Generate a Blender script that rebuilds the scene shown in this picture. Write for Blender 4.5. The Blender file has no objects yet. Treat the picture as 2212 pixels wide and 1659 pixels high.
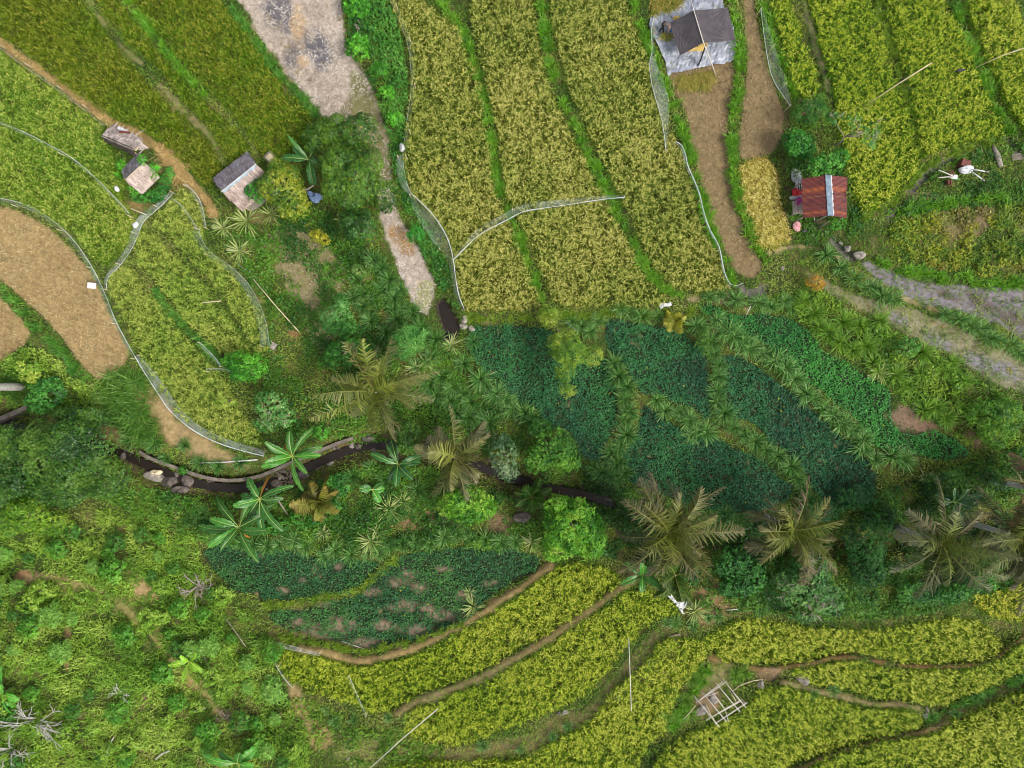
import bpy, bmesh, math
import numpy as np
from mathutils import Vector, Matrix

# ------------------------------------------------------------------ basics
CX, CY, S, H = 1106.0, 829.5, 0.03, 46.0      # plan units -> metres, flying height
rng = np.random.default_rng(7)
scene = bpy.context.scene
COL = scene.collection
PI = math.pi


def lin(c):
    c = np.asarray(c, float) / 255.0
    return np.where(c <= 0.04045, c / 12.92, ((c + 0.055) / 1.055) ** 2.4)


def W(px, py, z):
    f = S * (H - np.asarray(z, float)) / H
    return np.stack(np.broadcast_arrays((np.asarray(px, float) - CX) * f, -(np.asarray(py, float) - CY) * f, np.asarray(z, float)), -1)


_tab = np.random.default_rng(99).random((256, 256))


def vnoise(x, y, scale, seed=0):
    x = np.asarray(x, float) / scale + seed * 17.3
    y = np.asarray(y, float) / scale + seed * 31.7
    xi = np.floor(x).astype(int); yi = np.floor(y).astype(int)
    fx = x - xi; fy = y - yi
    fx = fx * fx * (3 - 2 * fx); fy = fy * fy * (3 - 2 * fy)
    a = _tab[yi & 255, xi & 255]; b = _tab[yi & 255, (xi + 1) & 255]
    c = _tab[(yi + 1) & 255, xi & 255]; d = _tab[(yi + 1) & 255, (xi + 1) & 255]
    return (a * (1 - fx) + b * fx) * (1 - fy) + (c * (1 - fx) + d * fx) * fy


def fbm(x, y, scale, seed=0):
    return (vnoise(x, y, scale, seed) * .55 + vnoise(x, y, scale / 2.1, seed + 3) * .28 + vnoise(x, y, scale / 4.7, seed + 5) * .17)


def sstep(a, b, x):
    t = np.clip((x - a) / (b - a), 0, 1)
    return t * t * (3 - 2 * t)


def chaikin(p, closed=True, it=2):
    p = np.asarray(p, float)
    for _ in range(it):
        if closed:
            q = np.roll(p, -1, 0)
            p = np.stack([p * .75 + q * .25, p * .25 + q * .75], 1).reshape(-1, p.shape[1])
        else:
            a, b = p[:-1], p[1:]
            m = np.stack([a * .75 + b * .25, a * .25 + b * .75], 1).reshape(-1, p.shape[1])
            p = np.concatenate([p[:1], m, p[-1:]])
    return p


def inpoly(px, py, poly):
    px = np.asarray(px, float); py = np.asarray(py, float)
    r = np.zeros(px.shape, bool)
    x0, y0 = poly.min(0); x1, y1 = poly.max(0)
    k = (px >= x0) & (px <= x1) & (py >= y0) & (py <= y1)
    if not k.any():
        return r
    X = px[k]; Y = py[k]; ins = np.zeros(X.shape, bool)
    xj, yj = poly[-1]
    for xi, yi in poly:
        if yi != yj:
            c = ((yi > Y) != (yj > Y)) & (X < (xj - xi) * (Y - yi) / (yj - yi) + xi)
            ins ^= c
        xj, yj = xi, yi
    r[k] = ins
    return r


def dist_line(px, py, line):
    d = np.full(np.shape(px), 1e9)
    for a, b in zip(line[:-1], line[1:]):
        ab = b - a; L = (ab ** 2).sum() + 1e-9
        t = np.clip(((px - a[0]) * ab[0] + (py - a[1]) * ab[1]) / L, 0, 1)
        d = np.minimum(d, np.hypot(px - a[0] - t * ab[0], py - a[1] - t * ab[1]))
    return d


def blur(a, r, it=2):
    for _ in range(it):
        for ax in (0, 1):
            pad = [(0, 0)] * a.ndim; pad[ax] = (r + 1, r)
            c = np.cumsum(np.pad(a, pad, mode='edge'), axis=ax)
            n = a.shape[ax]
            if ax == 0:
                a = (c[2 * r + 1:2 * r + 1 + n] - c[:n]) / (2 * r + 1)
            else:
                a = (c[:, 2 * r + 1:2 * r + 1 + n] - c[:, :n]) / (2 * r + 1)
    return a


# ------------------------------------------------------------------ the plots, in plan units
PL = {}
PL['A'] = [(-160, -60), (130, -160), (150, -60), (167, 0), (215, 52), (250, 104), (288, 146), (333, 194), (382, 240), (434, 285), (462, 323), (476, 354), (465, 385), (448, 403), (424, 380), (392, 350), (365, 318), (333, 297), (299, 272), (250, 254), (208, 230), (163, 195), (104, 152), (52, 112), (0, 77), (-60, 45), (-160, 0)]
PL['B'] = [(180, -160), (192, -60), (201, 0), (226, 31), (278, 94), (323, 128), (365, 177), (392, 215), (427, 250), (455, 278), (469, 305), (486, 337), (500, 350), (540, 332), (529, 305), (500, 270), (466, 243), (424, 202), (378, 152), (343, 112), (291, 46), (255, 4), (225, -60), (215, -160)]
PL['C'] = [(235, -160), (262, -60), (285, 0), (312, 35), (347, 80), (399, 139), (444, 184), (486, 229), (521, 267), (545, 302), (566, 344), (620, 330), (700, 290), (692, 266), (665, 243), (641, 212), (610, 184), (578, 146), (553, 101), (533, 73), (505, 35), (474, 0), (440, -60), (400, -160)]
PL['D'] = [(-160, 40), (-60, 75), (0, 108), (45, 142), (90, 173), (139, 208), (180, 239), (224, 272), (222, 297), (243, 328), (264, 361), (274, 399), (260, 413), (264, 437), (285, 465), (299, 486), (280, 519), (250, 543), (222, 570), (212, 564), (194, 552), (174, 522), (153, 500), (115, 473), (69, 449), (21, 425), (0, 420), (-60, 408), (-160, 400)]
PL['E1'] = [(231, 602), (262, 574), (288, 582), (312, 618), (347, 663), (382, 705), (417, 750), (451, 781), (476, 805), (500, 845), (514, 889), (552, 925), (570, 962), (521, 955), (486, 952), (434, 927), (392, 903), (368, 865), (333, 820), (309, 781), (292, 750), (273, 706), (252, 661), (236, 628)]
PL['E2'] = [(283, 540), (300, 497), (316, 494), (333, 505), (368, 545), (417, 592), (448, 622), (470, 652), (500, 690), (520, 722), (540, 757), (532, 785), (508, 776), (479, 764), (444, 737), (417, 712), (382, 673), (350, 628), (321, 590), (295, 572)]
PL['E3'] = [(390, 403), (418, 418), (436, 448), (444, 488), (434, 520), (468, 560), (495, 582), (540, 645), (573, 690), (580, 745), (563, 772), (545, 745), (513, 690), (492, 655), (464, 612), (428, 577), (388, 537), (352, 500), (322, 487), (331, 468), (365, 437)]
PL['H1'] = [(800, -160), (820, -60), (842, 0), (877, 83), (887, 125), (889, 181), (881, 240), (876, 302), (871, 337), (881, 392), (888, 417), (925, 455), (962, 503), (979, 552), (985, 593), (999, 656), (1004, 671), (1094, 670), (1166, 663), (1168, 645), (1152, 611), (1137, 572), (1121, 535), (1104, 486), (1086, 451), (1066, 405), (1066, 365), (1059, 312), (1046, 264), (1042, 208), (1030, 149), (1007, 118), (993, 59), (957, 28), (918, 8), (900, -60), (890, -160)]
PL['H2'] = [(995, -160), (1008, -60), (1016, 0), (1019, 62), (1044, 139), (1059, 208), (1075, 278), (1083, 347), (1093, 417), (1104, 448), (1117, 465), (1143, 521), (1166, 576), (1185, 621), (1197, 658), (1300, 662), (1400, 660), (1435, 657), (1440, 643), (1424, 626), (1405, 611), (1380, 580), (1366, 541), (1345, 510), (1328, 469), (1308, 427), (1282, 385), (1262, 340), (1240, 306), (1219, 257), (1195, 208), (1177, 156), (1167, 104), (1158, 52), (1149, 0), (1135, -60), (1120, -160)]
PL['H3'] = [(1160, -160), (1175, -60), (1186, 0), (1196, 60), (1206, 120), (1226, 180), (1251, 240), (1276, 290), (1301, 340), (1326, 390), (1346, 430), (1366, 480), (1391, 530), (1411, 570), (1440, 605), (1475, 628), (1530, 630), (1578, 622), (1569, 608), (1555, 560), (1530, 514), (1509, 469), (1499, 417), (1481, 365), (1467, 312), (1440, 271), (1408, 194), (1398, 122), (1381, 83), (1356, 35), (1352, 0), (1340, -60), (1330, -160)]
PL['H5'] = [(1640, -160), (1655, -60), (1667, 0), (1681, 52), (1691, 104), (1709, 156), (1723, 194), (1743, 212), (1771, 208), (1768, 167), (1750, 118), (1736, 69), (1719, 28), (1712, 0), (1700, -60), (1680, -160)]
PL['H6'] = [(1700, -160), (1730, -60), (1750, 0), (1764, 52), (1782, 115), (1799, 167), (1809, 215), (1813, 257), (1827, 312), (1834, 365), (1844, 410), (1862, 451), (1879, 455), (1914, 441), (1948, 406), (1983, 365), (1987, 344), (1974, 302), (1964, 243), (1946, 194), (1928, 139), (1911, 83), (1890, 21), (1882, 0), (1855, -60), (1820, -160)]
PL['H7'] = [(1850, -160), (1885, -60), (1912, 0), (1933, 69), (1957, 139), (1975, 208), (1985, 278), (1999, 323), (2014, 333), (2052, 316), (2105, 302), (2150, 296), (2174, 292), (2169, 264), (2144, 226), (2120, 174), (2103, 111), (2078, 62), (2051, 17), (2041, 0), (2010, -60), (1970, -160)]
PL['H8'] = [(2030, -160), (2070, -60), (2094, 0), (2115, 62), (2139, 122), (2164, 174), (2178, 215), (2198, 250), (2212, 274), (2270, 320), (2360, 340), (2360, 180), (2250, 100), (2206, 30), (2190, -30), (2150, -160)]
PL['K1'] = [(597, 1403), (624, 1402), (641, 1412), (693, 1419), (742, 1437), (783, 1443), (835, 1433), (894, 1416), (946, 1394), (999, 1363), (1051, 1335), (1089, 1307), (1123, 1290), (1146, 1269), (1199, 1231), (1233, 1216), (1289, 1224), (1334, 1239), (1343, 1257), (1317, 1277), (1282, 1302), (1240, 1333), (1181, 1371), (1129, 1395), (1094, 1414), (1082, 1428), (1047, 1442), (999, 1466), (957, 1480), (901, 1498), (877, 1518), (825, 1536), (790, 1540), (769, 1524), (721, 1510), (662, 1500), (630, 1482), (610, 1458), (593, 1430)]
PL['K2'] = [(865, 1560), (894, 1536), (940, 1516), (981, 1498), (1033, 1484), (1068, 1463), (1117, 1436), (1129, 1434), (1181, 1401), (1233, 1363), (1289, 1328), (1337, 1293), (1358, 1279), (1396, 1277), (1428, 1281), (1455, 1298), (1469, 1321), (1442, 1331), (1414, 1340), (1390, 1366), (1351, 1397), (1329, 1434), (1297, 1465), (1280, 1492), (1233, 1518), (1192, 1536), (1146, 1557), (1094, 1577), (1078, 1582), (1033, 1598), (981, 1612), (929, 1609), (894, 1595), (873, 1577)]
PL['K3'] = [(1525, 1395), (1532, 1416), (1504, 1451), (1476, 1486), (1455, 1520), (1445, 1555), (1438, 1586), (1407, 1604), (1390, 1638), (1376, 1659), (1350, 1720), (1310, 1820), (700, 1820), (790, 1690), (830, 1664), (960, 1648), (1094, 1650), (1146, 1636), (1181, 1614), (1233, 1590), (1278, 1560), (1303, 1529), (1327, 1495), (1351, 1470), (1383, 1446), (1407, 1418), (1431, 1387), (1462, 1384), (1497, 1384), (1514, 1382)]
PL['K4'] = [(1521, 1377), (1553, 1363), (1598, 1342), (1636, 1333), (1688, 1347), (1740, 1356), (1827, 1363), (1914, 1359), (1966, 1352), (2018, 1338), (2070, 1335), (2111, 1342), (2136, 1357), (2146, 1371), (2166, 1382), (2168, 1402), (2149, 1418), (2115, 1427), (2070, 1431), (1983, 1434), (1941, 1431), (1900, 1420), (1844, 1410), (1792, 1413), (1740, 1427), (1698, 1434), (1636, 1434), (1608, 1434), (1563, 1427), (1533, 1411)]
PL['K5'] = [(1705, 1450), (1757, 1440), (1827, 1430), (1862, 1430), (1931, 1447), (1983, 1449), (2070, 1447), (2122, 1440), (2169, 1422), (2190, 1397), (2212, 1387), (2270, 1370), (2370, 1350), (2370, 1390), (2270, 1425), (2212, 1448), (2191, 1459), (2150, 1480), (2098, 1505), (2053, 1522), (2018, 1525), (1976, 1515), (1931, 1508), (1893, 1512), (1844, 1491), (1792, 1480), (1747, 1477), (1733, 1467)]
PL['K6'] = [(1636, 1495), (1671, 1488), (1698, 1482), (1740, 1495), (1785, 1509), (1844, 1522), (1879, 1533), (1931, 1533), (1966, 1536), (1988, 1549), (1992, 1566), (1966, 1577), (1914, 1588), (1879, 1595), (1844, 1609), (1792, 1623), (1757, 1633), (1723, 1647), (1690, 1664), (1660, 1710), (1600, 1820), (1340, 1820), (1395, 1710), (1416, 1659), (1444, 1618), (1471, 1600), (1513, 1580), (1563, 1561), (1607, 1533)]
PL['K7'] = [(1752, 1659), (1787, 1640), (1830, 1624), (1896, 1607), (1948, 1600), (1983, 1596), (2013, 1588), (2055, 1568), (2107, 1550), (2159, 1529), (2212, 1506), (2270, 1485), (2370, 1450), (2370, 1620), (2240, 1650), (2150, 1720), (2060, 1820), (1640, 1820), (1710, 1700)]
PL['K8'] = [(2091, 1291), (2115, 1279), (2150, 1281), (2177, 1277), (2212, 1257), (2270, 1240), (2370, 1230), (2370, 1320), (2270, 1345), (2212, 1341), (2157, 1338), (2122, 1319)]
LEVEL = dict(A=1.55, B=1.3, C=1.1, D=1.2, E1=.8, E2=.95, E3=1.1, H1=1.2, H2=1.45, H3=1.7, H5=2.3, H6=2.5, H7=2.7, H8=2.95, K1=.9, K2=1.25, K3=1.6, K4=1.35, K5=1.65, K6=2.05, K7=2.45, K8=1.6)
ST = {}
ST['S1'] = [(-160, 430), (0, 446), (35, 453), (69, 471), (115, 498), (156, 540), (188, 578), (218, 630), (240, 682), (261, 724), (279, 764), (272, 784), (255, 805), (226, 821), (201, 814), (174, 786), (149, 748), (120, 711), (85, 677), (54, 649), (19, 618), (0, 604), (-160, 500)]
ST['S2'] = [(-160, 600), (0, 637), (19, 661), (47, 693), (69, 718), (54, 744), (28, 765), (0, 781), (-160, 790)]
ST['S3'] = [(1442, 160), (1462, 208), (1487, 250), (1491, 306), (1508, 358), (1521, 417), (1536, 476), (1567, 538), (1580, 569), (1596, 595), (1628, 602), (1645, 582), (1645, 567), (1614, 514), (1593, 451), (1576, 382), (1569, 312), (1572, 243), (1582, 191), (1586, 130), (1540, 130), (1500, 145)]
ST['S4'] = [(1590, -160), (1600, -60), (1607, 0), (1612, 80), (1614, 150), (1607, 220), (1600, 280), (1598, 345), (1629, 340), (1672, 330), (1692, 278), (1694, 243), (1670, 181), (1653, 139), (1644, 87), (1636, 52), (1628, 0), (1615, -60), (1605, -160)]
ST['F'] = [(480, -160), (500, -40), (518, 0), (540, 40), (562, 78), (600, 130), (640, 182), (690, 240), (722, 268), (760, 280), (800, 300), (815, 330), (818, 400), (822, 470), (836, 520), (852, 548), (867, 605), (894, 656), (912, 692), (938, 656), (938, 611), (915, 555), (890, 515), (862, 470), (850, 420), (838, 340), (836, 290), (822, 240), (800, 180), (768, 130), (745, 110), (742, 60), (735, 0), (728, -60), (720, -160)]
ST['G'] = [(575, 500), (610, 492), (650, 492), (700, 520), (735, 560), (745, 600), (752, 640), (738, 690), (715, 740), (697, 765), (675, 745), (655, 690), (640, 650), (600, 590)]
LEVEL.update(S1=.9, S2=.8, S3=1.85, S4=2.1, F=.95, G=.75)
YL = {'H4': [(1598, 358), (1629, 342), (1662, 342), (1681, 375), (1680, 417), (1696, 465), (1710, 514), (1688, 529), (1657, 533), (1636, 519), (1629, 479), (1608, 444), (1601, 399)]}
LEVEL['H4'] = 2.1
SP = {}
SP['V1'] = [(1030, 706), (1012, 725), (1012, 760), (1044, 798), (1068, 830), (1089, 850), (1119, 861), (1164, 889), (1185, 920), (1233, 934), (1247, 958), (1261, 989), (1289, 998), (1310, 986), (1303, 965), (1328, 927), (1336, 871), (1330, 830), (1317, 778), (1289, 764), (1240, 730), (1174, 708), (1094, 704)]
SP['V2'] = [(1310, 694), (1330, 687), (1372, 694), (1428, 708), (1469, 715), (1490, 734), (1521, 746), (1527, 785), (1533, 837), (1536, 889), (1527, 910), (1504, 882), (1466, 872), (1438, 858), (1407, 855), (1379, 847), (1366, 812), (1344, 791), (1320, 764), (1306, 722)]
SP['V3'] = [(1388, 870), (1417, 896), (1459, 916), (1494, 941), (1528, 948), (1556, 951), (1608, 976), (1643, 996), (1664, 1012), (1688, 1032), (1717, 1057), (1680, 1090), (1636, 1105), (1546, 1110), (1476, 1090), (1428, 1066), (1358, 1040), (1336, 1024), (1344, 986), (1372, 948), (1383, 906)]
SP['V4'] = [(1555, 766), (1598, 767), (1633, 791), (1671, 818), (1705, 842), (1740, 873), (1782, 908), (1816, 943), (1851, 974), (1879, 998), (1889, 1028), (1893, 1062), (1879, 1090), (1809, 1095), (1764, 1070), (1735, 1014), (1697, 972), (1659, 949), (1630, 914), (1598, 904), (1566, 889), (1562, 840), (1556, 798)]
SP['V5'] = [(1510, 655), (1539, 656), (1563, 677), (1615, 680), (1657, 680), (1690, 685), (1719, 694), (1750, 718), (1771, 757), (1802, 771), (1837, 791), (1886, 816), (1924, 847), (1928, 889), (1931, 916), (1966, 934), (2011, 930), (2053, 941), (2087, 965), (2098, 986), (2035, 995), (1966, 981), (1931, 978), (1900, 967), (1867, 932), (1846, 901), (1808, 870), (1773, 842), (1735, 821), (1707, 787), (1676, 766), (1650, 738), (1594, 722), (1558, 696), (1522, 672)]
SP['V6'] = [(434, 1187), (469, 1177), (521, 1185), (547, 1190), (617, 1185), (679, 1203), (742, 1209), (790, 1211), (823, 1218), (792, 1255), (768, 1275), (686, 1286), (617, 1296), (565, 1300), (556, 1284), (503, 1277), (479, 1250), (451, 1222)]
SP['V7'] = [(827, 1222), (860, 1200), (912, 1194), (981, 1182), (1051, 1187), (1103, 1186), (1172, 1206), (1157, 1237), (1120, 1250), (1068, 1279), (1033, 1314), (999, 1341), (929, 1369), (860, 1387), (797, 1400), (749, 1390), (703, 1380), (669, 1369), (610, 1355), (577, 1333), (590, 1319), (651, 1317), (720, 1300), (778, 1285), (806, 1255)]
LEVEL.update(V1=.45, V2=.85, V3=.5, V4=.9, V5=1.25, V6=.25, V7=.45)
MD = {}
MD['M1'] = [(1846, 555), (1872, 565), (1931, 588), (1983, 606), (2053, 616), (2212, 623), (2280, 640), (2370, 660), (2370, 830), (2280, 765), (2212, 736), (2139, 692), (2053, 668), (1983, 649), (1931, 625), (1879, 592)]
MD['M2'] = [(1700, 560), (1740, 575), (1792, 611), (1844, 637), (1931, 654), (2018, 682), (2087, 717), (2157, 752), (2212, 783), (2280, 815), (2370, 860), (2370, 940), (2280, 890), (2212, 850), (2157, 833), (2105, 796), (2053, 765), (1983, 734), (1931, 706), (1862, 671), (1800, 640), (1750, 600)]
LEVEL.update(M1=2.1, M2=1.75)
ALLP = {}
for dct in (PL, ST, YL, SP, MD):
    for k, v in dct.items():
        q = np.asarray(v, float); q2 = np.roll(q, -1, 0)
        dct[k] = np.stack([q * .85 + q2 * .15, q * .15 + q2 * .85], 1).reshape(-1, 2)
        ALLP[k] = dct[k]

PATHS = [  # (line, half width, label)
    ([(-160, -30), (-60, 58), (0, 92), (48, 127), (97, 162), (150, 200), (196, 232), (235, 262), (275, 278), (315, 302), (350, 325), (380, 358), (412, 392), (442, 425), (462, 462)], 9, 'brown dirt path running diagonally past the two thatched huts at upper left'),
    ([(645, 1404), (693, 1407), (742, 1422), (783, 1429), (833, 1418), (890, 1402), (942, 1381), (995, 1350), (1046, 1322), (1085, 1294), (1119, 1276), (1142, 1256), (1190, 1222)], 9, 'brown dirt path curving along the top of the lower rice terrace'),
    ([(860, 1540), (895, 1515), (950, 1496), (1010, 1475), (1060, 1452), (1105, 1424), (1155, 1398), (1210, 1360), (1260, 1327), (1310, 1290), (1345, 1268), (1365, 1245)], 10, 'brown earth bund between the first and second lower rice terraces'),
    ([(1535, 1420), (1600, 1445), (1690, 1443), (1745, 1434), (1795, 1421), (1845, 1419), (1900, 1430), (1945, 1440), (2070, 1440), (2120, 1434), (2158, 1422), (2180, 1398), (2212, 1377), (2290, 1350)], 5, 'narrow brown earth bund winding between two lower right rice terraces'),
    ([(1690, 1475), (1740, 1486), (1790, 1498), (1845, 1510), (1885, 1524), (1930, 1521), (1985, 1532)], 8, 'pale dry bund between lower right rice terraces below the grey stone'),
    ([(1650, 1705), (1690, 1680), (1738, 1656), (1790, 1631), (1845, 1616), (1895, 1601), (1950, 1592), (2000, 1580), (2050, 1560)], 6, 'dark earth bund near the bottom right corner'),
    ([(60, 1240), (115, 1243), (156, 1256), (208, 1274), (264, 1308), (295, 1340), (330, 1374), (365, 1416), (392, 1451), (434, 1489), (458, 1520), (479, 1541)], 7, 'worn footpath crossing the overgrown slope at lower left'),
    ([(1660, 545), (1720, 530), (1790, 540), (1815, 560), (1850, 583), (1890, 610), (1935, 638), (1990, 660), (2050, 676), (2110, 702)], 5, 'dry brown footpath on the bund below the red roofed hut'),
    ([(1735, 0), (1752, 60), (1768, 110), (1784, 170), (1792, 220)], 6, 'greyish trodden path between two rice plots at upper right'),
    ([(185, -20), (215, 40), (262, 100), (305, 138), (350, 185), (385, 228), (420, 262), (450, 290), (468, 325), (480, 350)], 4, 'narrow earth path between the two left rice plots'),
]
PATHS = [(chaikin(l, False, 2), w, t) for l, w, t in PATHS]
STREAM = chaikin([(-160, 880), (-60, 890), (0, 905), (45, 925), (150, 950), (260, 978), (330, 1010), (400, 1038), (480, 1056), (560, 1052), (640, 1022), (720, 985), (780, 962), (860, 962), (930, 968), (1000, 992), (1090, 1030), (1200, 1058), (1290, 1075), (1400, 1118), (1560, 1172), (1700, 1190), (1900, 1170), (2212, 1120), (2370, 1100)], False, 2)
POND = chaikin([(938, 652), (960, 640), (974, 665), (992, 690), (994, 712), (986, 732), (968, 748), (944, 750), (958, 722), (954, 702), (942, 680)])
DITCH = [chaikin(l, False, 2) for l in (
    [(2060, 340), (2035, 352), (2010, 368), (1990, 390), (1970, 408), (1950, 425), (1925, 450), (1922, 475)],
    [(1800, 520), (1822, 545), (1842, 562)], [(2170, 300), (2195, 330), (2230, 345)], [(1604, 625), (1625, 640), (1650, 622)])]

# ------------------------------------------------------------------ height and ground colour rasters
G = 4
GX = np.arange(-300, 2513, G, dtype=float); GY = np.arange(-230, 1891, G, dtype=float)
gx, gy = np.meshgrid(GX, GY)
ctrl = [(0, -200, 2.0), (500, -200, 1.6), (-280, 600, .9), (50, 850, .2), (200, 880, -.1), (620, 830, .5), (700, 640, .7), (850, 800, .3), (560, 560, .9), (640, 420, 1.0), (930, 880, -.1), (1010, 920, -.2), (1150, 990, -.3), (1250, 1040, -.5), (500, 1120, -.1), (700, 1110, .0), (900, 1120, 0), (1050, 1150, 0), (300, 1120, .2), (0, 1180, .8), (0, 1400, 2.2), (0, 1659, 3.2), (250, 1300, 1.2), (250, 1500, 2.0), (250, 1800, 3.0), (450, 1400, 1.2), (450, 1659, 2.0), (600, 1659, 1.6), (-280, 1300, 2.4), (750, 1600, 1.4), (1450, 1220, .3), (1700, 1260, .8), (1900, 1290, 1.0), (2000, 1200, .7), (2212, 1200, .8), (2000, 1060, .7), (2212, 1000, 1.2), (2100, 870, 1.5), (1850, 740, 1.5), (1760, 400, 2.1), (1900, 500, 2.2), (2100, 450, 2.4), (2212, 550, 2.3), (2100, 340, 2.5), (1600, 640, 1.6), (1100, 685, .8), (1400, 680, 1.1), (2480, 300, 3), (2480, 900, 2), (2480, 1500, 2.6), (1600, 1870, 2.3), (1000, 1870, 1.8), (780, 190, .9), (860, 100, 1.0)]
pts = [ctrl]
for k, p in ALLP.items():
    q = p[::3]
    pts.append([(a, b, LEVEL[k]) for a, b in q])
pts = np.array([t for l in pts for t in l])
cgx, cgy = np.meshgrid(np.arange(-320, 2560, 24.), np.arange(-250, 1920, 24.))
d2 = (cgx[..., None] - pts[:, 0]) ** 2 + (cgy[..., None] - pts[:, 1]) ** 2 + 200
w = 1 / d2 ** 1.6
cz = (w * pts[:, 2]).sum(-1) / w.sum(-1)


def bil(a, x, y, x0, y0, st):
    u = np.clip((np.asarray(x, float) - x0) / st, 0, a.shape[1] - 1.001); v = np.clip((np.asarray(y, float) - y0) / st, 0, a.shape[0] - 1.001)
    i = u.astype(int); j = v.astype(int); fu = u - i; fv = v - j
    if a.ndim == 3:
        fu = fu[..., None]; fv = fv[..., None]
    return (a[j, i] * (1 - fu) + a[j, i + 1] * fu) * (1 - fv) + (a[j + 1, i] * (1 - fu) + a[j + 1, i + 1] * fu) * fv


zr = bil(cz, gx, gy, -320, -250, 24.)
occ = np.zeros(gx.shape, int)          # what covers each cell: 0 free, 1 plot, 2 path, 3 water, 4 mud / bare
pid = {}
for n, (k, p) in enumerate(ALLP.items()):
    m = inpoly(gx, gy, p)
    pid[k] = m
    zr[m] = LEVEL[k]
    occ[m] = 4 if k in MD else (0 if k == 'G' else 1)
zone = np.zeros(gx.shape, int)
for n, (l, hw, t) in enumerate(PATHS):
    d = dist_line(gx, gy, l)
    rag = (fbm(gx, gy, 26, n) - .5) * (.9 * hw + 5) + (vnoise(gx, gy, 8, n) - .5) * 3
    k = (d < hw + rag) & (occ == 0)
    zone[k] = n + 1; occ[(d < hw * .75 + rag) & (occ == 0)] = 2
dS = dist_line(gx, gy, STREAM)
dS += (fbm(gx, gy, 60, 4) - .5) * 16
zr = blur(zr, 1, 2)
zr -= 1.0 * (1 - sstep(10, 44, dS)) * np.where(occ == 1, 0, 1)
occ[(dS < 8) & (gx < 1330)] = 3
mp = inpoly(gx, gy, POND)
zr[mp] = .35; occ[mp] = 3
for n in range(1, 9):                       # the bunds stand a little above the plots beside them
    d = dist_line(gx, gy, PATHS[n][0]); zr += (.34 if n < 6 else .15) * (1 - sstep(PATHS[n][1] * .5, PATHS[n][1] * 1.5 + 3, d)) * (n != 6)
for l in DITCH:
    d = dist_line(gx, gy, l); zr -= .3 * (1 - sstep(3, 12, d)); occ[(d < 7) & (occ == 0)] = 4
zr = blur(zr, 1, 2)
zr += (fbm(gx, gy, 45, 11) - .5) * .16 * (occ != 1) + (vnoise(gx, gy, 9, 2) - .5) * .05


def zat(px, py):
    return bil(zr, px, py, GX[0], GY[0], G)


def gz(x, y):
    z = np.zeros(np.shape(x)) + 1.0
    for _ in range(4):
        f = S * (H - z) / H
        z = zat(CX + np.asarray(x) / f, CY - np.asarray(y) / f)
    return z


def at(px, py, h=0.0):
    """a point h above the ground that stands at plan position px, py"""
    z = float(zat(px, py)) + h
    return Vector(W(px, py, z))


def base_of(px, py, h):
    p = at(px, py, h)
    return Vector((p.x, p.y, float(gz(p.x, p.y))))


gcol = np.zeros(gx.shape + (3,))
n1 = fbm(gx, gy, 120, 1); n2 = fbm(gx, gy, 34, 2); n3 = vnoise(gx, gy, 9, 8)
gcol[:] = lin((64, 72, 34))
gcol += (lin((100, 92, 54)) - gcol) * sstep(.5, .7, n2)[..., None] * .8
gcol += (lin((46, 58, 26)) - gcol) * sstep(.5, .7, n1)[..., None] * .7


def paint(mask, rgb, r=2, edge=.25, amt=1.0):
    m = blur(mask.astype(float), r, 2)
    m = sstep(.35, .65, m + edge * (n3 * .5 + n2 * .5 - .5) * 2) * amt
    gcol[:] = gcol + (lin(rgb) - gcol) * m[..., None]


for k in PL:
    paint(pid[k], (66, 70, 26), 1)
for k in ('E1', 'E2', 'E3', 'D'):
    paint(pid[k], (72, 80, 32), 1)
for k in SP:
    paint(pid[k], (44, 56, 34), 1)
for k in ('S1', 'S2'):
    paint(pid[k], (146, 124, 84), 2)
for k in ('S3', 'S4'):
    paint(pid[k], (122, 104, 74), 1)
paint(pid['F'], (166, 152, 138), 3, .4)
paint(pid['G'], (128, 116, 88), 5, .7)
paint(pid['H4'], (130, 110, 50), 1)


def patch(px, py, rx, ry, rgb, soft=.35, amt=1.0, seed=0, sc=26, ang=0.):
    ca, sa = math.cos(ang), math.sin(ang)
    u = (gx - px) * ca + (gy - py) * sa; v = -(gx - px) * sa + (gy - py) * ca
    d = np.sqrt((u / rx) ** 2 + (v / ry) ** 2) + (fbm(gx, gy, sc, seed + 20) - .5) * 1.1
    m = (1 - sstep(1 - soft, 1 + soft, d)) * amt
    gcol[:] = gcol + (lin(rgb) - gcol) * m[..., None]


paint(inpoly(gx, gy, chaikin([(745, 115), (770, 140), (800, 180), (822, 240), (836, 290), (838, 340), (850, 420), (830, 440), (815, 400), (815, 330), (790, 290), (730, 272), (735, 235), (765, 190)])), (112, 108, 72), 4)
paint(inpoly(gx, gy, chaikin([(830, 480), (858, 480), (890, 515), (905, 555), (880, 560), (850, 530)])), (150, 120, 82), 3)
paint(inpoly(gx, gy, chaikin([(900, 600), (936, 600), (938, 650), (912, 690), (896, 655)])), (140, 138, 92), 3)
for (x, y, a, b, g, s) in ((597, 20, 30, 42, 0, 1), (632, 118, 20, 26, .4, 2), (692, 112, 24, 44, -.3, 3), (655, 85, 14, 36, 0, 4), (625, 50, 12, 30, 0, 5)):
    patch(x, y, a, b, (88, 86, 92), .5, .9, s, 14, g)
patch(645, 55, 16, 40, (176, 146, 104), .5, .8, 7, 14)
patch(655, 130, 14, 14, (178, 150, 112), .3, .8, 8)
for k in ('M1',):
    paint(pid[k], (122, 114, 120), 2)
paint(pid['M2'], (128, 122, 96), 3)
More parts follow.
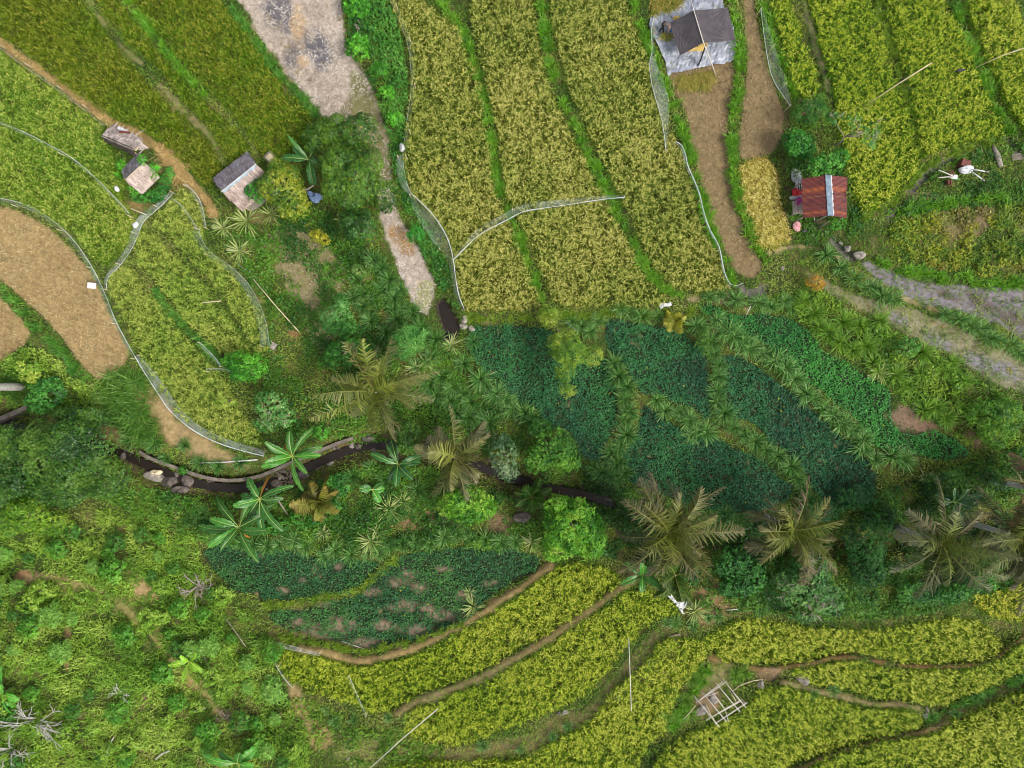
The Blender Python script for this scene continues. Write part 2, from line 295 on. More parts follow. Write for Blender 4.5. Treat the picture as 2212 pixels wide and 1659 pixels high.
for (x, y, a, b, s) in ((1960, 640, 34, 12, 1), (2010, 650, 26, 10, 2), (2030, 740, 30, 14, 3), (2110, 780, 34, 16, 4), (2170, 800, 40, 18, 5), (1940, 690, 26, 10, 6)):
    patch(x, y, a, b, (124, 118, 124), .5, .9, s, 16, .45)
for (x, y, a, b, s) in ((1985, 600, 34, 8, 1), (2050, 640, 30, 10, 2), (2130, 660, 36, 14, 5), (2190, 690, 30, 16, 6), (2100, 640, 20, 8, 8)):
    patch(x, y, a, b, (84, 74, 66), .6, .8, s + 9, 9, .4)
for n, (l, hw, t) in enumerate(PATHS):
    c = [(158, 134, 84), (150, 128, 84), (128, 112, 72), (122, 98, 60), (140, 128, 86), (112, 94, 60), (164, 142, 98), (146, 134, 92), (118, 116, 80), (128, 124, 80)][n]
    paint(zone == n + 1, np.array(c) * .9, 1, .5, .6 if n == 6 else .95)
paint(dS < 22, (92, 78, 60), 3, .6)
paint(dS < 11, (52, 42, 34), 2, .5)
paint(mp, (60, 52, 44), 1)
for l in DITCH:
    paint(dist_line(gx, gy, l) < 9, (98, 92, 88), 1)
for l_, hw_ in (([(1450, 1345), (1420, 1375), (1385, 1410), (1360, 1440), (1335, 1475), (1310, 1510), (1275, 1542), (1230, 1572), (1170, 1595), (1100, 1615), (1020, 1630), (930, 1635), (860, 1640)], 17), ([(865, 1545), (900, 1520), (960, 1498), (1020, 1478), (1070, 1452), (1120, 1424)], 13),
                ([(1470, 1560), (1490, 1530), (1515, 1495), (1540, 1465), (1570, 1445)], 20), ([(2010, 1560), (2060, 1545), (2110, 1520), (2160, 1495), (2212, 1470), (2280, 1450)], 12), ([(1640, 1345), (1720, 1362), (1800, 1368), (1900, 1362)], 6)):
    paint(dist_line(gx, gy, np.array(l_, float)) < hw_, (112, 104, 66), 2, .5, .85)
    paint(dist_line(gx, gy, np.array(l_, float)) < hw_ * .35, (120, 106, 76), 2, .8, .7)
paint(inpoly(gx, gy, np.array([(30, 1250), (120, 1235), (300, 1260), (360, 1380), (420, 1450), (500, 1540), (480, 1580), (380, 1480), (300, 1370), (200, 1290), (60, 1280)], float)), (132, 126, 72), 5, .7, .6)
# bare and dry patches of earth on the slopes, some with shade painted in
for (x, y, a, b, rgb, s, g) in (
        (360, 905, 20, 60, (160, 136, 96), 1, -.5), (420, 950, 70, 22, (152, 130, 92), 2, .5), (470, 985, 60, 16, (148, 128, 90), 3, .2), (240, 935, 26, 14, (140, 104, 76), 4, .4),
        (300, 860, 14, 24, (160, 132, 92), 5, 0), (300, 1270, 16, 46, (160, 136, 96), 6, -.7), (325, 1300, 18, 30, (156, 132, 92), 7, -.7), (45, 1258, 16, 24, (162, 122, 90), 8, .4),
        (75, 1250, 30, 10, (166, 142, 102), 9, 0), (390, 1460, 30, 20, (158, 130, 92), 10, .5), (375, 1430, 20, 26, (150, 134, 90), 11, 0), (470, 1440, 22, 16, (150, 124, 92), 12, .3),
        (500, 1560, 38, 26, (116, 92, 74), 13, .2), (300, 1510, 30, 18, (110, 84, 66), 14, 0), (280, 1545, 26, 12, (112, 88, 68), 15, .4), (145, 1390, 7, 60, (140, 112, 80), 16, 0),
        (930, 1120, 70, 20, (132, 104, 76), 17, -.1), (1080, 1135, 30, 24, (122, 98, 78), 18, 0), (1010, 1105, 30, 16, (122, 98, 76), 19, 0), (1130, 1090, 20, 24, (116, 92, 72), 20, 0),
        (690, 1590, 30, 30, (166, 140, 96), 21, .6), (640, 1510, 14, 60, (148, 128, 88), 22, -.3), (800, 1610, 70, 20, (122, 116, 76), 23, -.2), (1000, 1630, 120, 12, (110, 98, 66), 24, -.25),
        (1430, 1430, 30, 60, (106, 96, 62), 25, .6), (1370, 1480, 24, 50, (108, 98, 64), 26, .6), (1210, 1560, 60, 16, (112, 100, 66), 27, -.4), (1560, 1460, 30, 22, (132, 124, 84), 28, 0), (1535, 1515, 26, 20, (150, 124, 94), 29, -.6),
        (1660, 1455, 26, 12, (142, 116, 90), 30, 0), (1530, 1300, 30, 40, (132, 104, 74), 31, .2), (1560, 1320, 40, 14, (120, 100, 70), 32, 0),
        (1960, 905, 34, 26, (128, 104, 88), 33, .3), (2005, 925, 26, 14, (132, 104, 86), 34, .2), (2100, 950, 24, 14, (118, 92, 76), 35, .4), (2130, 470, 24, 26, (126, 104, 84), 36, .3), (2080, 500, 34, 20, (120, 104, 76), 37, 0), (1990, 430, 34, 14, (130, 118, 90), 38, 0),
        (2130, 330, 34, 14, (126, 112, 82), 39, 0), (1700, 300, 10, 120, (92, 76, 58), 40, 0), (1704, 440, 8, 90, (88, 72, 56), 41, 0), (1776, 490, 30, 14, (120, 104, 80), 42, 0), (390, 375, 40, 16, (150, 126, 80), 43, .9), (375, 340, 22, 16, (148, 126, 80), 44, .5),  # two narrow dark strips: soil with the upper terrace's shadow painted in
        (335, 360, 20, 12, (110, 96, 70), 45, 0), (300, 445, 30, 14, (132, 112, 70), 46, 0), (700, 440, 30, 40, (66, 66, 44), 47, 0), (560, 470, 30, 14, (110, 96, 64), 48, 0), (640, 715, 14, 14, (130, 98, 66), 49, 0),  # darkest patch: tree shade painted onto the ground between the two trees
        (760, 950, 60, 14, (110, 90, 66), 50, -.3), (850, 700, 30, 10, (120, 104, 76), 51, .8), (1560, 640, 20, 14, (120, 106, 82), 52, 0), (1500, 645, 16, 8, (132, 116, 90), 53, 0)):
    patch(x, y, a, b, rgb, .45, .85, s, 22, g)
# dry gaps in the two lower sweet potato plots
rs = np.random.default_rng(3)
GAPS = [(735, 1350, 36, 16), (690, 1365, 30, 14), (780, 1390, 40, 10), (860, 1260, 20, 10), (880, 1240, 26, 10), (905, 1270, 20, 10), (870, 1310, 26, 14), (800, 1280, 22, 9), (900, 1360, 30, 12), (960, 1330, 36, 12), (1000, 1290, 16, 12), (830, 1350, 22, 12), (925, 1315, 18, 12), (700, 1300, 20, 10), (650, 1345, 20, 8), (732, 1226, 8, 8), (680, 1230, 8, 10), (654, 1254, 7, 6), (960, 1230, 18, 6), (610, 1275, 10, 6), (1060, 1260, 20, 8)]
for n, (x, y, a, b) in enumerate(GAPS):
    patch(x, y, a, b, (132, 112, 94), .6, .8, 60 + n, 12)
gcol *= (0.82 + .36 * vnoise(gx, gy, 6, 5))[..., None]
gcol = np.clip(gcol, 0.005, 1)

# ------------------------------------------------------------------ materials
MATS = {}


def nodes(name):
    m = bpy.data.materials.new(name); m.use_nodes = True
    nt = m.node_tree
    for n in list(nt.nodes):
        nt.nodes.remove(n)
    out = nt.nodes.new('ShaderNodeOutputMaterial')
    MATS[name] = m
    return m, nt, out


def N(nt, kind, **kw):
    n = nt.nodes.new(kind)
    for k, v in kw.items():
        if k in n.inputs:
            n.inputs[k].default_value = v
        else:
            setattr(n, k, v)
    return n


def noise_fac(nt, scale, lo, hi, detail=4.):
    tc = N(nt, 'ShaderNodeTexCoord'); no = N(nt, 'ShaderNodeTexNoise', Scale=scale, Detail=detail)
    nt.links.new(tc.outputs['Object'], no.inputs['Vector'])
    mr = N(nt, 'ShaderNodeMapRange'); mr.inputs[1].default_value = .3; mr.inputs[2].default_value = .7; mr.inputs[3].default_value = lo; mr.inputs[4].default_value = hi
    nt.links.new(no.outputs['Fac'], mr.inputs[0])
    return mr.outputs[0], no


def mat_attr(name, rough=.55, transl=.0, scale=6., lo=.85, hi=1.15, bump=0., spec=.35):
    """base colour from the mesh attribute Col, varied by noise"""
    m, nt, out = nodes(name)
    at_ = N(nt, 'ShaderNodeAttribute', attribute_name='Col')
    f, no = noise_fac(nt, scale, lo, hi)
    mu = N(nt, 'ShaderNodeVectorMath', operation='SCALE')
    nt.links.new(at_.outputs['Color'], mu.inputs[0]); nt.links.new(f, mu.inputs['Scale'])
    bs = N(nt, 'ShaderNodeBsdfPrincipled', Roughness=rough); bs.inputs['Specular IOR Level'].default_value = spec
    nt.links.new(mu.outputs[0], bs.inputs['Base Color'])
    if bump:
        b = N(nt, 'ShaderNodeBump', Strength=bump, Distance=.05)
        n2_ = N(nt, 'ShaderNodeTexNoise', Scale=scale * 3, Detail=6.)
        tc = N(nt, 'ShaderNodeTexCoord'); nt.links.new(tc.outputs['Object'], n2_.inputs['Vector'])
        nt.links.new(n2_.outputs['Fac'], b.inputs['Height']); nt.links.new(b.outputs[0], bs.inputs['Normal'])
    if transl:
        tr = N(nt, 'ShaderNodeBsdfTranslucent'); nt.links.new(mu.outputs[0], tr.inputs['Color'])
        mx = N(nt, 'ShaderNodeMixShader', Fac=transl)
        nt.links.new(bs.outputs[0], mx.inputs[1]); nt.links.new(tr.outputs[0], mx.inputs[2]); nt.links.new(mx.outputs[0], out.inputs[0])
    else:
        nt.links.new(bs.outputs[0], out.inputs[0])
    return m


def mat_two(name, c1, c2, scale=5., rough=.7, metal=0., bump=.3, stretch=None, lo=.35, hi=.65, spec=.4):
    m, nt, out = nodes(name)
    tc = N(nt, 'ShaderNodeTexCoord'); mp_ = N(nt, 'ShaderNodeMapping')
    if stretch:
        mp_.inputs['Scale'].default_value = stretch
    no = N(nt, 'ShaderNodeTexNoise', Scale=scale, Detail=6., Roughness=.6)
    nt.links.new(tc.outputs['Object'], mp_.inputs[0]); nt.links.new(mp_.outputs[0], no.inputs['Vector'])
    cr = N(nt, 'ShaderNodeValToRGB')
    cr.color_ramp.elements[0].position = lo; cr.color_ramp.elements[1].position = hi
    cr.color_ramp.elements[0].color = (*lin(c1), 1); cr.color_ramp.elements[1].color = (*lin(c2), 1)
    nt.links.new(no.outputs['Fac'], cr.inputs[0])
    bs = N(nt, 'ShaderNodeBsdfPrincipled', Roughness=rough, Metallic=metal); bs.inputs['Specular IOR Level'].default_value = spec
    nt.links.new(cr.outputs[0], bs.inputs['Base Color'])
    if bump:
        b = N(nt, 'ShaderNodeBump', Strength=bump, Distance=.03)
        nt.links.new(no.outputs['Fac'], b.inputs['Height']); nt.links.new(b.outputs[0], bs.inputs['Normal'])
    nt.links.new(bs.outputs[0], out.inputs[0])
    return m


def mat_net(name, rgb, fac):
    m, nt, out = nodes(name)
    tc = N(nt, 'ShaderNodeTexCoord'); no = N(nt, 'ShaderNodeTexNoise', Scale=1.4, Detail=6.)
    nt.links.new(tc.outputs['Object'], no.inputs['Vector'])
    mr = N(nt, 'ShaderNodeMapRange'); mr.inputs[1].default_value = .3; mr.inputs[2].default_value = .75; mr.inputs[3].default_value = fac * .1; mr.inputs[4].default_value = fac * 2.4
    nt.links.new(no.outputs['Fac'], mr.inputs[0])
    di = N(nt, 'ShaderNodeBsdfDiffuse', Color=(*lin(rgb), 1)); tl = N(nt, 'ShaderNodeBsdfTranslucent', Color=(*lin(rgb), 1)); mm = N(nt, 'ShaderNodeMixShader', Fac=.4)
    nt.links.new(di.outputs[0], mm.inputs[1]); nt.links.new(tl.outputs[0], mm.inputs[2])
    tr = N(nt, 'ShaderNodeBsdfTransparent'); mx = N(nt, 'ShaderNodeMixShader')
    nt.links.new(mr.outputs[0], mx.inputs[0]); nt.links.new(tr.outputs[0], mx.inputs[1]); nt.links.new(mm.outputs[0], mx.inputs[2]); nt.links.new(mx.outputs[0], out.inputs[0])
    return m


mat_attr('ground_soil', .9, 0, 5., .8, 1.2, .6, .15)
mat_attr('rice_leaf', .5, .25, 3., 1.0, 1.2, 0, .3)
mat_attr('soft_leaf', .5, .28, 3., .98, 1.18, 0, .35)
mat_attr('glossy_leaf', .38, .15, 3., .9, 1.1, 0, .45)
mat_attr('dry_straw', .75, .1, 5., .85, 1.15, 0, .2)
mat_attr('painted_attr', .6, 0, 9., .85, 1.15, .15, .3)
mat_attr('rust_sheet', .55, 0, 14., .8, 1.2, .15, .4)
mat_two('bark', (92, 78, 62), (150, 138, 120), 9., .85, stretch=(1, 1, .3))
mat_two('pale_bark', (150, 146, 138), (196, 192, 184), 8., .8)
mat_two('bamboo', (176, 158, 122), (216, 202, 172), 7., .5, bump=.1)
mat_two('white_pole', (172, 164, 152), (204, 196, 186), 5., .5, bump=.1)
mat_two('grey_wood', (112, 102, 92), (160, 150, 138), 8., .8, stretch=(1, .2, 1))
mat_two('rock', (74, 66, 62), (116, 106, 98), 3.5, .85, bump=.8)
mat_two('pale_rock', (116, 108, 100), (158, 150, 140), 4., .85, bump=.6)
mat_two('concrete', (88, 80, 72), (124, 114, 102), 3., .85, bump=.4)
mat_two('silver_sheet', (124, 128, 142), (168, 170, 180), 1.6, .42, bump=.5, spec=.5)
mat_two('dark_tarp', (60, 56, 62), (82, 75, 77), 1.2, .6, bump=.2)
mat_two('white_cloth', (186, 186, 188), (218, 218, 218), 4., .75, bump=.2)
mat_two('grey_cloth', (150, 150, 150), (190, 190, 188), 5., .8, bump=.3)
mat_two('galvanised', (104, 124, 140), (146, 164, 176), 5., .4, .35, bump=.1)
mat_two('white_flash', (160, 160, 164), (206, 206, 210), 9., .6, bump=.3)
mat_two('red_plastic', (168, 24, 30), (206, 40, 48), 6., .4, bump=.3)
mat_two('magenta_cloth', (130, 38, 92), (160, 56, 116), 6., .7, bump=.3)
mat_two('pink_cloth', (190, 92, 104), (226, 186, 188), 18., .8, bump=.3)
mat_two('blue_cloth', (84, 108, 148), (140, 160, 190), 7., .7, bump=.5)
mat_two('brown_metal', (88, 46, 38), (112, 62, 50), 6., .6, .1, bump=.2)
mat_two('green_paint', (58, 110, 58), (86, 140, 80), 6., .5, bump=.1)
mat_two('black_plastic', (34, 34, 36), (56, 56, 58), 5., .5, bump=.2)
mat_two('grain', (176, 146, 78), (206, 178, 104), 30., .85, bump=.6)
mat_two('shirt', (92, 80, 76), (112, 98, 92), 10., .8, bump=.2)
mat_two('trousers', (38, 32, 34), (56, 48, 48), 10., .8, bump=.2)
mat_two('skin', (104, 72, 54), (124, 88, 66), 10., .6, bump=.1)
mat_two('cap_blue', (36, 96, 160), (60, 124, 188), 8., .6, bump=.1)
mat_two('rope', (170, 178, 176), (206, 210, 208), 20., .6, bump=.1)
mat_two('twig', (128, 116, 104), (176, 166, 152), 10., .85, bump=.2)
mat_two('flower_pink', (206, 60, 110), (230, 100, 140), 10., .6, bump=0)
mat_two('thatch_base', (118, 104, 96), (160, 146, 136), 12., .9, bump=.6)
mat_net('net_white', (214, 224, 218), .13)
mat_net('net_dense', (218, 226, 222), .2)
mat_net('net_blue', (186, 208, 202), .11)
m, nt, out = nodes('stream_water')
no = N(nt, 'ShaderNodeTexNoise', Scale=4., Detail=3.); tc = N(nt, 'ShaderNodeTexCoord'); nt.links.new(tc.outputs['Object'], no.inputs['Vector'])
bp = N(nt, 'ShaderNodeBump', Strength=.12, Distance=.05); nt.links.new(no.outputs['Fac'], bp.inputs['Height'])
bs = N(nt, 'ShaderNodeBsdfPrincipled', Roughness=.25); bs.inputs['Specular IOR Level'].default_value = .2; bs.inputs['Base Color'].default_value = (*lin((40, 34, 30)), 1); nt.links.new(bp.outputs[0], bs.inputs['Normal']); nt.links.new(bs.outputs[0], out.inputs[0])


# ------------------------------------------------------------------ object helpers
def tag(o, label=None, cat=None, group=None, kind=None):
    if label: o['label'] = label
    if cat: o['category'] = cat
    if group: o['group'] = group
    if kind: o['kind'] = kind
    return o


def empty(name, loc, label, cat, group=None):
    o = bpy.data.objects.new(name, None); COL.objects.link(o); o.location = loc
    o.empty_display_size = .2
    return tag(o, label, cat, group)


def link(name, me, mat, parent=None, smooth=False):
    me.materials.append(MATS[mat] if isinstance(mat, str) else mat)
    o = bpy.data.objects.new(name, me); COL.objects.link(o)
    if parent is not None:
        t = parent
        off = Vector((0, 0, 0))
        while t is not None:                      # geometry is made in world space: move it under its thing
            off += Vector(t.location); t = t.parent
        me.transform(Matrix.Translation(-off)); o.parent = parent
    if smooth:
        me.polygons.foreach_set('use_smooth', np.ones(len(me.polygons), bool))
    return o


def qmesh(name, V, Q, C, mat, parent=None, smooth=False):
    """mesh of quads from arrays; C = colour per vertex"""
    V = np.ascontiguousarray(V, np.float32); Q = np.ascontiguousarray(Q, np.int32)
    me = bpy.data.meshes.new(name)
    me.vertices.add(len(V)); me.vertices.foreach_set('co', V.ravel())
    me.loops.add(Q.size); me.loops.foreach_set('vertex_index', Q.ravel())
    me.polygons.add(len(Q)); me.polygons.foreach_set('loop_start', np.arange(0, Q.size, 4, dtype=np.int32))
    if C is not None:
        a = me.attributes.new('Col', 'FLOAT_COLOR', 'POINT')
        c4 = np.ones((len(V), 4), np.float32); c4[:, :3] = np.clip(C, 0, 1)
        a.data.foreach_set('color', c4.ravel())
    me.update(calc_edges=True)
    return link(name, me, mat, parent, smooth)


def cat(parts):
    Vs, Qs, Cs = [], [], []; n = 0
    for V, Q, C in parts:
        Vs.append(V); Qs.append(Q + n); Cs.append(C); n += len(V)
    return np.concatenate(Vs), np.concatenate(Qs), np.concatenate(Cs)


def blades(P, L, az, lean, w, cb, ct, droop=.5):
    n = len(P)
    d = np.stack([np.cos(az), np.sin(az), np.zeros(n)], -1); s = np.stack([-np.sin(az), np.cos(az), np.zeros(n)], -1) * (np.broadcast_to(w, (n,)) * .5)[:, None]
    up = np.array([0, 0, 1.]); L = np.broadcast_to(L, (n,))[:, None]
    t1 = np.broadcast_to(lean, (n,))[:, None]; t2 = t1 + np.broadcast_to(droop, (n,))[:, None]
    mid = P + L * .55 * (np.sin(t1) * d + np.cos(t1) * up)
    tip = mid + L * .45 * (np.sin(t2) * d + np.cos(t2) * up)
    V = np.stack([P - s * .7, P + s * .7, mid - s, mid + s, tip - s * .2, tip + s * .2], 1).reshape(-1, 3)
    b = (np.arange(n) * 6)[:, None]
    Q = np.concatenate([b + np.array([[0, 1, 3, 2]]), b + np.array([[2, 3, 5, 4]])])
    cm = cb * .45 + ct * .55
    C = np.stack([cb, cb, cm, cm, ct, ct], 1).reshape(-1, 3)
    return V, Q, C


def leaves(P, D, Sd, L, w, col):
    n = len(P); L = np.broadcast_to(L, (n,))[:, None]; w = np.broadcast_to(w, (n,))[:, None]
    nn = np.cross(D, Sd)
    V = np.stack([P, P + D * L * .45 + Sd * w * .5 + nn * w * .12, P + D * L - nn * L * .1, P + D * L * .45 - Sd * w * .5 + nn * w * .12], 1).reshape(-1, 3)
    Q = (np.arange(n) * 4)[:, None] + np.array([[0, 1, 2, 3]])
    return V, Q, np.repeat(col, 4, 0)


def unit(v):
    return v / (np.linalg.norm(v, axis=-1, keepdims=True) + 1e-9)


def flat_dirs(n, r, tilt=.5):
    az = r.random(n) * 2 * PI
    p = r.normal(0, tilt, n); q = r.normal(0, tilt, n)
    D = np.stack([np.cos(az) * np.cos(p), np.sin(az) * np.cos(p), np.sin(p)], -1)
    Sd = np.stack([-np.sin(az) * np.cos(q), np.cos(az) * np.cos(q), np.sin(q)], -1)
    return D, unit(Sd - D * (D * Sd).sum(-1, keepdims=True))


def pal(cols, t, r, jit=.12):
    """colours along a palette at t in 0..1, jittered"""
    cols = np.array([lin(c) for c in cols]); k = np.clip(t, 0, .9999) * (len(cols) - 1)
    i = k.astype(int); f = (k - i)[:, None]
    c = cols[i] * (1 - f) + cols[i + 1] * f
    return c * (1 + r.normal(0, jit, (len(t), 1)))


class MB:
    def __init__(s): s.v = []; s.f = []

    def add(s, vs, fs):
        n = len(s.v); s.v += [tuple(v) for v in vs]; s.f += [tuple(i + n for i in f) for f in fs]; return s

    def tube(s, pts, rad, n=7, cap=True):
        pts = [Vector(p) for p in pts]
        rad = [rad] * len(pts) if np.isscalar(rad) else rad
        rings = []
        for i, p in enumerate(pts):
            t = (pts[min(i + 1, len(pts) - 1)] - pts[max(i - 1, 0)])
            t = t.normalized() if t.length > 1e-6 else Vector((0, 0, 1))
            a = t.orthogonal().normalized() if abs(t.z) > .99 else t.cross(Vector((0, 0, 1))).normalized()
            b = t.cross(a)
            rings.append([p + (a * math.cos(k * 2 * PI / n) + b * math.sin(k * 2 * PI / n)) * rad[i] for k in range(n)])
        vs = [v for r_ in rings for v in r_]; fs = []
        for i in range(len(pts) - 1):
            for k in range(n):
                fs.append((i * n + k, i * n + (k + 1) % n, (i + 1) * n + (k + 1) % n, (i + 1) * n + k))
        if cap:
            fs.append(tuple(reversed(range(n)))); fs.append(tuple((len(pts) - 1) * n + k for k in range(n)))
        return s.add(vs, fs)

    def box(s, c, sx, sy, sz, rz=0., tilt=0., tax=0.):
        M = Matrix.Translation(Vector(c)) @ Matrix.Rotation(rz, 4, 'Z') @ Matrix.Rotation(tilt, 4, 'Y') @ Matrix.Rotation(tax, 4, 'X')
        vs = [M @ Vector((x * sx / 2, y * sy / 2, z * sz / 2)) for z in (-1, 1) for x, y in ((-1, -1), (1, -1), (1, 1), (-1, 1))]
        return s.add(vs, [(3, 2, 1, 0), (4, 5, 6, 7), (0, 1, 5, 4), (1, 2, 6, 5), (2, 3, 7, 6), (3, 0, 4, 7)])

    def blob(s, c, rx, ry, rz, rot=0., seed=0, rough=.25, nu=12, nv=8):
        r = np.random.default_rng(seed); ph = r.random(6) * 6.28
        vs = []; fs = []
        for j in range(nv + 1):
            th = PI * j / nv
            for i in range(nu):
                a = 2 * PI * i / nu
                k = 1 + rough * (math.sin(2 * a + ph[0]) * .4 + math.sin(3 * a + ph[1] + 2 * th) * .35 + math.sin(4 * th + ph[2] + a) * .35)
                x = math.sin(th) * math.cos(a) * rx * k; y = math.sin(th) * math.sin(a) * ry * k; z = math.cos(th) * rz * k
                vs.append((c[0] + x * math.cos(rot) - y * math.sin(rot), c[1] + x * math.sin(rot) + y * math.cos(rot), c[2] + z))
        for j in range(nv):
            for i in range(nu):
                fs.append((j * nu + i, (j + 1) * nu + i, (j + 1) * nu + (i + 1) % nu, j * nu + (i + 1) % nu))
        return s.add(vs, fs)

    def build(s, name, mat, parent=None, smooth=False):
        me = bpy.data.meshes.new(name); me.from_pydata(s.v, [], s.f); me.update()
        return link(name, me, mat, parent, smooth)


def copy_tree(o, name=None, parent=None):
    c = o.copy(); COL.objects.link(c)
    if parent is not None:
        c.parent = parent
    for ch in list(o.children):
        copy_tree(ch, None, c)
    return c

# ------------------------------------------------------------------ ground, paths, mud, water (structure)
VX = W(gx, gy, zr).reshape(-1, 3); VC = gcol.reshape(-1, 3)
NX = len(GX)
ii, jj = np.meshgrid(np.arange(NX - 1), np.arange(len(GY) - 1))
cell = np.stack([jj * NX + ii, (jj + 1) * NX + ii, (jj + 1) * NX + ii + 1, jj * NX + ii + 1], -1)   # counter-clockwise from above (y runs down the plan)
cz_id = zone[:-1, :-1].copy()
stk = list(ST) + list(MD)
for n, k in enumerate(stk):
    cz_id[pid[k][:-1, :-1] & (cz_id == 0)] = 100 + n
SLAB = {'S1': ('stubble_field', 'broad straw coloured harvested field at the left edge beside the net'), 'S2': ('stubble_field', 'small straw coloured field corner cut by the left edge of the photo'),
        'S3': ('stubble_field', 'narrow brown stubble strip running down below the silver sheet'), 'S4': ('stubble_field', 'narrow brown stubble strip right of the dark tarp, above the yellow straw heap'),
        'F': ('bare_field', 'dry pale field with burnt grey patches, narrowing down towards the muddy pool'), 'G': ('bare_field', 'small dry grass patch above the feathery tree'),
        'M1': ('mud_field', 'grey purple mud field at the right edge'), 'M2': ('mud_field', 'half overgrown muddy terrace below the dry footpath bund')}


def sub_ground(name, mask, label, catg):
    q = cell[mask]
    u, inv = np.unique(q, return_inverse=True)
    o = qmesh(name, VX[u], inv.reshape(-1, 4), VC[u], 'ground_soil', smooth=True)
    return tag(o, label, catg, kind='structure')


sub_ground('ground', cz_id == 0, 'terraced green and brown hillside ground under the fields and thickets', 'ground')
for n, (l, hw, t) in enumerate(PATHS):
    sub_ground('path', cz_id == n + 1, t, 'path')
for n, k in enumerate(stk):
    nm, lb = SLAB[k]
    sub_ground(nm, cz_id == 100 + n, lb, 'field')

# stream water: a level-by-length ribbon lying in its bed
sl = STREAM[STREAM[:, 0] < 1420]; tg = np.gradient(sl, axis=0); tg /= np.linalg.norm(tg, axis=1)[:, None]; nr = np.stack([-tg[:, 1], tg[:, 0]], -1)
zc = zat(sl[:, 0], sl[:, 1]); zc = np.convolve(np.pad(zc, 6, mode='edge'), np.ones(13) / 13, 'valid') + .22
V = np.stack([W(sl[:, 0] + nr[:, 0] * k, sl[:, 1] + nr[:, 1] * k, zc) for k in (-9, 0, 9)], 1).reshape(-1, 3)
b = np.arange(len(sl) - 1)[:, None] * 3
Q = np.concatenate([b + np.array([[0, 3, 4, 1]]), b + np.array([[1, 4, 5, 2]])])
tag(qmesh('stream', V, Q, None, 'stream_water'), 'dark narrow stream in the shaded gully', 'stream', kind='structure')
mb = MB(); pc = W(POND[:, 0], POND[:, 1], .42); mb.add(pc, [tuple(reversed(range(len(pc))))]); tag(mb.build('pool', 'stream_water'), 'dark muddy pool at the end of the dry strip', 'pool', kind='structure')


# ------------------------------------------------------------------ rice
def spread(poly, dens, r, h=0.):
    """random points in a plan polygon, dens per square metre"""
    x0, y0 = poly.min(0); x1, y1 = poly.max(0)
    n = int((x1 - x0) * (y1 - y0) * S * S * dens)
    p = r.random((n, 2)) * (x1 - x0, y1 - y0) + (x0, y0)
    k = inpoly(p[:, 0], p[:, 1], poly)
    return p[k]


def rice(key, label, cols, grain, hh=.62, wind=None, dens=46, ng=2.4, lean=.42, seed=0, gap=0.):
    r = np.random.default_rng(100 + seed)
    p = spread(PL[key] if key in PL else YL[key], dens, r)
    vis = (p[:, 0] > -110) & (p[:, 0] < 2322) & (p[:, 1] > -90) & (p[:, 1] < 1750)
    p = p[vis]
    if gap:
        p = p[(fbm(p[:, 0], p[:, 1], 14, seed + 40) > gap)]
    lv = LEVEL[key]
    n = len(p)
    B = W(p[:, 0], p[:, 1], np.full(n, lv + hh * .7)); B[:, 2] = gz(B[:, 0], B[:, 1])
    B[:, 2] = np.maximum(B[:, 2], lv - .35)
    tt = np.clip(fbm(p[:, 0], p[:, 1], 110, seed) * 1.6 - .3 + r.normal(0, .12, n), 0, 1)
    big = .85 + .3 * fbm(p[:, 0], p[:, 1], 40, seed + 9)
    out = []
    nb = 6
    P = np.repeat(B, nb, 0) + r.normal(0, .035, (n * nb, 3)) * (1, 1, 0)
    az = r.random(n * nb) * 2 * PI; le = np.abs(r.normal(lean, .28, n * nb))
    if wind is not None:
        az = np.where(r.random(n * nb) < wind[1], wind[0] + r.normal(0, .45, n * nb), az)
    L = hh * .82 * r.uniform(.7, 1.2, n * nb) * np.repeat(big, nb)
    c = pal(cols, np.clip(np.repeat(tt, nb) + r.normal(0, .18, n * nb), 0, 1), r, .16)
    out.append(blades(P, L, az, le, r.uniform(.02, .036, n * nb), c * .75, c, r.uniform(.3, 1.0, n * nb)))
    m = int(n * ng)
    k = r.integers(0, n, m)
    P = B[k] + r.normal(0, .05, (m, 3)) * (1, 1, 0) + np.array([0, 0, 1.]) * (hh * .58 * big[k])[:, None]
    az = r.random(m) * 2 * PI
    if wind is not None:
        az = np.where(r.random(m) < wind[1], wind[0] + r.normal(0, .5, m), az)
    c = pal(grain, np.clip(tt[k] + r.normal(0, .3, m), 0, 1), r, .14)
    out.append(blades(P, r.uniform(.12, .22, m), az, r.uniform(.5, 1.3, m), r.uniform(.022, .038, m), c * .85, c, r.uniform(.5, 1.1, m)))
    V, Q, C = cat(out)
    o = qmesh('rice_field', V, Q, C, 'rice_leaf')
    return tag(o, label, 'rice field', kind='stuff')


gA = [(82, 116, 14), (106, 136, 20), (122, 138, 26), (94, 124, 18)]
gB = [(76, 118, 16), (98, 136, 20), (116, 142, 26)]
gD = [(88, 132, 28), (114, 152, 38), (134, 162, 48)]
gE = [(94, 130, 38), (118, 146, 50), (136, 156, 60)]
gH = [(86, 112, 28), (112, 130, 36), (130, 138, 46)]
gK = [(80, 116, 12), (106, 138, 18), (124, 148, 24)]
gT = [(76, 120, 14), (100, 140, 20), (120, 150, 26)]
yA = [(126, 150, 36), (150, 160, 46), (158, 152, 56)]
yD = [(146, 174, 64), (168, 182, 78), (180, 184, 90)]
yH = [(158, 166, 72), (178, 180, 88), (194, 188, 106)]
yK = [(150, 172, 34), (176, 188, 48), (190, 194, 74)]
wind = (-.9, .55)
rice('A', 'dark olive rice field of leaning stalks above the diagonal dirt path', gA, yA, .6, wind, seed=1, ng=1.2)
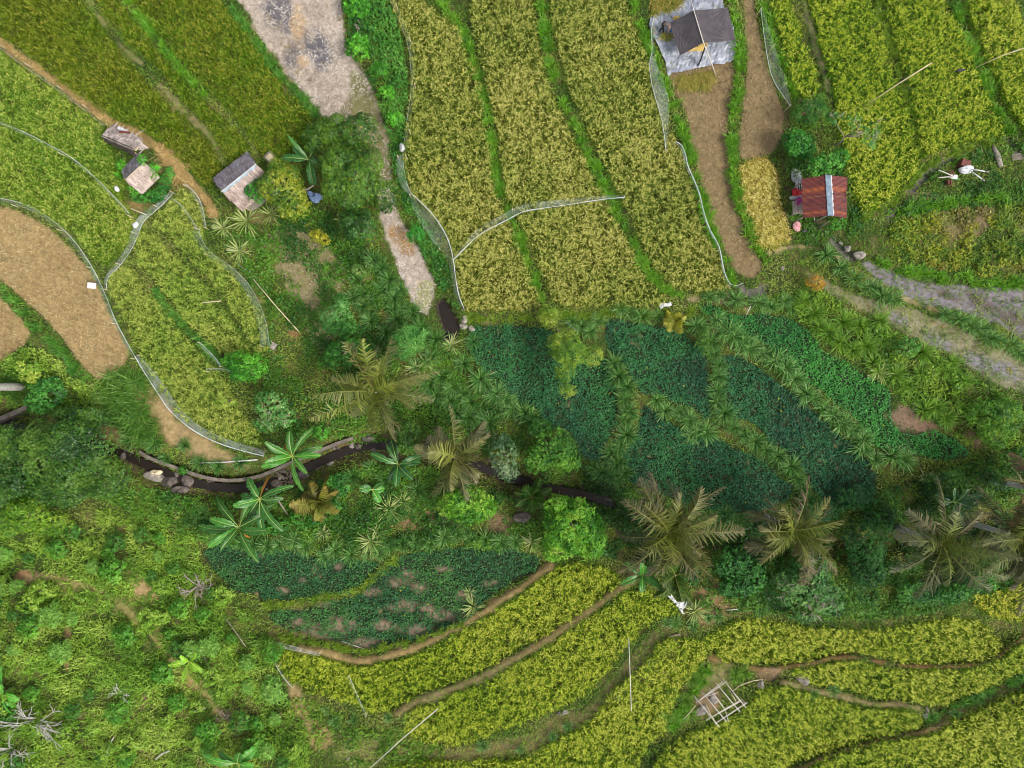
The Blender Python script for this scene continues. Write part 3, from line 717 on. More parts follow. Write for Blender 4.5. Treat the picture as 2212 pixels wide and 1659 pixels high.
rice('B', 'narrow green rice plot between the grey footpath and a grassy bund, above the long thatched roof', gB, yA, .6, wind, seed=2, ng=1.2)
rice('C', 'green rice field next to the burnt bare field at upper left', gB, yA, .6, wind, seed=3, ng=1.2)
rice('D', 'bright green netted rice field left of the two small thatched huts', gD, yD, .6, (-1.2, .3), seed=4, ng=1.8)
rice('E1', 'pale yellow green netted rice plot next to the straw coloured field', gE, yD, .55, None, seed=5)
rice('E2', 'middle one of three netted rice plots at left, holding a short bamboo pole', gE, yD, .55, None, seed=6)
rice('E3', 'netted rice plot between the dirt path and two spiky plants', gE, yD, .55, None, seed=7)
rice('H1', 'ripe golden rice field along the white sagging net', gH, yH, .55, None, seed=8)
rice('H2', 'ripe golden rice field crossed by the white hem of a net', gH, yH, .55, None, seed=9)
rice('H3', 'ripe golden rice field left of the silver sheet and its long stubble strip', gH, yH, .55, None, seed=10)
rice('H5', 'thin tapering rice strip ending at the pink flowering shrub', gT, yK, .55, None, seed=11)
rice('H6', 'green gold rice field right of the red roofed hut', gT, yK, .6, (-2.2, .25), seed=12)
rice('H7', 'green gold rice field ending above the rusty box and white handled machine', gT, yK, .6, (-2.2, .25), seed=13)
rice('H8', 'rice field cut off by the upper right corner of the photo', gT, yK, .6, (-2.2, .25), seed=14)
rice('K1', 'yellow green rice terrace below the patchy sweet potato plot', gK, yK, .55, None, seed=15)
rice('K2', 'yellow green rice terrace that ends at the white sheet under the palm', gK, yK, .55, None, seed=16)
rice('K3', 'yellow green rice terrace left of the bamboo rack', gK, yK, .55, None, seed=17)
rice('K4', 'rounded rice terrace below the shrub with bare twigs', gK, yK, .55, (-.6, .3), seed=18)
rice('K5', 'rice terrace between two thin brown bunds, next to the grey stone', gK, yK, .55, (-.6, .3), seed=19)
rice('K6', 'rice terrace right below the bamboo rack', gK, yK, .55, (-.6, .3), seed=20)
rice('K7', 'bright rice terrace in the lower right corner', gK, yK, .55, (-.4, .3), seed=21)
rice('K8', 'small bright rice plot under the rightmost palm', gK, [(176, 182, 40), (192, 190, 56)], .55, None, seed=22)
rice('H4', 'heap of flattened yellow rice straw left of the red roofed hut', [(154, 150, 54), (176, 168, 70), (186, 174, 86)], [(200, 188, 96), (212, 198, 120)], .6, (-.9, .5), dens=34, lean=1.1, seed=23)


# ------------------------------------------------------------------ stubble
def stubble(poly, label, cols, dens, seed, L=(.07, .16), name='rice_stubble', keep=None, lean=1.0):
    r = np.random.default_rng(200 + seed)
    p = spread(poly, dens, r)
    if keep is not None:
        p = p[keep(p)]
    n = len(p)
    B = W(p[:, 0], p[:, 1], zat(p[:, 0], p[:, 1]))
    t = np.clip(fbm(p[:, 0], p[:, 1], 50, seed) * 1.7 - .35 + r.normal(0, .22, n), 0, 1)
    c = pal(cols, t, r, .16)
    o = qmesh(name, *blades(B, r.uniform(L[0], L[1], n), r.random(n) * 2 * PI, np.abs(r.normal(lean, .4, n)), r.uniform(.022, .042, n), c * .7, c, .3), 'dry_straw')
    return tag(o, label, 'stubble', kind='stuff')


sA = [(136, 114, 76), (174, 152, 108), (198, 178, 134), (156, 148, 92)]
sB = [(112, 94, 68), (150, 130, 96), (176, 156, 120), (120, 120, 74)]
sF = [(146, 132, 114), (194, 182, 168), (220, 210, 200)]
stubble(ST['S1'], 'golden brown cut rice stubble over the broad field at left edge', sA, 90, 1, (.1, .24))
stubble(ST['S2'], 'golden cut stubble in the small field corner at the left edge', sA, 90, 2, (.1, .24))
stubble(ST['S3'], 'brown cut stubble on the strip below the silver sheet', sB, 80, 3, (.09, .2))
stubble(ST['S4'], 'brown cut stubble on the strip right of the dark tarp', sB, 80, 4, (.09, .2))
nb_ = lambda p: (bil(gcol, p[:, 0], p[:, 1], GX[0], GY[0], G).mean(-1) > .12) & (fbm(p[:, 0], p[:, 1], 20, 3) > .3)
stubble(ST['F'], 'pale dry straw litter on the burnt bare field', sF, 120, 5, (.1, .26), 'straw_litter', nb_, 1.3)
stubble(ST['G'], 'pale dry grass on the small patch above the feathery tree', [(150, 140, 100), (190, 176, 140), (120, 130, 70)], 120, 6, (.1, .22), 'dry_grass', lambda p: fbm(p[:, 0], p[:, 1], 26, 3) > .3 + .35 * rng.random(len(p)), 1.0)


# ------------------------------------------------------------------ sweet potato plots
def potato(key, label, cols, seed, dens=270, keep=None):
    r = np.random.default_rng(300 + seed)
    p = spread(SP[key], dens, r)
    p = p + (np.stack([fbm(p[:, 0], p[:, 1], 22, 5), fbm(p[:, 0], p[:, 1], 22, 6)], -1) - .5) * 22 + r.normal(0, 1.5, p.shape)
    if keep is not None:
        p = p[keep(p)]
    n = len(p); hgt = .05 + .26 * sstep(.3, .75, fbm(p[:, 0], p[:, 1], 15, seed)) * r.random(n) ** .5
    B = W(p[:, 0], p[:, 1], zat(p[:, 0], p[:, 1]) + hgt)
    D, Sd = flat_dirs(n, r, .45)
    t = np.clip(fbm(p[:, 0], p[:, 1], 130, seed + 2) * 1.5 - .25 + r.normal(0, .2, n), 0, 1)
    c = pal(cols, t, r, .2)
    k = r.random(n) < .0015
    c[k] = lin((170, 160, 40))
    V, Q, C = leaves(B, D, Sd, r.uniform(.06, .13, n), r.uniform(.06, .12, n), c)
    return tag(qmesh('sweet_potato_plot', V, Q, C, 'soft_leaf'), label, 'sweet potato', kind='stuff')


vD = [(32, 80, 56), (44, 104, 62), (60, 122, 60)]
vB = [(42, 104, 50), (56, 130, 54), (76, 150, 58)]
potato('V1', 'dark green sweet potato plot under the yellow green leaning tree', vD, 1)
potato('V2', 'dark green sweet potato plot below the yellow fan shaped palm', vD, 2)
potato('V3', 'dark green sweet potato plot above the tall ragged palm fronds', vD, 3)
potato('V4', 'dark green sweet potato plot between two long rows of spiky clumps', vD, 4)
potato('V5', 'brighter green sweet potato plot, the rightmost, with a bare brown patch', vB, 5, keep=lambda p: ((p[:, 0] - 1970) / 34) ** 2 + ((p[:, 1] - 915) / 24) ** 2 > .8 + .5 * fbm(p[:, 0], p[:, 1], 12, 1))


def gapkeep(p):
    k = np.zeros(len(p))
    for x, y, a, b in GAPS:
        k = np.maximum(k, 1.15 - .55 * np.sqrt(((p[:, 0] - x) / a) ** 2 + ((p[:, 1] - y) / b) ** 2))
    f = fbm(p[:, 0], p[:, 1], 13, 8) * .75 + fbm(p[:, 0], p[:, 1], 40, 3) * .25
    return f + .12 * rs.normal(0, 1, len(p)) > .16 + .36 * np.clip(k, 0, 1)


v6 = [(40, 84, 54), (54, 108, 56), (82, 132, 58)]
potato('V6', 'dark green sweet potato plot right of the grey dead shrub', v6, 6, 250, gapkeep)
potato('V7', 'patchy sweet potato plot with pink brown earth gaps', v6, 7, 250, gapkeep)

# ------------------------------------------------------------------ grass strips on the bunds
STRIPS = {
    'grass on the bund between the first and second golden rice fields, from left': ([(935, -60), (950, 10), (985, 40), (1004, 80), (1016, 130), (1036, 170), (1048, 230), (1058, 280), (1066, 330), (1074, 390), (1090, 440), (1110, 480), (1126, 530), (1146, 570), (1160, 610), (1178, 655)], 13),
    'grass on the bund between the second and third golden rice fields, from left': ([(1150, -60), (1168, 0), (1174, 50), (1184, 110), (1200, 170), (1217, 220), (1238, 260), (1262, 310), (1282, 350), (1302, 390), (1322, 430), (1342, 470), (1362, 515), (1387, 560), (1412, 600), (1440, 630), (1475, 642)], 13),
    'grass on the bund left of the silver sheet and the stubble strip': ([(1352, -60), (1370, 0), (1388, 50), (1402, 95), (1420, 135), (1436, 170), (1450, 215), (1466, 250), (1482, 300), (1498, 350), (1512, 400), (1524, 450), (1548, 520), (1572, 570), (1590, 612)], 13),
    'grass on the bund between the two brown stubble strips': ([(1580, -60), (1584, 0), (1594, 60), (1601, 120), (1598, 180), (1588, 230), (1583, 290), (1584, 350), (1592, 400), (1604, 450), (1620, 500), (1645, 545), (1660, 575)], 12),
    'bright grass ridge between the two green rice plots at upper left': ([(250, -60), (270, -10), (300, 35), (330, 75), (358, 112), (385, 142), (412, 172), (440, 205)], 8),
    'grass along the lower left edge of the burnt bare field': ([(476, -40), (500, 20), (530, 62), (556, 95), (584, 140), (612, 172), (645, 205), (680, 240)], 12),
    'tall grass band between two green gold rice fields at upper right': ([(2060, -60), (2075, 20), (2095, 80), (2118, 130), (2142, 190), (2165, 240), (2190, 285)], 15),
    'grass behind the net right of the stubble strip': ([(1648, 0), (1662, 60), (1680, 110), (1700, 160), (1720, 200)], 14),
    'thin grass line between the green gold rice fields above the machine': ([(1897, 0), (1922, 80), (1946, 150), (1966, 230), (1980, 300), (1996, 340)], 6),
    'yellow green grass bund along the end of the green gold rice fields': ([(1866, 470), (1912, 452), (1950, 420), (1992, 372), (2020, 345), (2070, 325), (2130, 308), (2180, 300)], 8),
    'grass bank between the straw coloured fields and the left thicket': ([(0, 615), (30, 655), (60, 690), (90, 720), (120, 752), (150, 790), (180, 820)], 13),
    'grassy bank along the bottom of the golden rice fields': ([(1005, 686), (1060, 688), (1120, 684), (1180, 680), (1250, 682), (1320, 676), (1390, 678), (1440, 684), (1500, 672)], 13),
    'wet grass edge of the lane between the netted rice plots': ([(330, 620), (365, 665), (400, 705), (430, 735), (470, 775), (500, 800)], 11),
    'yellow grass ridge between the two lower sweet potato plots': ([(560, 1309), (610, 1308), (660, 1300), (710, 1290), (760, 1282), (790, 1265), (815, 1240), (850, 1212)], 7),
    'ferns along the lower edge of the patchy sweet potato plot': ([(600, 1380), (650, 1392), (700, 1400), (750, 1412), (800, 1412), (860, 1398), (930, 1380), (1000, 1352)], 8),
    'grass row above the upper right muddy terraces': ([(1900, 560), (1950, 580), (2010, 592), (2080, 600), (2150, 608), (2212, 606), (2280, 612)], 18),
    'long grass band below the white handled machine': ([(1930, 460), (1980, 446), (2030, 440), (2080, 430), (2130, 420), (2180, 428)], 14),
    'dark grass by the bamboo rack': ([(1440, 1590), (1470, 1550), (1490, 1520), (1510, 1480), (1530, 1450)], 15),
    'grass fringe beside the lower right terraces': ([(2010, 1560), (2060, 1540), (2110, 1515), (2160, 1490), (2212, 1470), (2270, 1450)], 11),
}


def strip(label, line, hw, seed, cols, L=(.35, .68), dens=60):
    r = np.random.default_rng(400 + seed)
    line = chaikin(line, False, 2)
    seg = np.linalg.norm(np.diff(line, axis=0), axis=1); cum = np.concatenate([[0], np.cumsum(seg)])
    m = max(4, int(cum[-1] / 7))                              # tuft centres
    u = r.random(m) * cum[-1]
    cx = np.interp(u, cum, line[:, 0]) + r.normal(0, hw * .3, m); cy = np.interp(u, cum, line[:, 1]) + r.normal(0, hw * .3, m)
    nb = int(dens * .5)
    n = m * nb
    hh = np.repeat(r.uniform(.6, 1.15, m), nb)
    B = W(cx, cy, zat(cx, cy) + .35); B[:, 2] = gz(B[:, 0], B[:, 1])
    P = np.repeat(B, nb, 0) + r.normal(0, .07, (n, 3)) * (1, 1, 0)
    t = np.clip(np.repeat(r.random(m), nb) * .6 + r.random(n) * .4, 0, 1)
    c = pal(cols, t, r, .14)
    V, Q, C = blades(P, hh * r.uniform(L[0], L[1], n), r.random(n) * 2 * PI, r.uniform(.15, 1.0, n), r.uniform(.026, .046, n), c * .65, c, r.uniform(.3, .9, n))
    return tag(qmesh('bund_grass', V, Q, C, 'soft_leaf'), label, 'grass', kind='stuff')


gg = [(66, 118, 20), (98, 156, 28), (134, 182, 52)]
for n, (lb, (l, hw)) in enumerate(STRIPS.items()):
    cc = gg
    L = (.35, .68)
    if n in (5, 10, 12, 18): cc = [(58, 110, 36), (86, 146, 46), (122, 172, 70)]; L = (.3, .6)
    if n in (8, 9, 11, 13, 14): cc = [(84, 122, 24), (116, 148, 34), (146, 166, 56)]; L = (.25, .5)
    strip(lb, l, hw, n, cc, L)
# tall windswept reed grass by the left stream bend
r = np.random.default_rng(77)
pp = spread(chaikin([(215, 830), (245, 806), (290, 800), (315, 830), (320, 870), (335, 910), (330, 960), (300, 965), (265, 930), (235, 900), (215, 870)]), 10, r)
m = len(pp); B = W(pp[:, 0] - 12, pp[:, 1], zat(pp[:, 0], pp[:, 1]) + .4); B[:, 2] = gz(B[:, 0], B[:, 1]); nb = 16
P = np.repeat(B, nb, 0) + r.normal(0, .08, (m * nb, 3)) * (1, 1, 0); n = m * nb
c = pal([(62, 112, 30), (92, 146, 44), (140, 176, 88)], r.random(n), r, .14)
tag(qmesh('tall_grass', *blades(P, r.uniform(.7, 1.5, n), np.where(r.random(n) < .7, r.normal(.15, .5, n), r.random(n) * 6.28), r.uniform(.4, 1.0, n), r.uniform(.022, .04, n), c * .7, c, r.uniform(.4, .9, n)), 'soft_leaf'),
    'tall windswept reed grass below the straw coloured field', 'grass', kind='stuff')
pp = spread(np.array([(0, 780), (60, 812), (75, 845), (60, 870), (0, 850), (-100, 850), (-100, 790)], float), 14, r)
m = len(pp); B = W(pp[:, 0], pp[:, 1], zat(pp[:, 0], pp[:, 1])); P = np.repeat(B, 16, 0) + r.normal(0, .08, (m * 16, 3)) * (1, 1, 0); n = m * 16
c = pal([(50, 96, 26), (78, 130, 36), (120, 156, 70)], r.random(n), r, .14)
tag(qmesh('tall_grass', *blades(P, r.uniform(.5, 1.0, n), r.normal(0, .6, n), r.uniform(.3, 1.0, n), r.uniform(.02, .034, n), c * .7, c, .6), 'soft_leaf'), 'long grass under the pale palm trunk at left edge', 'grass', kind='stuff')
# cut green rice sheaf below the silver sheet and the uncut corner above it
for poly, lb, k in (([(1452, 165), (1480, 158), (1510, 152), (1540, 150), (1545, 165), (1530, 190), (1490, 192), (1462, 188)], 'yellow green cut rice spread below the silver sheet', 1),
                    ([(1405, -20), (1470, -60), (1475, 0), (1462, 14), (1446, 23), (1424, 23), (1415, 28), (1404, 36)], 'patch of standing golden rice stalks above the silver sheet', 2)):
    pp = spread(np.array(poly, float), 220, r); n = len(pp); P = W(pp[:, 0], pp[:, 1], zat(pp[:, 0], pp[:, 1]) + .05)
    c = pal([(112, 128, 40), (156, 148, 66), (190, 166, 96)], r.random(n), r, .14)
    tag(qmesh('cut_rice', *blades(P, r.uniform(.3, .6, n), r.normal(-1.3, .5, n), r.uniform(.9, 1.4, n), .03, c * .85, c, .2), 'rice_leaf'), lb, 'cut rice', kind='stuff')

# ------------------------------------------------------------------ free ground: short grass and leafy undergrowth
fr = np.random.default_rng(55)


def free_pts(poly, dens, r, maxocc=0):
    p = spread(np.asarray(poly, float), dens, r)
    i = np.clip(((p[:, 0] - GX[0]) / G).round().astype(int), 0, gx.shape[1] - 1); j = np.clip(((p[:, 1] - GY[0]) / G).round().astype(int), 0, gx.shape[0] - 1)
    o_ = occ[j, i]
    k = (o_ == 0) | ((o_ == 2) & (r.random(len(p)) < .06)) | ((o_ == 4) & (r.random(len(p)) < .3))
    return p[k]


p = free_pts([(-100, -90), (2312, -90), (2312, 1750), (-100, 1750)], 120, fr)
lum = bil(gcol, p[:, 0], p[:, 1], GX[0], GY[0], G)
dry = sstep(.02, .09, lum[:, 0] - lum[:, 1] * .92)
p = p[fr.random(len(p)) > dry * .75]
n = len(p)
lum = bil(gcol, p[:, 0], p[:, 1], GX[0], GY[0], G); dry = sstep(.02, .09, lum[:, 0] - lum[:, 1] * .92)
t = np.clip(fbm(p[:, 0], p[:, 1], 90, 31) * 1.7 - .35 + fr.normal(0, .2, n), 0, 1)
c = pal([(72, 116, 34), (102, 144, 38), (134, 162, 52), (158, 170, 84)], t, fr, .16)
cd = pal([(150, 132, 84), (176, 156, 108)], fr.random(n), fr, .1)
c = c + (cd - c) * (dry * (fr.random(n) < .8))[:, None]
B = W(p[:, 0], p[:, 1], zat(p[:, 0], p[:, 1]))
tag(qmesh('short_grass', *blades(B, fr.uniform(.1, .3, n) * (1 - .4 * dry), fr.random(n) * 2 * PI, fr.uniform(.2, 1.2, n), fr.uniform(.022, .04, n), c * .75, c, .4), 'soft_leaf'), 'short mixed grass over banks and slopes between the plots', 'grass', kind='stuff')


def under(name, label, poly, cols, dens, seed, hmax=.5, thr=.42, sc=34, size=(.1, .22), bl=.3):
    """leafy ground cover in clumps, with some long blades"""
    r = np.random.default_rng(500 + seed)
    poly = chaikin(poly)
    p = free_pts(poly, dens, r)
    f = fbm(p[:, 0], p[:, 1], sc, seed); p = p[f > thr]; f = f[f > thr]
    n = len(p); h = hmax * sstep(thr, .8, f) * r.random(n) ** .6
    B = W(p[:, 0], p[:, 1], zat(p[:, 0], p[:, 1]) + h + .03)
    t = np.clip(fbm(p[:, 0], p[:, 1], 60, seed + 7) * 2.0 - .5 + r.normal(0, .15, n), 0, 1)
    c = pal(cols, t, r, .2)
    D, Sd = flat_dirs(n, r, .5)
    s = r.uniform(size[0], size[1], n)
    parts = [leaves(B, D, Sd, s, s * r.uniform(.45, .75, n), c)]
    k = r.random(n) < bl * .3
    m = int(k.sum())
    parts.append(blades(B[k] - (0, 0, .05), r.uniform(.3, .7, m), r.random(m) * 2 * PI, r.uniform(.3, 1.1, m), r.uniform(.024, .04, m), c[k] * .8, c[k] * 1.25, .5))
    V, Q, C = cat(parts)
    return tag(qmesh(name, V, Q, C, 'soft_leaf'), label, 'undergrowth', kind='stuff')


yg = [(92, 132, 38), (114, 154, 46), (138, 170, 58), (156, 178, 76)]
dg = [(28, 66, 26), (48, 96, 32), (72, 120, 40), (104, 140, 48)]
mg = [(42, 88, 26), (70, 118, 32), (98, 140, 42)]
under('undergrowth', 'bright yellow green scrub over the slope in the lower left corner', [(-100, 1180), (100, 1120), (300, 1090), (420, 1140), (440, 1250), (560, 1330), (590, 1400), (600, 1470), (640, 1540), (680, 1600), (650, 1750), (-100, 1750)], yg, 210, 1, .5, .42, 30, (.08, .18), .8)
under('undergrowth', 'green scrub along the stream between the bananas and the big left tree', [(200, 1060), (330, 1050), (430, 1080), (600, 1070), (760, 1010), (900, 1000), (1100, 1060), (1200, 1160), (1190, 1200), (850, 1185), (600, 1180), (430, 1180), (300, 1120)], mg, 200, 2, .6, .42)
under('undergrowth', 'dark green scrub in the shaded gully under the right palms', [(1160, 980), (1330, 1020), (1560, 1110), (1800, 1100), (1900, 1060), (2100, 1000), (2320, 930), (2320, 1260), (2090, 1290), (1900, 1330), (1640, 1330), (1500, 1260), (1250, 1190), (1180, 1100)], dg, 220, 3, .9, .36, 40, (.08, .2))
under('undergrowth', 'tangled green weeds between the central dry strip and the netted rice', [(440, 470), (560, 440), (700, 440), (800, 540), (870, 700), (1000, 760), (1030, 830), (1170, 960), (1100, 1000), (900, 950), (700, 960), (600, 960), (560, 800), (590, 700), (560, 640)], mg, 170, 4, .5, .45)
under('undergrowth', 'yellow flowering weeds on the rough plot right of the red roofed hut', [(1930, 470), (2060, 450), (2320, 430), (2320, 610), (2130, 600), (1960, 570), (1900, 540)], [(60, 100, 24), (110, 136, 34), (158, 160, 44), (120, 110, 60)], 190, 5, .45, .40, 26)
under('undergrowth', 'mixed weeds on the plot around the white handled machine', [(1960, 420), (2050, 340), (2180, 300), (2320, 330), (2320, 430), (2060, 450), (1940, 470)], mg, 150, 6, .35, .45)
under('undergrowth', 'weedy bank between the bright sweet potato plot and the muddy terraces', [(1660, 600), (1760, 610), (1850, 680), (1950, 720), (2080, 800), (2320, 940), (2320, 1000), (2120, 1000), (2050, 930), (1940, 870), (1880, 800), (1780, 740), (1740, 690), (1660, 670)], [(58, 104, 24), (92, 136, 30), (124, 154, 44)], 170, 7, .5, .42)
under('undergrowth', 'leafy weeds at the left edge above the big tree', [(-100, 770), (60, 740), (150, 790), (230, 830), (230, 900), (150, 910), (60, 880), (-100, 860)], yg, 170, 8, .5, .4)
under('undergrowth', 'weeds around the red roofed hut', [(1690, 200), (1800, 220), (1830, 330), (1850, 450), (1900, 480), (1800, 540), (1710, 520), (1700, 400)], mg, 150, 9, .35, .45)
under('undergrowth', 'weeds between the round bushes and the tall net', [(745, -60), (830, -60), (870, 80), (885, 200), (870, 320), (880, 420), (960, 540), (1000, 680), (960, 640), (900, 520), (855, 400), (840, 290), (800, 170), (750, 90)], [(48, 104, 34), (70, 130, 42), (96, 150, 56)], 190, 10, .5, .38)
under('undergrowth', 'weeds under the palms beside the lower right rice terraces', [(1480, 1300), (1560, 1330), (1640, 1320), (1800, 1345), (2000, 1330), (2080, 1300), (2140, 1270), (2212, 1250), (2100, 1230), (1900, 1300), (1700, 1280), (1560, 1260)], mg, 170, 11, .4, .42)
under('undergrowth', 'grass and weeds below the lower rice terraces', [(600, 1480), (760, 1550), (860, 1570), (1000, 1630), (820, 1750), (620, 1750)], [(66, 110, 26), (98, 138, 34), (130, 152, 50)], 130, 12, .3, .45)
under('undergrowth', 'low weeds spreading over the two grey muddy terraces', [(1700, 560), (1850, 560), (2060, 615), (2320, 640), (2320, 900), (2200, 850), (2000, 740), (1850, 670), (1760, 600)], [(70, 110, 40), (104, 138, 44), (140, 150, 60)], 420, 13, .15, .47, 22, (.05, .11))

# dry straw lying on the dirt path by the huts
r = np.random.default_rng(88)
pt_ = PATHS[0][0]; pp = []
for _ in range(2600):
    k = r.integers(0, len(pt_) - 1); q = pt_[k] + (pt_[k + 1] - pt_[k]) * r.random() + r.normal(0, 6, 2)
    pp.append(q)
pp = np.array(pp + [(385 + r.normal(0, 18), 378 + r.normal(0, 16)) for _ in range(900)] + [(366 + r.normal(0, 12), 345 + r.normal(0, 10)) for _ in range(400)])
pp = pp[fbm(pp[:, 0], pp[:, 1], 22, 4) > .42]
n = len(pp); P = W(pp[:, 0], pp[:, 1], zat(pp[:, 0], pp[:, 1]) + .03); c = pal([(140, 112, 66), (176, 146, 92), (204, 178, 124)], r.random(n), r, .15)
tag(qmesh('straw_litter', *blades(P, r.uniform(.15, .5, n), r.random(n) * 6.28, r.uniform(1.2, 1.55, n), r.uniform(.015, .028, n), c, c, .05), 'dry_straw'), 'dry straw strewn along the diagonal dirt path and by the huts', 'straw', kind='stuff')

# ------------------------------------------------------------------ trees, bushes, palms, bananas
def rosettes(P, Nn, r, L, w, cols, t, nl=7, droop=.25, jit=.15):
    """sprays of leaves round each point, facing along Nn"""
    n = len(P); Nn = unit(Nn)
    a = np.cross(Nn, np.tile([0.3, .2, 1.], (n, 1)) + r.normal(0, .3, (n, 3))); a = unit(a); b = np.cross(Nn, a)
    th = (np.arange(nl) * 2 * PI / nl)[None] + r.random((n, 1)) * 6.28 + r.normal(0, .3, (n, nl))
    ct = np.cos(th)[..., None]; st = np.sin(th)[..., None]
    D = unit(a[:, None] * ct + b[:, None] * st + Nn[:, None] * r.normal(droop, .35, (n, nl, 1)))
    Sd = unit(np.cross(np.repeat(Nn[:, None], nl, 1), D) + r.normal(0, .25, (n, nl, 3)))
    c = np.repeat(pal(cols, t, r, jit)[:, None], nl, 1) * (1 + r.normal(0, .12, (n, nl, 1)))
    return leaves(np.repeat(P, nl, 0) + r.normal(0, L * .15, (n * nl, 3)), D.reshape(-1, 3), Sd.reshape(-1, 3), L * r.uniform(.7, 1.25, n * nl), w * r.uniform(.7, 1.2, n * nl), c.reshape(-1, 3))


def shell(lobes, dens, r, depth=.3, low=-.25, gap=.0, gsc=.5):
    """points spread through the outer part of a set of ellipsoid lobes"""
    Ps, Ns = [], []
    for (c, rx, ry, rz) in lobes:
        n = int(dens * 2 * PI * rx * ry * .85)
        v = unit(r.normal(0, 1, (n, 3))); v[:, 2] = np.where(v[:, 2] < low, -v[:, 2], v[:, 2])
        wob = 1 + .28 * (fbm(v[:, 0] * 2 + c[0], v[:, 1] * 2 + c[1] + v[:, 2], .8, 3) - .5) * 2
        k = (1 - depth * r.random(n) ** 1.6) * wob
        p = np.array(c) + v * np.array([rx, ry, rz]) * k[:, None]
        Ps.append(p); Ns.append(unit(v / np.array([rx, ry, rz])))
    P = np.concatenate(Ps); Nn = np.concatenate(Ns)
    keep = np.ones(len(P), bool)
    for (c, rx, ry, rz) in lobes:
        q = (P - np.array(c)) / np.array([rx, ry, rz])
        keep &= ((q ** 2).sum(1) > .36)
    if gap:
        keep &= fbm(P[:, 0] + P[:, 2] * .7, P[:, 1] - P[:, 2] * .5, gsc, 6) > gap
    return P[keep], Nn[keep]


def limbs(name, base, tips, r0, mat, parent, r):
    """a leaning tapered trunk that splits to limbs reaching the tips"""
    mb = MB(); base = Vector(base); cen = sum((Vector(t) for t in tips), Vector()) / len(tips)
    fork = base.lerp(cen, .45); fork.z = base.z + (cen.z - base.z) * .5
    mb.tube([base - Vector((0, 0, .3)), base.lerp(fork, .5) + Vector((r.normal(0, .05), r.normal(0, .05), 0)), fork], [r0, r0 * .8, r0 * .68], 8)
    for t in tips:
        t = Vector(t); m = fork.lerp(t, .5) + Vector((r.normal(0, .12), r.normal(0, .12), .1))
        mb.tube([fork, m, t], [r0 * .5, r0 * .3, r0 * .1], 6)
    return mb.build(name, mat, parent, True)


def tree(label, px, py, lobes, cols, seed, leaf=.11, asp=.5, dens=46, nl=6, name='tree', catg='tree', mat='soft_leaf', group=None, trunk=.14, gap=.0, bark='bark', twigs=0, low=-.25, extra=None, flat=.0, gsc=.5):
    """lobes: (dx, dy, rx, ry, height above ground, rz) in plan units for the first four, metres for the rest"""
    r = np.random.default_rng(700 + seed)
    h0 = max(l[4] for l in lobes)
    b = base_of(px, py, h0 * .8)
    o = empty(name, b, label, catg, group)
    L3 = []
    for dx, dy, rx, ry, h, rz in lobes:
        z = b.z + h; f = S * (H - z) / H
        q = W(px + dx, py + dy, z)
        L3.append(((q[0], q[1], z), rx * f * .9, ry * f * .9, rz))
    main = list(L3)
    for c, rx, ry, rz in main:                      # knobs of foliage standing out of the crown
        for _ in range(int(3 + 4 * min(rx, 1.6))):
            a = r.random() * 6.28; e = r.uniform(.15, 1.2); k = r.uniform(.28, .46)
            L3.append(((c[0] + math.cos(a) * math.cos(e) * rx * .82, c[1] + math.sin(a) * math.cos(e) * ry * .82, c[2] + math.sin(e) * rz * .8), rx * k, ry * k, min(rx, rz) * k * 1.1))
    P, Nn = shell(L3, dens, r, low=low, gap=gap, gsc=gsc)
    g = np.maximum(gz(P[:, 0], P[:, 1]) + .05, P[:, 2]); P[:, 2] = g
    Nn = unit(Nn * (1 - flat) + np.array([0, 0, 1.]) * (flat + .25))
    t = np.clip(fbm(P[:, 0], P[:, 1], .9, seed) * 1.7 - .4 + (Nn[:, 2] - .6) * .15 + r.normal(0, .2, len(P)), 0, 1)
    V, Q, C = rosettes(P, Nn, r, leaf, leaf * asp, cols, t, nl)
    if extra is not None:                          # fruits, blossoms or yellowing leaves
        k = r.random(len(C) // 4) < extra[1]
        C = C.reshape(-1, 4, 3); C[k] = pal(extra[0], r.random(k.sum()), r, .1)[:, None]; C = C.reshape(-1, 3)
    qmesh('crown' if catg == 'tree' else 'foliage', V, Q, C, mat, o)
    tips = [(c[0] + r.normal(0, .1), c[1] + r.normal(0, .1), c[2] + rz * .3) for c, rx, ry, rz in main]
    limbs('trunk' if catg == 'tree' else 'stem', b, tips, trunk, bark, o, r)
    if twigs:
        mb = MB()
        for _ in range(twigs):
            c, rx, ry, rz = main[r.integers(len(main))]
            a = r.random() * 6.28; q = Vector(c) + Vector((math.cos(a) * rx * .2, math.sin(a) * ry * .2, rz * .6))
            e = Vector(c) + Vector((math.cos(a) * rx * r.uniform(.5, 1), math.sin(a) * ry * r.uniform(.5, 1), rz * r.uniform(.8, 1.2)))
            m_ = q.lerp(e, .5) + Vector((r.normal(0, .1), r.normal(0, .1), .06))
            mb.tube([q, m_, e], [.025, .016, .006], 4)
            for _ in range(3):
                e2 = m_ + Vector((r.normal(0, .3), r.normal(0, .3), r.uniform(0, .25))); mb.tube([m_, e2], [.012, .005], 4)
        mb.build('twigs', 'twig', o)
    return o


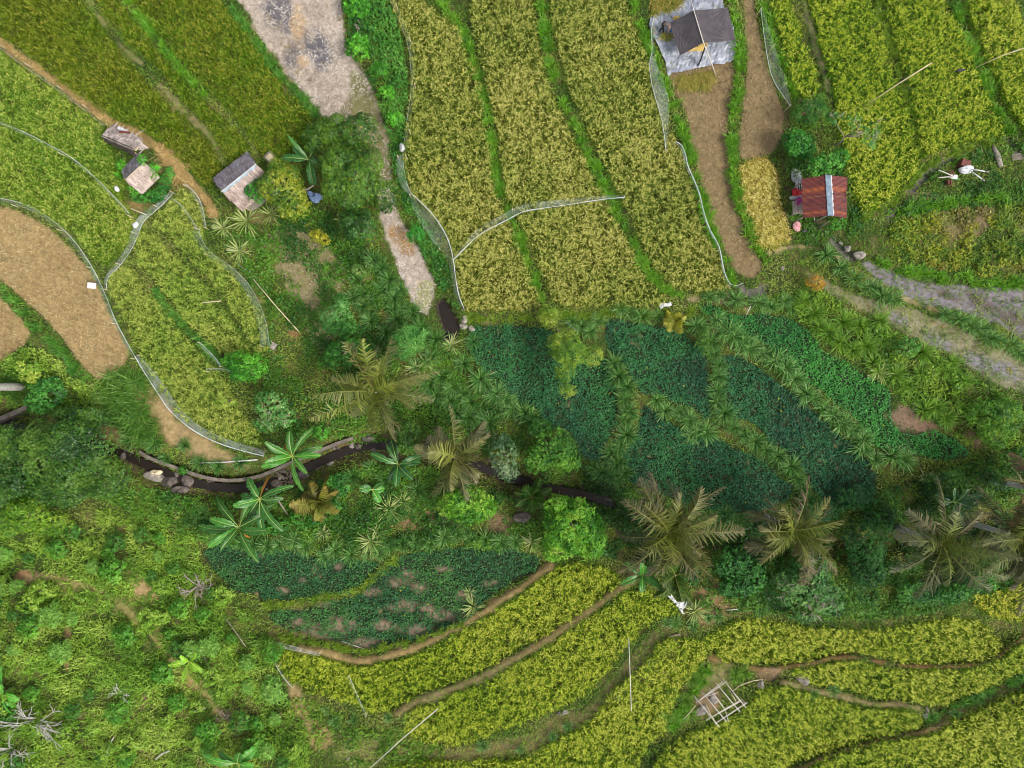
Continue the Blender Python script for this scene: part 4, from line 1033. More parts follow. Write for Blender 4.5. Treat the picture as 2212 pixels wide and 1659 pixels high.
cT = [(36, 76, 16), (60, 104, 22), (84, 126, 28), (108, 142, 38)]
cY = [(58, 100, 18), (92, 130, 26), (128, 148, 34), (158, 162, 44)]
cD = [(22, 62, 24), (38, 88, 32), (60, 116, 40)]
cB = [(48, 104, 20), (78, 140, 30), (116, 168, 46), (150, 186, 66)]
cG = [(40, 96, 34), (66, 130, 44), (92, 154, 56)]
cP = [(84, 124, 56), (120, 150, 78), (150, 168, 96)]
fruit = ([(190, 180, 60), (206, 190, 80), (196, 150, 50)], .012)
tree('large dark green tree with several rounded crowns beside the bare strip', 748, 350, [(10, 32, 76, 80, 2.9, 1.6), (26, -62, 48, 42, 2.5, 1.3), (-24, -62, 42, 44, 2.3, 1.1), (-62, -52, 34, 38, 2.0, .9)], cT, 1, .095, .5, 105, 6, mat='glossy_leaf', trunk=.2, extra=fruit)
tree('round dark green tree at the edge of the bare strip, right of the large tree', 830, 425, [(0, 0, 38, 40, 1.9, 1.2)], cT, 2, .095, .5, 105, 6, mat='glossy_leaf', trunk=.1, extra=fruit)
tree('round dark green tree below the large tree, next to a yellow spiky plant', 778, 492, [(0, 0, 46, 44, 1.9, 1.2)], [(30, 72, 20), (52, 100, 28), (80, 128, 38)], 3, .1, .5, 100, 6, mat='glossy_leaf', trunk=.1)
tree('yellow flecked tree between the ridged thatched hut and the large dark tree', 614, 408, [(0, 0, 52, 54, 2.1, 1.3), (-8, -34, 38, 32, 1.9, 1.0), (22, 38, 38, 36, 1.8, 1.0)], cY, 4, .095, .5, 95, 6, mat='glossy_leaf', trunk=.13, extra=(fruit[0], .05))
tree('huge spreading dark green tree over the stream at the left edge', 120, 985, [(0, 0, 100, 92, 3.6, 1.6), (74, -22, 66, 58, 3.2, 1.3), (100, 42, 76, 54, 3.0, 1.2), (-90, 10, 80, 90, 3.3, 1.4), (10, 66, 96, 52, 2.8, 1.2), (60, -74, 62, 38, 2.7, 1.0), (-120, 70, 60, 50, 2.8, 1.1)], [(30, 68, 18), (48, 92, 24), (70, 114, 30), (98, 134, 42)], 5, .1, .5, 85, 6, mat='glossy_leaf', trunk=.28, extra=([(120, 148, 56), (140, 160, 70)], .03), gap=.2, gsc=.6)
tree('yellow green bushy tree at the left edge below the huge dark tree', 60, 1108, [(0, 0, 60, 40, 1.6, .8), (-50, 20, 40, 40, 1.5, .8), (60, 20, 40, 28, 1.2, .6)], [(64, 112, 24), (104, 144, 34), (140, 166, 50)], 6, .13, .5, 40, 6, trunk=.12, gap=.3)
tree('dark round leaved shrub beside the pale palm trunk at the left edge', 108, 848, [(0, 0, 42, 36, 1.1, .7), (-20, 20, 30, 28, .9, .6)], [(40, 92, 36), (62, 124, 44), (88, 148, 56)], 7, .15, .8, 34, 5, 'shrub', 'shrub', trunk=.06)
tree('yellowish leafy shrub above the pale palm trunk', 62, 790, [(0, 0, 34, 34, 1.2, .7), (22, 20, 22, 26, 1.0, .6)], [(84, 130, 34), (120, 158, 48), (160, 176, 70)], 8, .13, .7, 30, 5, 'shrub', 'shrub', trunk=.05, gap=.3)
tree('feathery light green tree below the small dry grass patch', 726, 690, [(0, 0, 40, 38, 2.0, .9), (10, -34, 18, 22, 1.8, .7), (24, 14, 24, 24, 1.8, .7)], [(50, 108, 38), (84, 144, 60), (124, 172, 96)], 9, .24, .22, 26, 8, trunk=.08, gap=.36)
tree('feathery light green tree left of the muddy pool', 880, 738, [(0, 0, 40, 36, 2.0, .9), (-14, 20, 26, 24, 1.7, .7), (20, -14, 22, 24, 1.8, .7)], [(46, 108, 44), (80, 146, 60), (120, 172, 84)], 10, .24, .22, 28, 8, trunk=.08, gap=.34)
tree('dense dark green bush above the big ragged palm', 748, 760, [(0, 0, 40, 36, 1.3, .8), (-30, 14, 28, 26, 1.1, .7), (26, -10, 24, 24, 1.1, .6)], cG, 11, .12, .55, 40, 6, 'bush', 'bush', trunk=.07)
tree('bright green rounded bush at the lower end of the netted rice', 530, 795, [(0, 0, 44, 38, 1.5, .9), (28, -8, 24, 24, 1.4, .7), (-24, -14, 26, 22, 1.2, .6)], [(44, 110, 26), (72, 146, 34), (108, 174, 54)], 12, .13, .6, 44, 6, 'bush', 'bush', trunk=.07, gap=.28)
tree('pale green bush with dry brown sprigs, below the netted rice', 586, 876, [(0, 0, 42, 36, 1.3, .8), (30, 24, 28, 26, 1.1, .6), (-10, 40, 30, 24, 1.0, .6)], [(56, 112, 44), (88, 146, 66), (128, 168, 96)], 13, .12, .65, 40, 6, 'bush', 'bush', trunk=.07, gap=.3, extra=([(150, 112, 84), (170, 140, 110)], .05), twigs=6)
tree('small round bush by the stream wall, left of the ragged palm', 696, 932, [(0, 0, 20, 20, .8, .5)], [(48, 112, 30), (76, 148, 40), (104, 168, 54)], 14, .11, .6, 50, 6, 'bush', 'bush', trunk=.04)
tree('thin yellow green shrub leaning over the netted rice', 488, 870, [(0, 0, 30, 14, 1.0, .4), (-10, -18, 12, 12, 1.0, .35)], [(104, 150, 40), (140, 172, 60), (168, 182, 84)], 15, .12, .5, 20, 5, 'shrub', 'shrub', trunk=.03, gap=.42)
tree('dense dark glossy bush by the stream, right of the ragged palm', 885, 940, [(0, 0, 36, 40, 1.6, 1.0), (-6, 20, 26, 26, 1.4, .8)], [(44, 88, 22), (72, 118, 30), (108, 144, 44)], 16, .12, .4, 56, 6, 'bush', 'bush', mat='glossy_leaf', trunk=.07)
tree('grey green shrub with pale tips, right of the second palm', 1088, 985, [(0, 0, 34, 52, 1.4, .8), (14, 34, 24, 26, 1.2, .6), (-8, -34, 22, 22, 1.2, .6)], [(58, 92, 54), (96, 128, 84), (140, 160, 116)], 17, .12, .5, 38, 6, 'shrub', 'shrub', trunk=.06, gap=.3)
tree('broad leafy shrub between the second palm and the dark sweet potato plot', 1192, 962, [(0, 0, 56, 52, 1.6, .9), (-30, 30, 36, 34, 1.4, .8), (30, 30, 36, 34, 1.3, .7), (-24, -36, 30, 30, 1.2, .7)], [(40, 88, 26), (68, 122, 34), (104, 152, 48)], 18, .13, .6, 36, 6, 'shrub', 'shrub', trunk=.08, gap=.33)
tree('bright green tree in the gully, left one of two', 1008, 1086, [(0, 0, 54, 46, 2.0, 1.0), (30, 10, 34, 34, 1.9, .9), (-36, 6, 30, 30, 1.7, .8)], cB, 19, .17, .4, 38, 7, trunk=.1, gap=.28)
tree('brightest green tree, above the start of the lower rice terrace', 1238, 1138, [(0, 0, 66, 64, 2.8, 1.3), (30, 28, 44, 42, 2.5, 1.1), (-24, -40, 42, 36, 2.6, 1.1), (-34, 40, 38, 36, 2.2, .9)], cB, 20, .19, .4, 38, 7, trunk=.14, gap=.27)
tree('yellow green feathery tree leaning over the dark sweet potato plot', 1228, 755, [(0, 0, 44, 40, 2.6, .8), (-8, 46, 26, 26, 2.6, .6), (50, 14, 24, 26, 2.3, .6), (-40, -70, 28, 26, 1.8, .7), (0, 88, 18, 16, 2.6, .4), (-30, -10, 22, 26, 2.3, .6)], [(72, 118, 32), (112, 148, 42), (156, 172, 64)], 21, .22, .22, 24, 8, trunk=.09, gap=.36)
tree('shrub with a mass of bare grey twigs, between two palms', 1738, 1258, [(0, 0, 60, 54, 1.7, .9), (-50, 10, 34, 40, 1.4, .8), (44, 30, 40, 40, 1.3, .8), (10, 60, 50, 26, 1.1, .6), (20, -40, 44, 30, 1.5, .7)], [(48, 94, 40), (78, 128, 58), (116, 156, 84)], 22, .14, .65, 34, 6, 'shrub', 'shrub', trunk=.08, gap=.42, twigs=46)
tree('dark green thicket bush left of the tallest right hand palm', 1868, 1165, [(0, 0, 52, 60, 1.6, .9), (0, 60, 46, 44, 1.4, .8), (30, -50, 40, 40, 1.3, .8)], cD, 23, .11, .6, 40, 6, 'bush', 'bush', trunk=.08)
tree('dark green bush below the tall ragged palms, right of the small fan palm', 1580, 1215, [(0, 0, 40, 36, 1.0, .6), (40, 30, 44, 40, 1.0, .6), (10, 54, 40, 26, .9, .5)], [(34, 82, 34), (58, 116, 46), (84, 142, 60)], 24, .13, .7, 34, 6, 'bush', 'bush', trunk=.07, gap=.28)
tree('leafy green bush between the two rightmost palms', 2110, 1250, [(0, 0, 40, 34, 1.2, .7), (-60, 30, 60, 24, 1.0, .6), (-130, 26, 50, 24, .9, .5), (20, -40, 24, 26, 1.2, .6)], [(40, 92, 36), (66, 126, 44), (96, 152, 56)], 25, .13, .55, 36, 6, 'bush', 'bush', trunk=.07, gap=.26)
tree('dark leafy bush behind the upper right palm fronds', 2150, 1035, [(0, 0, 60, 30, 1.0, .6), (-100, 10, 60, 30, .9, .5), (40, -40, 40, 36, 1.1, .6)], [(36, 78, 28), (62, 108, 36), (94, 138, 44)], 26, .13, .55, 34, 6, 'bush', 'bush', trunk=.07, gap=.28)
tree('leafy bush at the right edge of the weedy bank', 2170, 900, [(0, 0, 44, 44, 1.1, .6), (-50, -10, 40, 36, 1.0, .6), (-20, 40, 40, 30, .9, .5)], [(50, 100, 26), (84, 136, 32), (116, 156, 44)], 27, .12, .5, 36, 6, 'bush', 'bush', trunk=.06, gap=.3)
# the bushes along the burnt field, round leaved
for n, (x, y, a, lb) in enumerate(((769, 16, 30, 'round leaved bright bush at the top edge beside the bare field'), (771, 104, 31, 'round leaved bright bush beside the burnt grey patches'), (820, 155, 22, 'yellowish feathery bush, third down the right side of the bare field'), (836, 206, 20, 'pale round leaved bush, fourth down the right side of the bare field'), (850, 258, 18, 'small round leaved bush, lowest on the right side of the bare field'))):
    tree(lb, x, y, [(0, 0, a, a * .9, .9, .6), (a * .3, -a * .3, a * .6, a * .6, .9, .5)], [(50, 116, 26), (80, 154, 36), (112, 178, 50)], 40 + n, .15 if n != 2 else .2, .85 if n != 2 else .3, 34, 5, 'bush', 'bush', trunk=.05)
tree('small bright feathery bush beside the sagging net', 898, 508, [(0, 0, 19, 19, .9, .5)], [(40, 120, 40), (68, 156, 52), (96, 176, 66)], 46, .17, .3, 44, 8, 'bush', 'bush', trunk=.04)
tree('round leaved bush overhanging the lower roof slope of the ridged thatched hut', 548, 410, [(0, 0, 20, 18, 2.0, .5), (12, 10, 18, 18, 1.9, .5), (16, -12, 16, 14, 2.0, .4)], [(30, 88, 30), (54, 122, 38), (84, 150, 50)], 47, .15, .85, 34, 5, 'bush', 'bush', trunk=.05)
tree('low dark hedge curling round the square thatched hut', 330, 412, [(-28, 14, 20, 16, .6, .4), (-6, 16, 22, 16, .6, .4), (14, 8, 20, 16, .6, .4), (28, -14, 18, 20, .6, .4), (36, -36, 16, 18, .55, .4)], [(34, 96, 34), (60, 130, 42), (92, 156, 56)], 48, .1, .6, 60, 6, 'hedge', 'hedge', trunk=.04)
for n, (x, y, a, lb, hh) in enumerate(((263, 357, 11, 'small bright papaya like plant left of the square thatched hut', .9), (259, 378, 9, 'smaller bright plant left of the square thatched hut', .7), (307, 344, 11, 'bright leafy sprig on the upper roof edge of the square thatched hut', 2.2), (334, 362, 11, 'bright leafy sprig at the right roof edge of the square thatched hut', 1.6), (337, 381, 8, 'bright leafy sprig below the right roof corner of the square thatched hut', 1.2), (288, 412, 9, 'bright leafy sprig at the lower roof edge of the square thatched hut', 1.3))):
    tree(lb, x, y, [(0, 0, a, a, hh, .25)], [(70, 148, 30), (100, 172, 44), (124, 188, 60)], 50 + n, .2, .4, 26, 6, 'shrub', 'plant', trunk=.025)
tree('round light green bush above the white bag and the red roof', 1722, 310, [(0, 0, 34, 30, 1.2, .7), (14, 12, 24, 22, 1.1, .6), (-14, -10, 20, 18, 1.1, .5)], [(46, 112, 36), (76, 146, 48), (112, 170, 64)], 57, .15, .8, 36, 5, 'bush', 'bush', trunk=.06, gap=.25)
tree('loose flowering shrub with pink blossoms at the end of the net', 1745, 238, [(0, 0, 38, 34, 1.4, .7), (16, -18, 22, 20, 1.3, .5)], [(44, 96, 34), (72, 126, 42), (104, 148, 52)], 58, .16, .25, 30, 7, 'flowering_shrub', 'shrub', trunk=.05, gap=.3, extra=([(222, 60, 120), (232, 110, 150)], .014))
tree('bushy green tree right above the red rusted roof', 1788, 352, [(0, 0, 40, 28, 2.2, .7), (24, -10, 22, 22, 2.2, .6), (-22, 14, 22, 18, 2.0, .5)], [(44, 104, 34), (70, 136, 42), (104, 162, 58)], 59, .17, .7, 30, 6, trunk=.07, gap=.3)
tree('thin sparse tree with grey bare limbs over the rice edge above the red roof', 1838, 285, [(-38, -26, 18, 20, 2.6, .5), (4, -24, 18, 18, 2.8, .5), (38, 18, 22, 18, 2.6, .4), (20, 0, 16, 12, 2.8, .4), (48, -4, 14, 16, 2.5, .35)], [(50, 104, 44), (80, 134, 56), (112, 156, 72)], 60, .16, .7, 18, 5, trunk=.06, gap=.36, bark='twig', twigs=10)
tree('bright leafy bush at the lower right corner of the red roof', 1806, 484, [(0, 0, 20, 15, .8, .4)], [(60, 124, 34), (92, 154, 44), (120, 172, 56)], 61, .13, .7, 40, 6, 'bush', 'bush', trunk=.04)
tree('thin yellow shrub touching the right side of the red roof', 1830, 420, [(0, 0, 11, 11, 1.6, .3)], [(96, 128, 50), (130, 150, 64)], 62, .1, .6, 30, 5, 'shrub', 'shrub', trunk=.03, gap=.3)
tree('orange leaved shrub on the grass bank below the stubble strip', 1760, 611, [(0, 0, 21, 18, .8, .4), (6, 6, 14, 12, .8, .4)], [(160, 116, 34), (190, 136, 44), (176, 152, 60)], 63, .12, .5, 50, 6, 'shrub', 'shrub', trunk=.04)
tree('yellow croton shrub below the yellow flecked tree', 688, 512, [(0, 0, 20, 15, .8, .4), (12, 8, 14, 12, .7, .4)], [(120, 140, 30), (164, 168, 44), (190, 180, 60)], 64, .17, .3, 36, 7, 'shrub', 'shrub', trunk=.04)
tree('pale green weedy shrub on the grassy bank right of the dry grass patch', 782, 578, [(0, 0, 26, 20, .8, .4)], cP, 65, .13, .4, 24, 6, 'shrub', 'shrub', trunk=.03, gap=.36)
tree('small bush beside the canal boulders', 396, 1016, [(0, 0, 11, 10, .6, .3)], [(50, 120, 34), (84, 152, 44)], 66, .13, .6, 50, 6, 'bush', 'bush', trunk=.03)
tree('bright bush at the foot of the orange tipped palm', 735, 1045, [(0, 0, 30, 30, .9, .5), (-20, 46, 24, 20, .8, .5)], [(40, 96, 34), (64, 128, 44), (92, 152, 58)], 67, .14, .6, 34, 6, 'bush', 'bush', trunk=.05, gap=.28)
tree('leafy green bush below the pair of banana plants', 660, 1120, [(0, 0, 44, 22, .9, .5), (-60, 14, 36, 22, .8, .5)], [(44, 100, 30), (70, 132, 38), (100, 156, 50)], 68, .14, .6, 34, 6, 'bush', 'bush', trunk=.05, gap=.28)
tree('small shrub growing out of the bund at the top of the dark plots', 1520, 738, [(0, 0, 20, 34, .9, .5)], [(70, 114, 34), (104, 142, 44)], 69, .12, .5, 34, 6, 'shrub', 'shrub', trunk=.04, gap=.3)
tree('green bush beside the bright sweet potato plot, on the weedy bank', 1956, 752, [(0, 0, 28, 24, .9, .5), (16, -10, 18, 16, .8, .4)], [(50, 104, 40), (80, 138, 50), (110, 160, 64)], 70, .12, .6, 36, 6, 'bush', 'bush', trunk=.04, gap=.26)
tree('low glossy shrub at the lower end of the middle dark plot rows', 1850, 1075, [(0, 0, 50, 30, .9, .5), (-80, 24, 50, 26, .8, .5)], [(34, 80, 38), (54, 110, 46)], 71, .12, .6, 34, 6, 'shrub', 'shrub', trunk=.05, gap=.28)

# low shrubs over the lower left slope: a few kinds, copied
kinds = []
KL = ['small yellow green leafy shrub on the overgrown lower left slope', 'small mid green leafy shrub on the overgrown lower left slope', 'small fern like light green shrub on the overgrown lower left slope', 'small dark green shrub on the overgrown lower left slope']
KC = [[(98, 142, 36), (126, 164, 50), (150, 178, 70)], [(72, 130, 36), (100, 154, 48), (126, 172, 64)], [(84, 138, 46), (112, 162, 60), (140, 178, 84)], [(56, 106, 38), (80, 132, 48), (104, 152, 60)]]
r = np.random.default_rng(17)
spots = []
for _ in range(4000):
    x, y = r.uniform(-20, 640), r.uniform(1140, 1650)
    ok = inpoly(np.array([x]), np.array([y]), np.array([(-30, 1180), (150, 1110), (420, 1150), (440, 1250), (560, 1340), (600, 1420), (610, 1500), (640, 1650), (-30, 1650)], float))[0]
    if not ok or min(dist_line(np.array([x]), np.array([y]), PATHS[6][0])[0], 99) < 22: continue
    if any((x - a) ** 2 + (y - b) ** 2 < 26 ** 2 for a, b, _ in spots): continue
    if fbm(np.array([x]), np.array([y]), 90, 3)[0] < .42: continue
    spots.append((x, y, r.integers(0, 4)))
    if len(spots) >= 85: break
for n, (x, y, k) in enumerate(spots):
    if len(kinds) < 4:
        k = len(kinds)
        a = 22
        o = tree(KL[k], x, y, [(0, 0, a, a, .55, .4), (a * .5, a * .2, a * .6, a * .6, .5, .35), (-a * .3, a * .5, a * .6, a * .6, .45, .3)], KC[k], 80 + k, [.12, .14, .22, .12][k], [.5, .6, .25, .6][k], 34, [6, 6, 8, 6][k], 'shrub', 'shrub', trunk=.03, gap=.26, group=('low leafy shrubs on the lower left slope, ' + ['yellow green', 'mid green', 'fern like', 'dark'][k]))
        kinds.append(o)
    else:
        o = copy_tree(kinds[k]); s_ = r.uniform(.5, 1.25)
        o.location = base_of(x, y, .4); o.scale = (s_, s_, s_ * r.uniform(.8, 1.3)); o.rotation_euler.z = r.random() * 6.28


# ------------------------------------------------------------------ spiky grass clumps
def clump_mesh(name, seed, cols, nb=110, L=(.65, 1.05), wd=(.028, .05)):
    r = np.random.default_rng(900 + seed); n = nb
    az = r.random(n) * 2 * PI; le = np.clip(np.abs(r.normal(.75, .35, n)), .1, 1.35)
    P = np.stack([np.cos(az) * .06, np.sin(az) * .06, np.zeros(n)], -1) * r.random((n, 1))
    c = pal(cols, r.random(n), r, .14)
    return blades(P, r.uniform(L[0], L[1], n), az, le, r.uniform(wd[0], wd[1], n), c * .65, c, r.uniform(.2, .7, n))


PROTO = {}


def clump(kind, px, py, sc, label, group, rr):
    if kind not in PROTO:
        cols = {'g': [(54, 104, 38), (90, 144, 58), (152, 188, 116)], 'd': [(48, 96, 36), (78, 132, 50), (132, 170, 96)], 'y': [(128, 160, 70), (176, 192, 110), (206, 210, 150)], 'n': [(74, 126, 30), (108, 156, 44), (142, 174, 70)]}[kind]
        PROTO[kind] = [clump_mesh('', s_ + ord(kind), cols, *((110,) if kind != 'y' else (46, (.7, 1.1), (.035, .06)))) for s_ in range(4)]
        for i, (V, Q, C) in enumerate(PROTO[kind]):
            PROTO[kind][i] = [V, Q, C, None]
    e = PROTO[kind][int(rr.integers(0, 4))]
    if e[3] is None:
        o = qmesh('grass_clump', e[0], e[1], e[2], 'soft_leaf'); e[3] = o.data
    else:
        o = bpy.data.objects.new('grass_clump', e[3]); COL.objects.link(o)
    o.location = base_of(px, py, .25)
    o.rotation_euler.z = rr.random() * 6.28; o.scale = (sc, sc, sc * rr.uniform(.8, 1.1))
    return tag(o, label, 'grass clump', group)


rr = np.random.default_rng(4)
ROWS = [
    ('d', .95, 'spiky grass clump in the row right of the leftmost dark sweet potato plot', 'clumps in the row right of the leftmost dark plot', [(1330, 785), (1338, 812), (1352, 834), (1345, 862), (1358, 888), (1350, 912), (1352, 940), (1340, 962), (1324, 982), (1334, 1002), (1348, 1026)]),
    ('d', .95, 'spiky grass clump in the long row between two dark sweet potato plots', 'clumps in the long row between the two middle dark plots', [(1535, 735), (1542, 763), (1549, 790), (1548, 815), (1550, 842), (1552, 868), (1566, 896), (1586, 920), (1610, 938), (1632, 958), (1655, 974), (1680, 990), (1704, 1008), (1724, 1034), (1742, 1058), (1752, 1080)]),
    ('g', .95, 'spiky grass clump in the short row between the upper and lower dark plots', 'clumps in the short row between the upper and lower dark plots', [(1422, 864), (1440, 886), (1470, 892), (1487, 906), (1506, 926), (1522, 930), (1498, 938)]),
    ('g', 1.0, 'spiky pale tipped grass clump in the row beside the brightest sweet potato plot', 'clumps in the row beside the brightest plot', [(1549, 700), (1573, 718), (1590, 728), (1608, 740), (1630, 752), (1652, 766), (1676, 778), (1698, 796), (1718, 820), (1740, 847), (1760, 864), (1780, 882), (1802, 896), (1824, 912), (1846, 928), (1858, 950), (1862, 970), (1896, 990), (1925, 988), (1959, 996)]),
    ('g', 1.0, 'spiky grass clump on the lower left edge of the dark sweet potato plot', 'clumps on the lower left edge of the leftmost dark plot', [(1033, 815), (1046, 838), (1070, 850), (1092, 868), (1110, 884), (1128, 892), (1146, 908), (1165, 925)]),
    ('g', .85, 'spiky grass clump along the top of the lower sweet potato plots', 'clumps along the top of the lower sweet potato plots', [(520, 1170), (545, 1172), (570, 1176), (600, 1178), (625, 1168), (642, 1160), (668, 1182), (700, 1200), (722, 1192), (762, 1205), (790, 1200), (820, 1195), (845, 1178), (872, 1176), (900, 1172), (930, 1170), (958, 1165), (985, 1160), (1015, 1160), (1050, 1165), (1085, 1172), (1120, 1170)]),
    ('g', .85, 'grass clump on the bund between the two grey muddy terraces', 'clumps on the bund between the muddy terraces', [(1790, 552), (1815, 575), (1850, 600), (1876, 617), (1892, 626), (1908, 636), (1930, 650), (2052, 682), (2072, 690), (2095, 700), (2118, 712), (2140, 724), (2160, 736), (2180, 746), (2202, 760), (2230, 770)]),
    ('n', 1.0, 'bushy yellow green grass clump on the bank above the bright sweet potato plot', 'clumps on the bank above the bright plot', [(1735, 655), (1757, 680), (1770, 705), (1795, 715), (1812, 735), (1842, 757), (1870, 745), (1905, 730), (1890, 780), (1938, 812), (1960, 835), (1985, 800), (1997, 760), (2040, 800), (2056, 790), (2082, 820), (1997, 885), (2030, 880), (2045, 905), (2110, 905), (2128, 927), (1905, 690), (1860, 705), (1822, 690)]),
    ('g', .8, 'spiky grass clump on the bank between golden rice and the dark plots', 'clumps on the bank between golden rice and the dark plots', [(1240, 696), (1262, 705), (1285, 690), (1275, 715), (1338, 668), (1362, 676), (1390, 682), (1420, 680), (1500, 700), (1512, 715), (1532, 640), (1555, 640), (1590, 652), (1640, 652), (1668, 660), (1695, 650), (1712, 665)]),
    ('d', .85, 'spiky dark grass clump on the weedy bank left of the muddy pool', 'clumps on the weedy bank left of the muddy pool', [(810, 560), (825, 583), (842, 600), (828, 622), (811, 650), (850, 640), (862, 632), (848, 668), (875, 668), (855, 690), (892, 680), (780, 628), (772, 600), (760, 640), (785, 660), (905, 705), (800, 690), (835, 715)]),
    ('d', .95, 'spiky grass clump between the ragged palm and the dark sweet potato plot', 'clumps between the ragged palm and the dark plot', [(905, 790), (930, 770), (930, 826), (955, 810), (981, 836), (999, 850), (1005, 785), (1020, 870), (965, 870), (945, 850), (1040, 890), (1060, 910), (1010, 900), (985, 890), (940, 730), (1020, 740)]),
    ('d', .95, 'spiky dark grass clump at the lower corner of the dark plots, above a palm', 'clumps at the lower corner of the dark plots', [(1285, 1012), (1299, 1020), (1318, 1030), (1337, 1041), (1360, 1062), (1500, 1108), (1530, 1112), (1560, 1108)]),
    ('n', .7, 'grass tuft among the weeds by the bamboo rack', 'tufts by the bamboo rack', [(1460, 1500), (1480, 1520), (1500, 1470), (1490, 1545), (1592, 1455), (1606, 1452), (1600, 1468), (1510, 1450), (1450, 1545)]),
    ('g', .55, 'thin grass tuft along the lower rice bunds', 'tufts along the lower rice bunds', [(1440, 1345), (1460, 1350), (1500, 1345), (1530, 1340), (1555, 1335), (1640, 1325), (1190, 1590), (1230, 1570), (1040, 1610), (1120, 1625), (880, 1555), (840, 1560), (1340, 1500), (1400, 1440), (760, 1560), (720, 1555), (700, 1540), (1760, 1500), (1800, 1500), (2070, 1545), (2120, 1520), (2020, 1555)]),
    ('d', .8, 'spiky grass clump on the stream bank near the bananas', 'clumps on the stream bank near the bananas', [(330, 960), (360, 990), (400, 960), (430, 1000), (470, 1010), (520, 1000), (300, 930), (280, 950), (440, 1110), (450, 1140), (470, 1155), (800, 1010), (760, 1030), (830, 1040), (900, 1060), (880, 1090), (850, 1110), (690, 1150), (610, 1140)]),
]
for kind, sc, lb, gp, ps in ROWS:
    for x, y in ps:
        clump(kind, x + rr.normal(0, 3), y + rr.normal(0, 3), sc * rr.uniform(.8, 1.2), lb, gp, rr)
PALE = [(531, 476, 'large pale spiky plant below the ridged thatched hut', 1.3), (479, 490, 'small pale spiky plant left of the larger one below the ridged hut', .9), (516, 540, 'pale spiky plant with a bare fallen stem beside the netted rice', 1.1), (584, 462, 'pale drooping spiky plant under the yellow flecked tree', .9), (974, 745, 'pale spiky plant just below the muddy pool', .95), (900, 795, 'wide pale spiky plant at the right of the ragged palm top', 1.0), (918, 782, 'second pale spiky plant at the right of the ragged palm top', .8),
        (800, 1170, 'wide pale spiky plant above the patchy sweet potato plot', 1.1), (698, 1152, 'small whitish spiky plant under the orange tipped palm', .7), (815, 1150, 'small whitish spiky plant with a broken top near the bare brown bank', .7), (1022, 1312, 'pale spiky plant at the corner of the patchy sweet potato plot', 1.0), (1014, 1283, 'thin pale spiky plant right above the one at the plot corner', .6), (1150, 1170, 'pale spiky plant left of the brightest tree', .9), (1502, 1322, 'whitish spiky plant right of the white sheet', 1.0), (1900, 803, 'pale drooping spiky plant on the weedy bank', 1.0), (840, 1100, 'long pale reed clump below the small banana', 1.1), (870, 1085, 'second pale reed clump below the small banana', .9), (2000, 1030, 'pale spiky plant at the edge of the dark right thicket', .7)]
for x, y, lb, sc in PALE:
    o = clump('y', x, y, sc, lb, None, rr); o.name = 'spiky_plant'; o['category'] = 'plant'
o = clump('y', 735, 474, .55, 'small yellow orange spiky plant between two round trees', None, rr); o.name = 'spiky_plant'; o['category'] = 'plant'


# ------------------------------------------------------------------ palms
mat_attr('frond_leaf', .5, .18, 3., .85, 1.15, 0, .3)


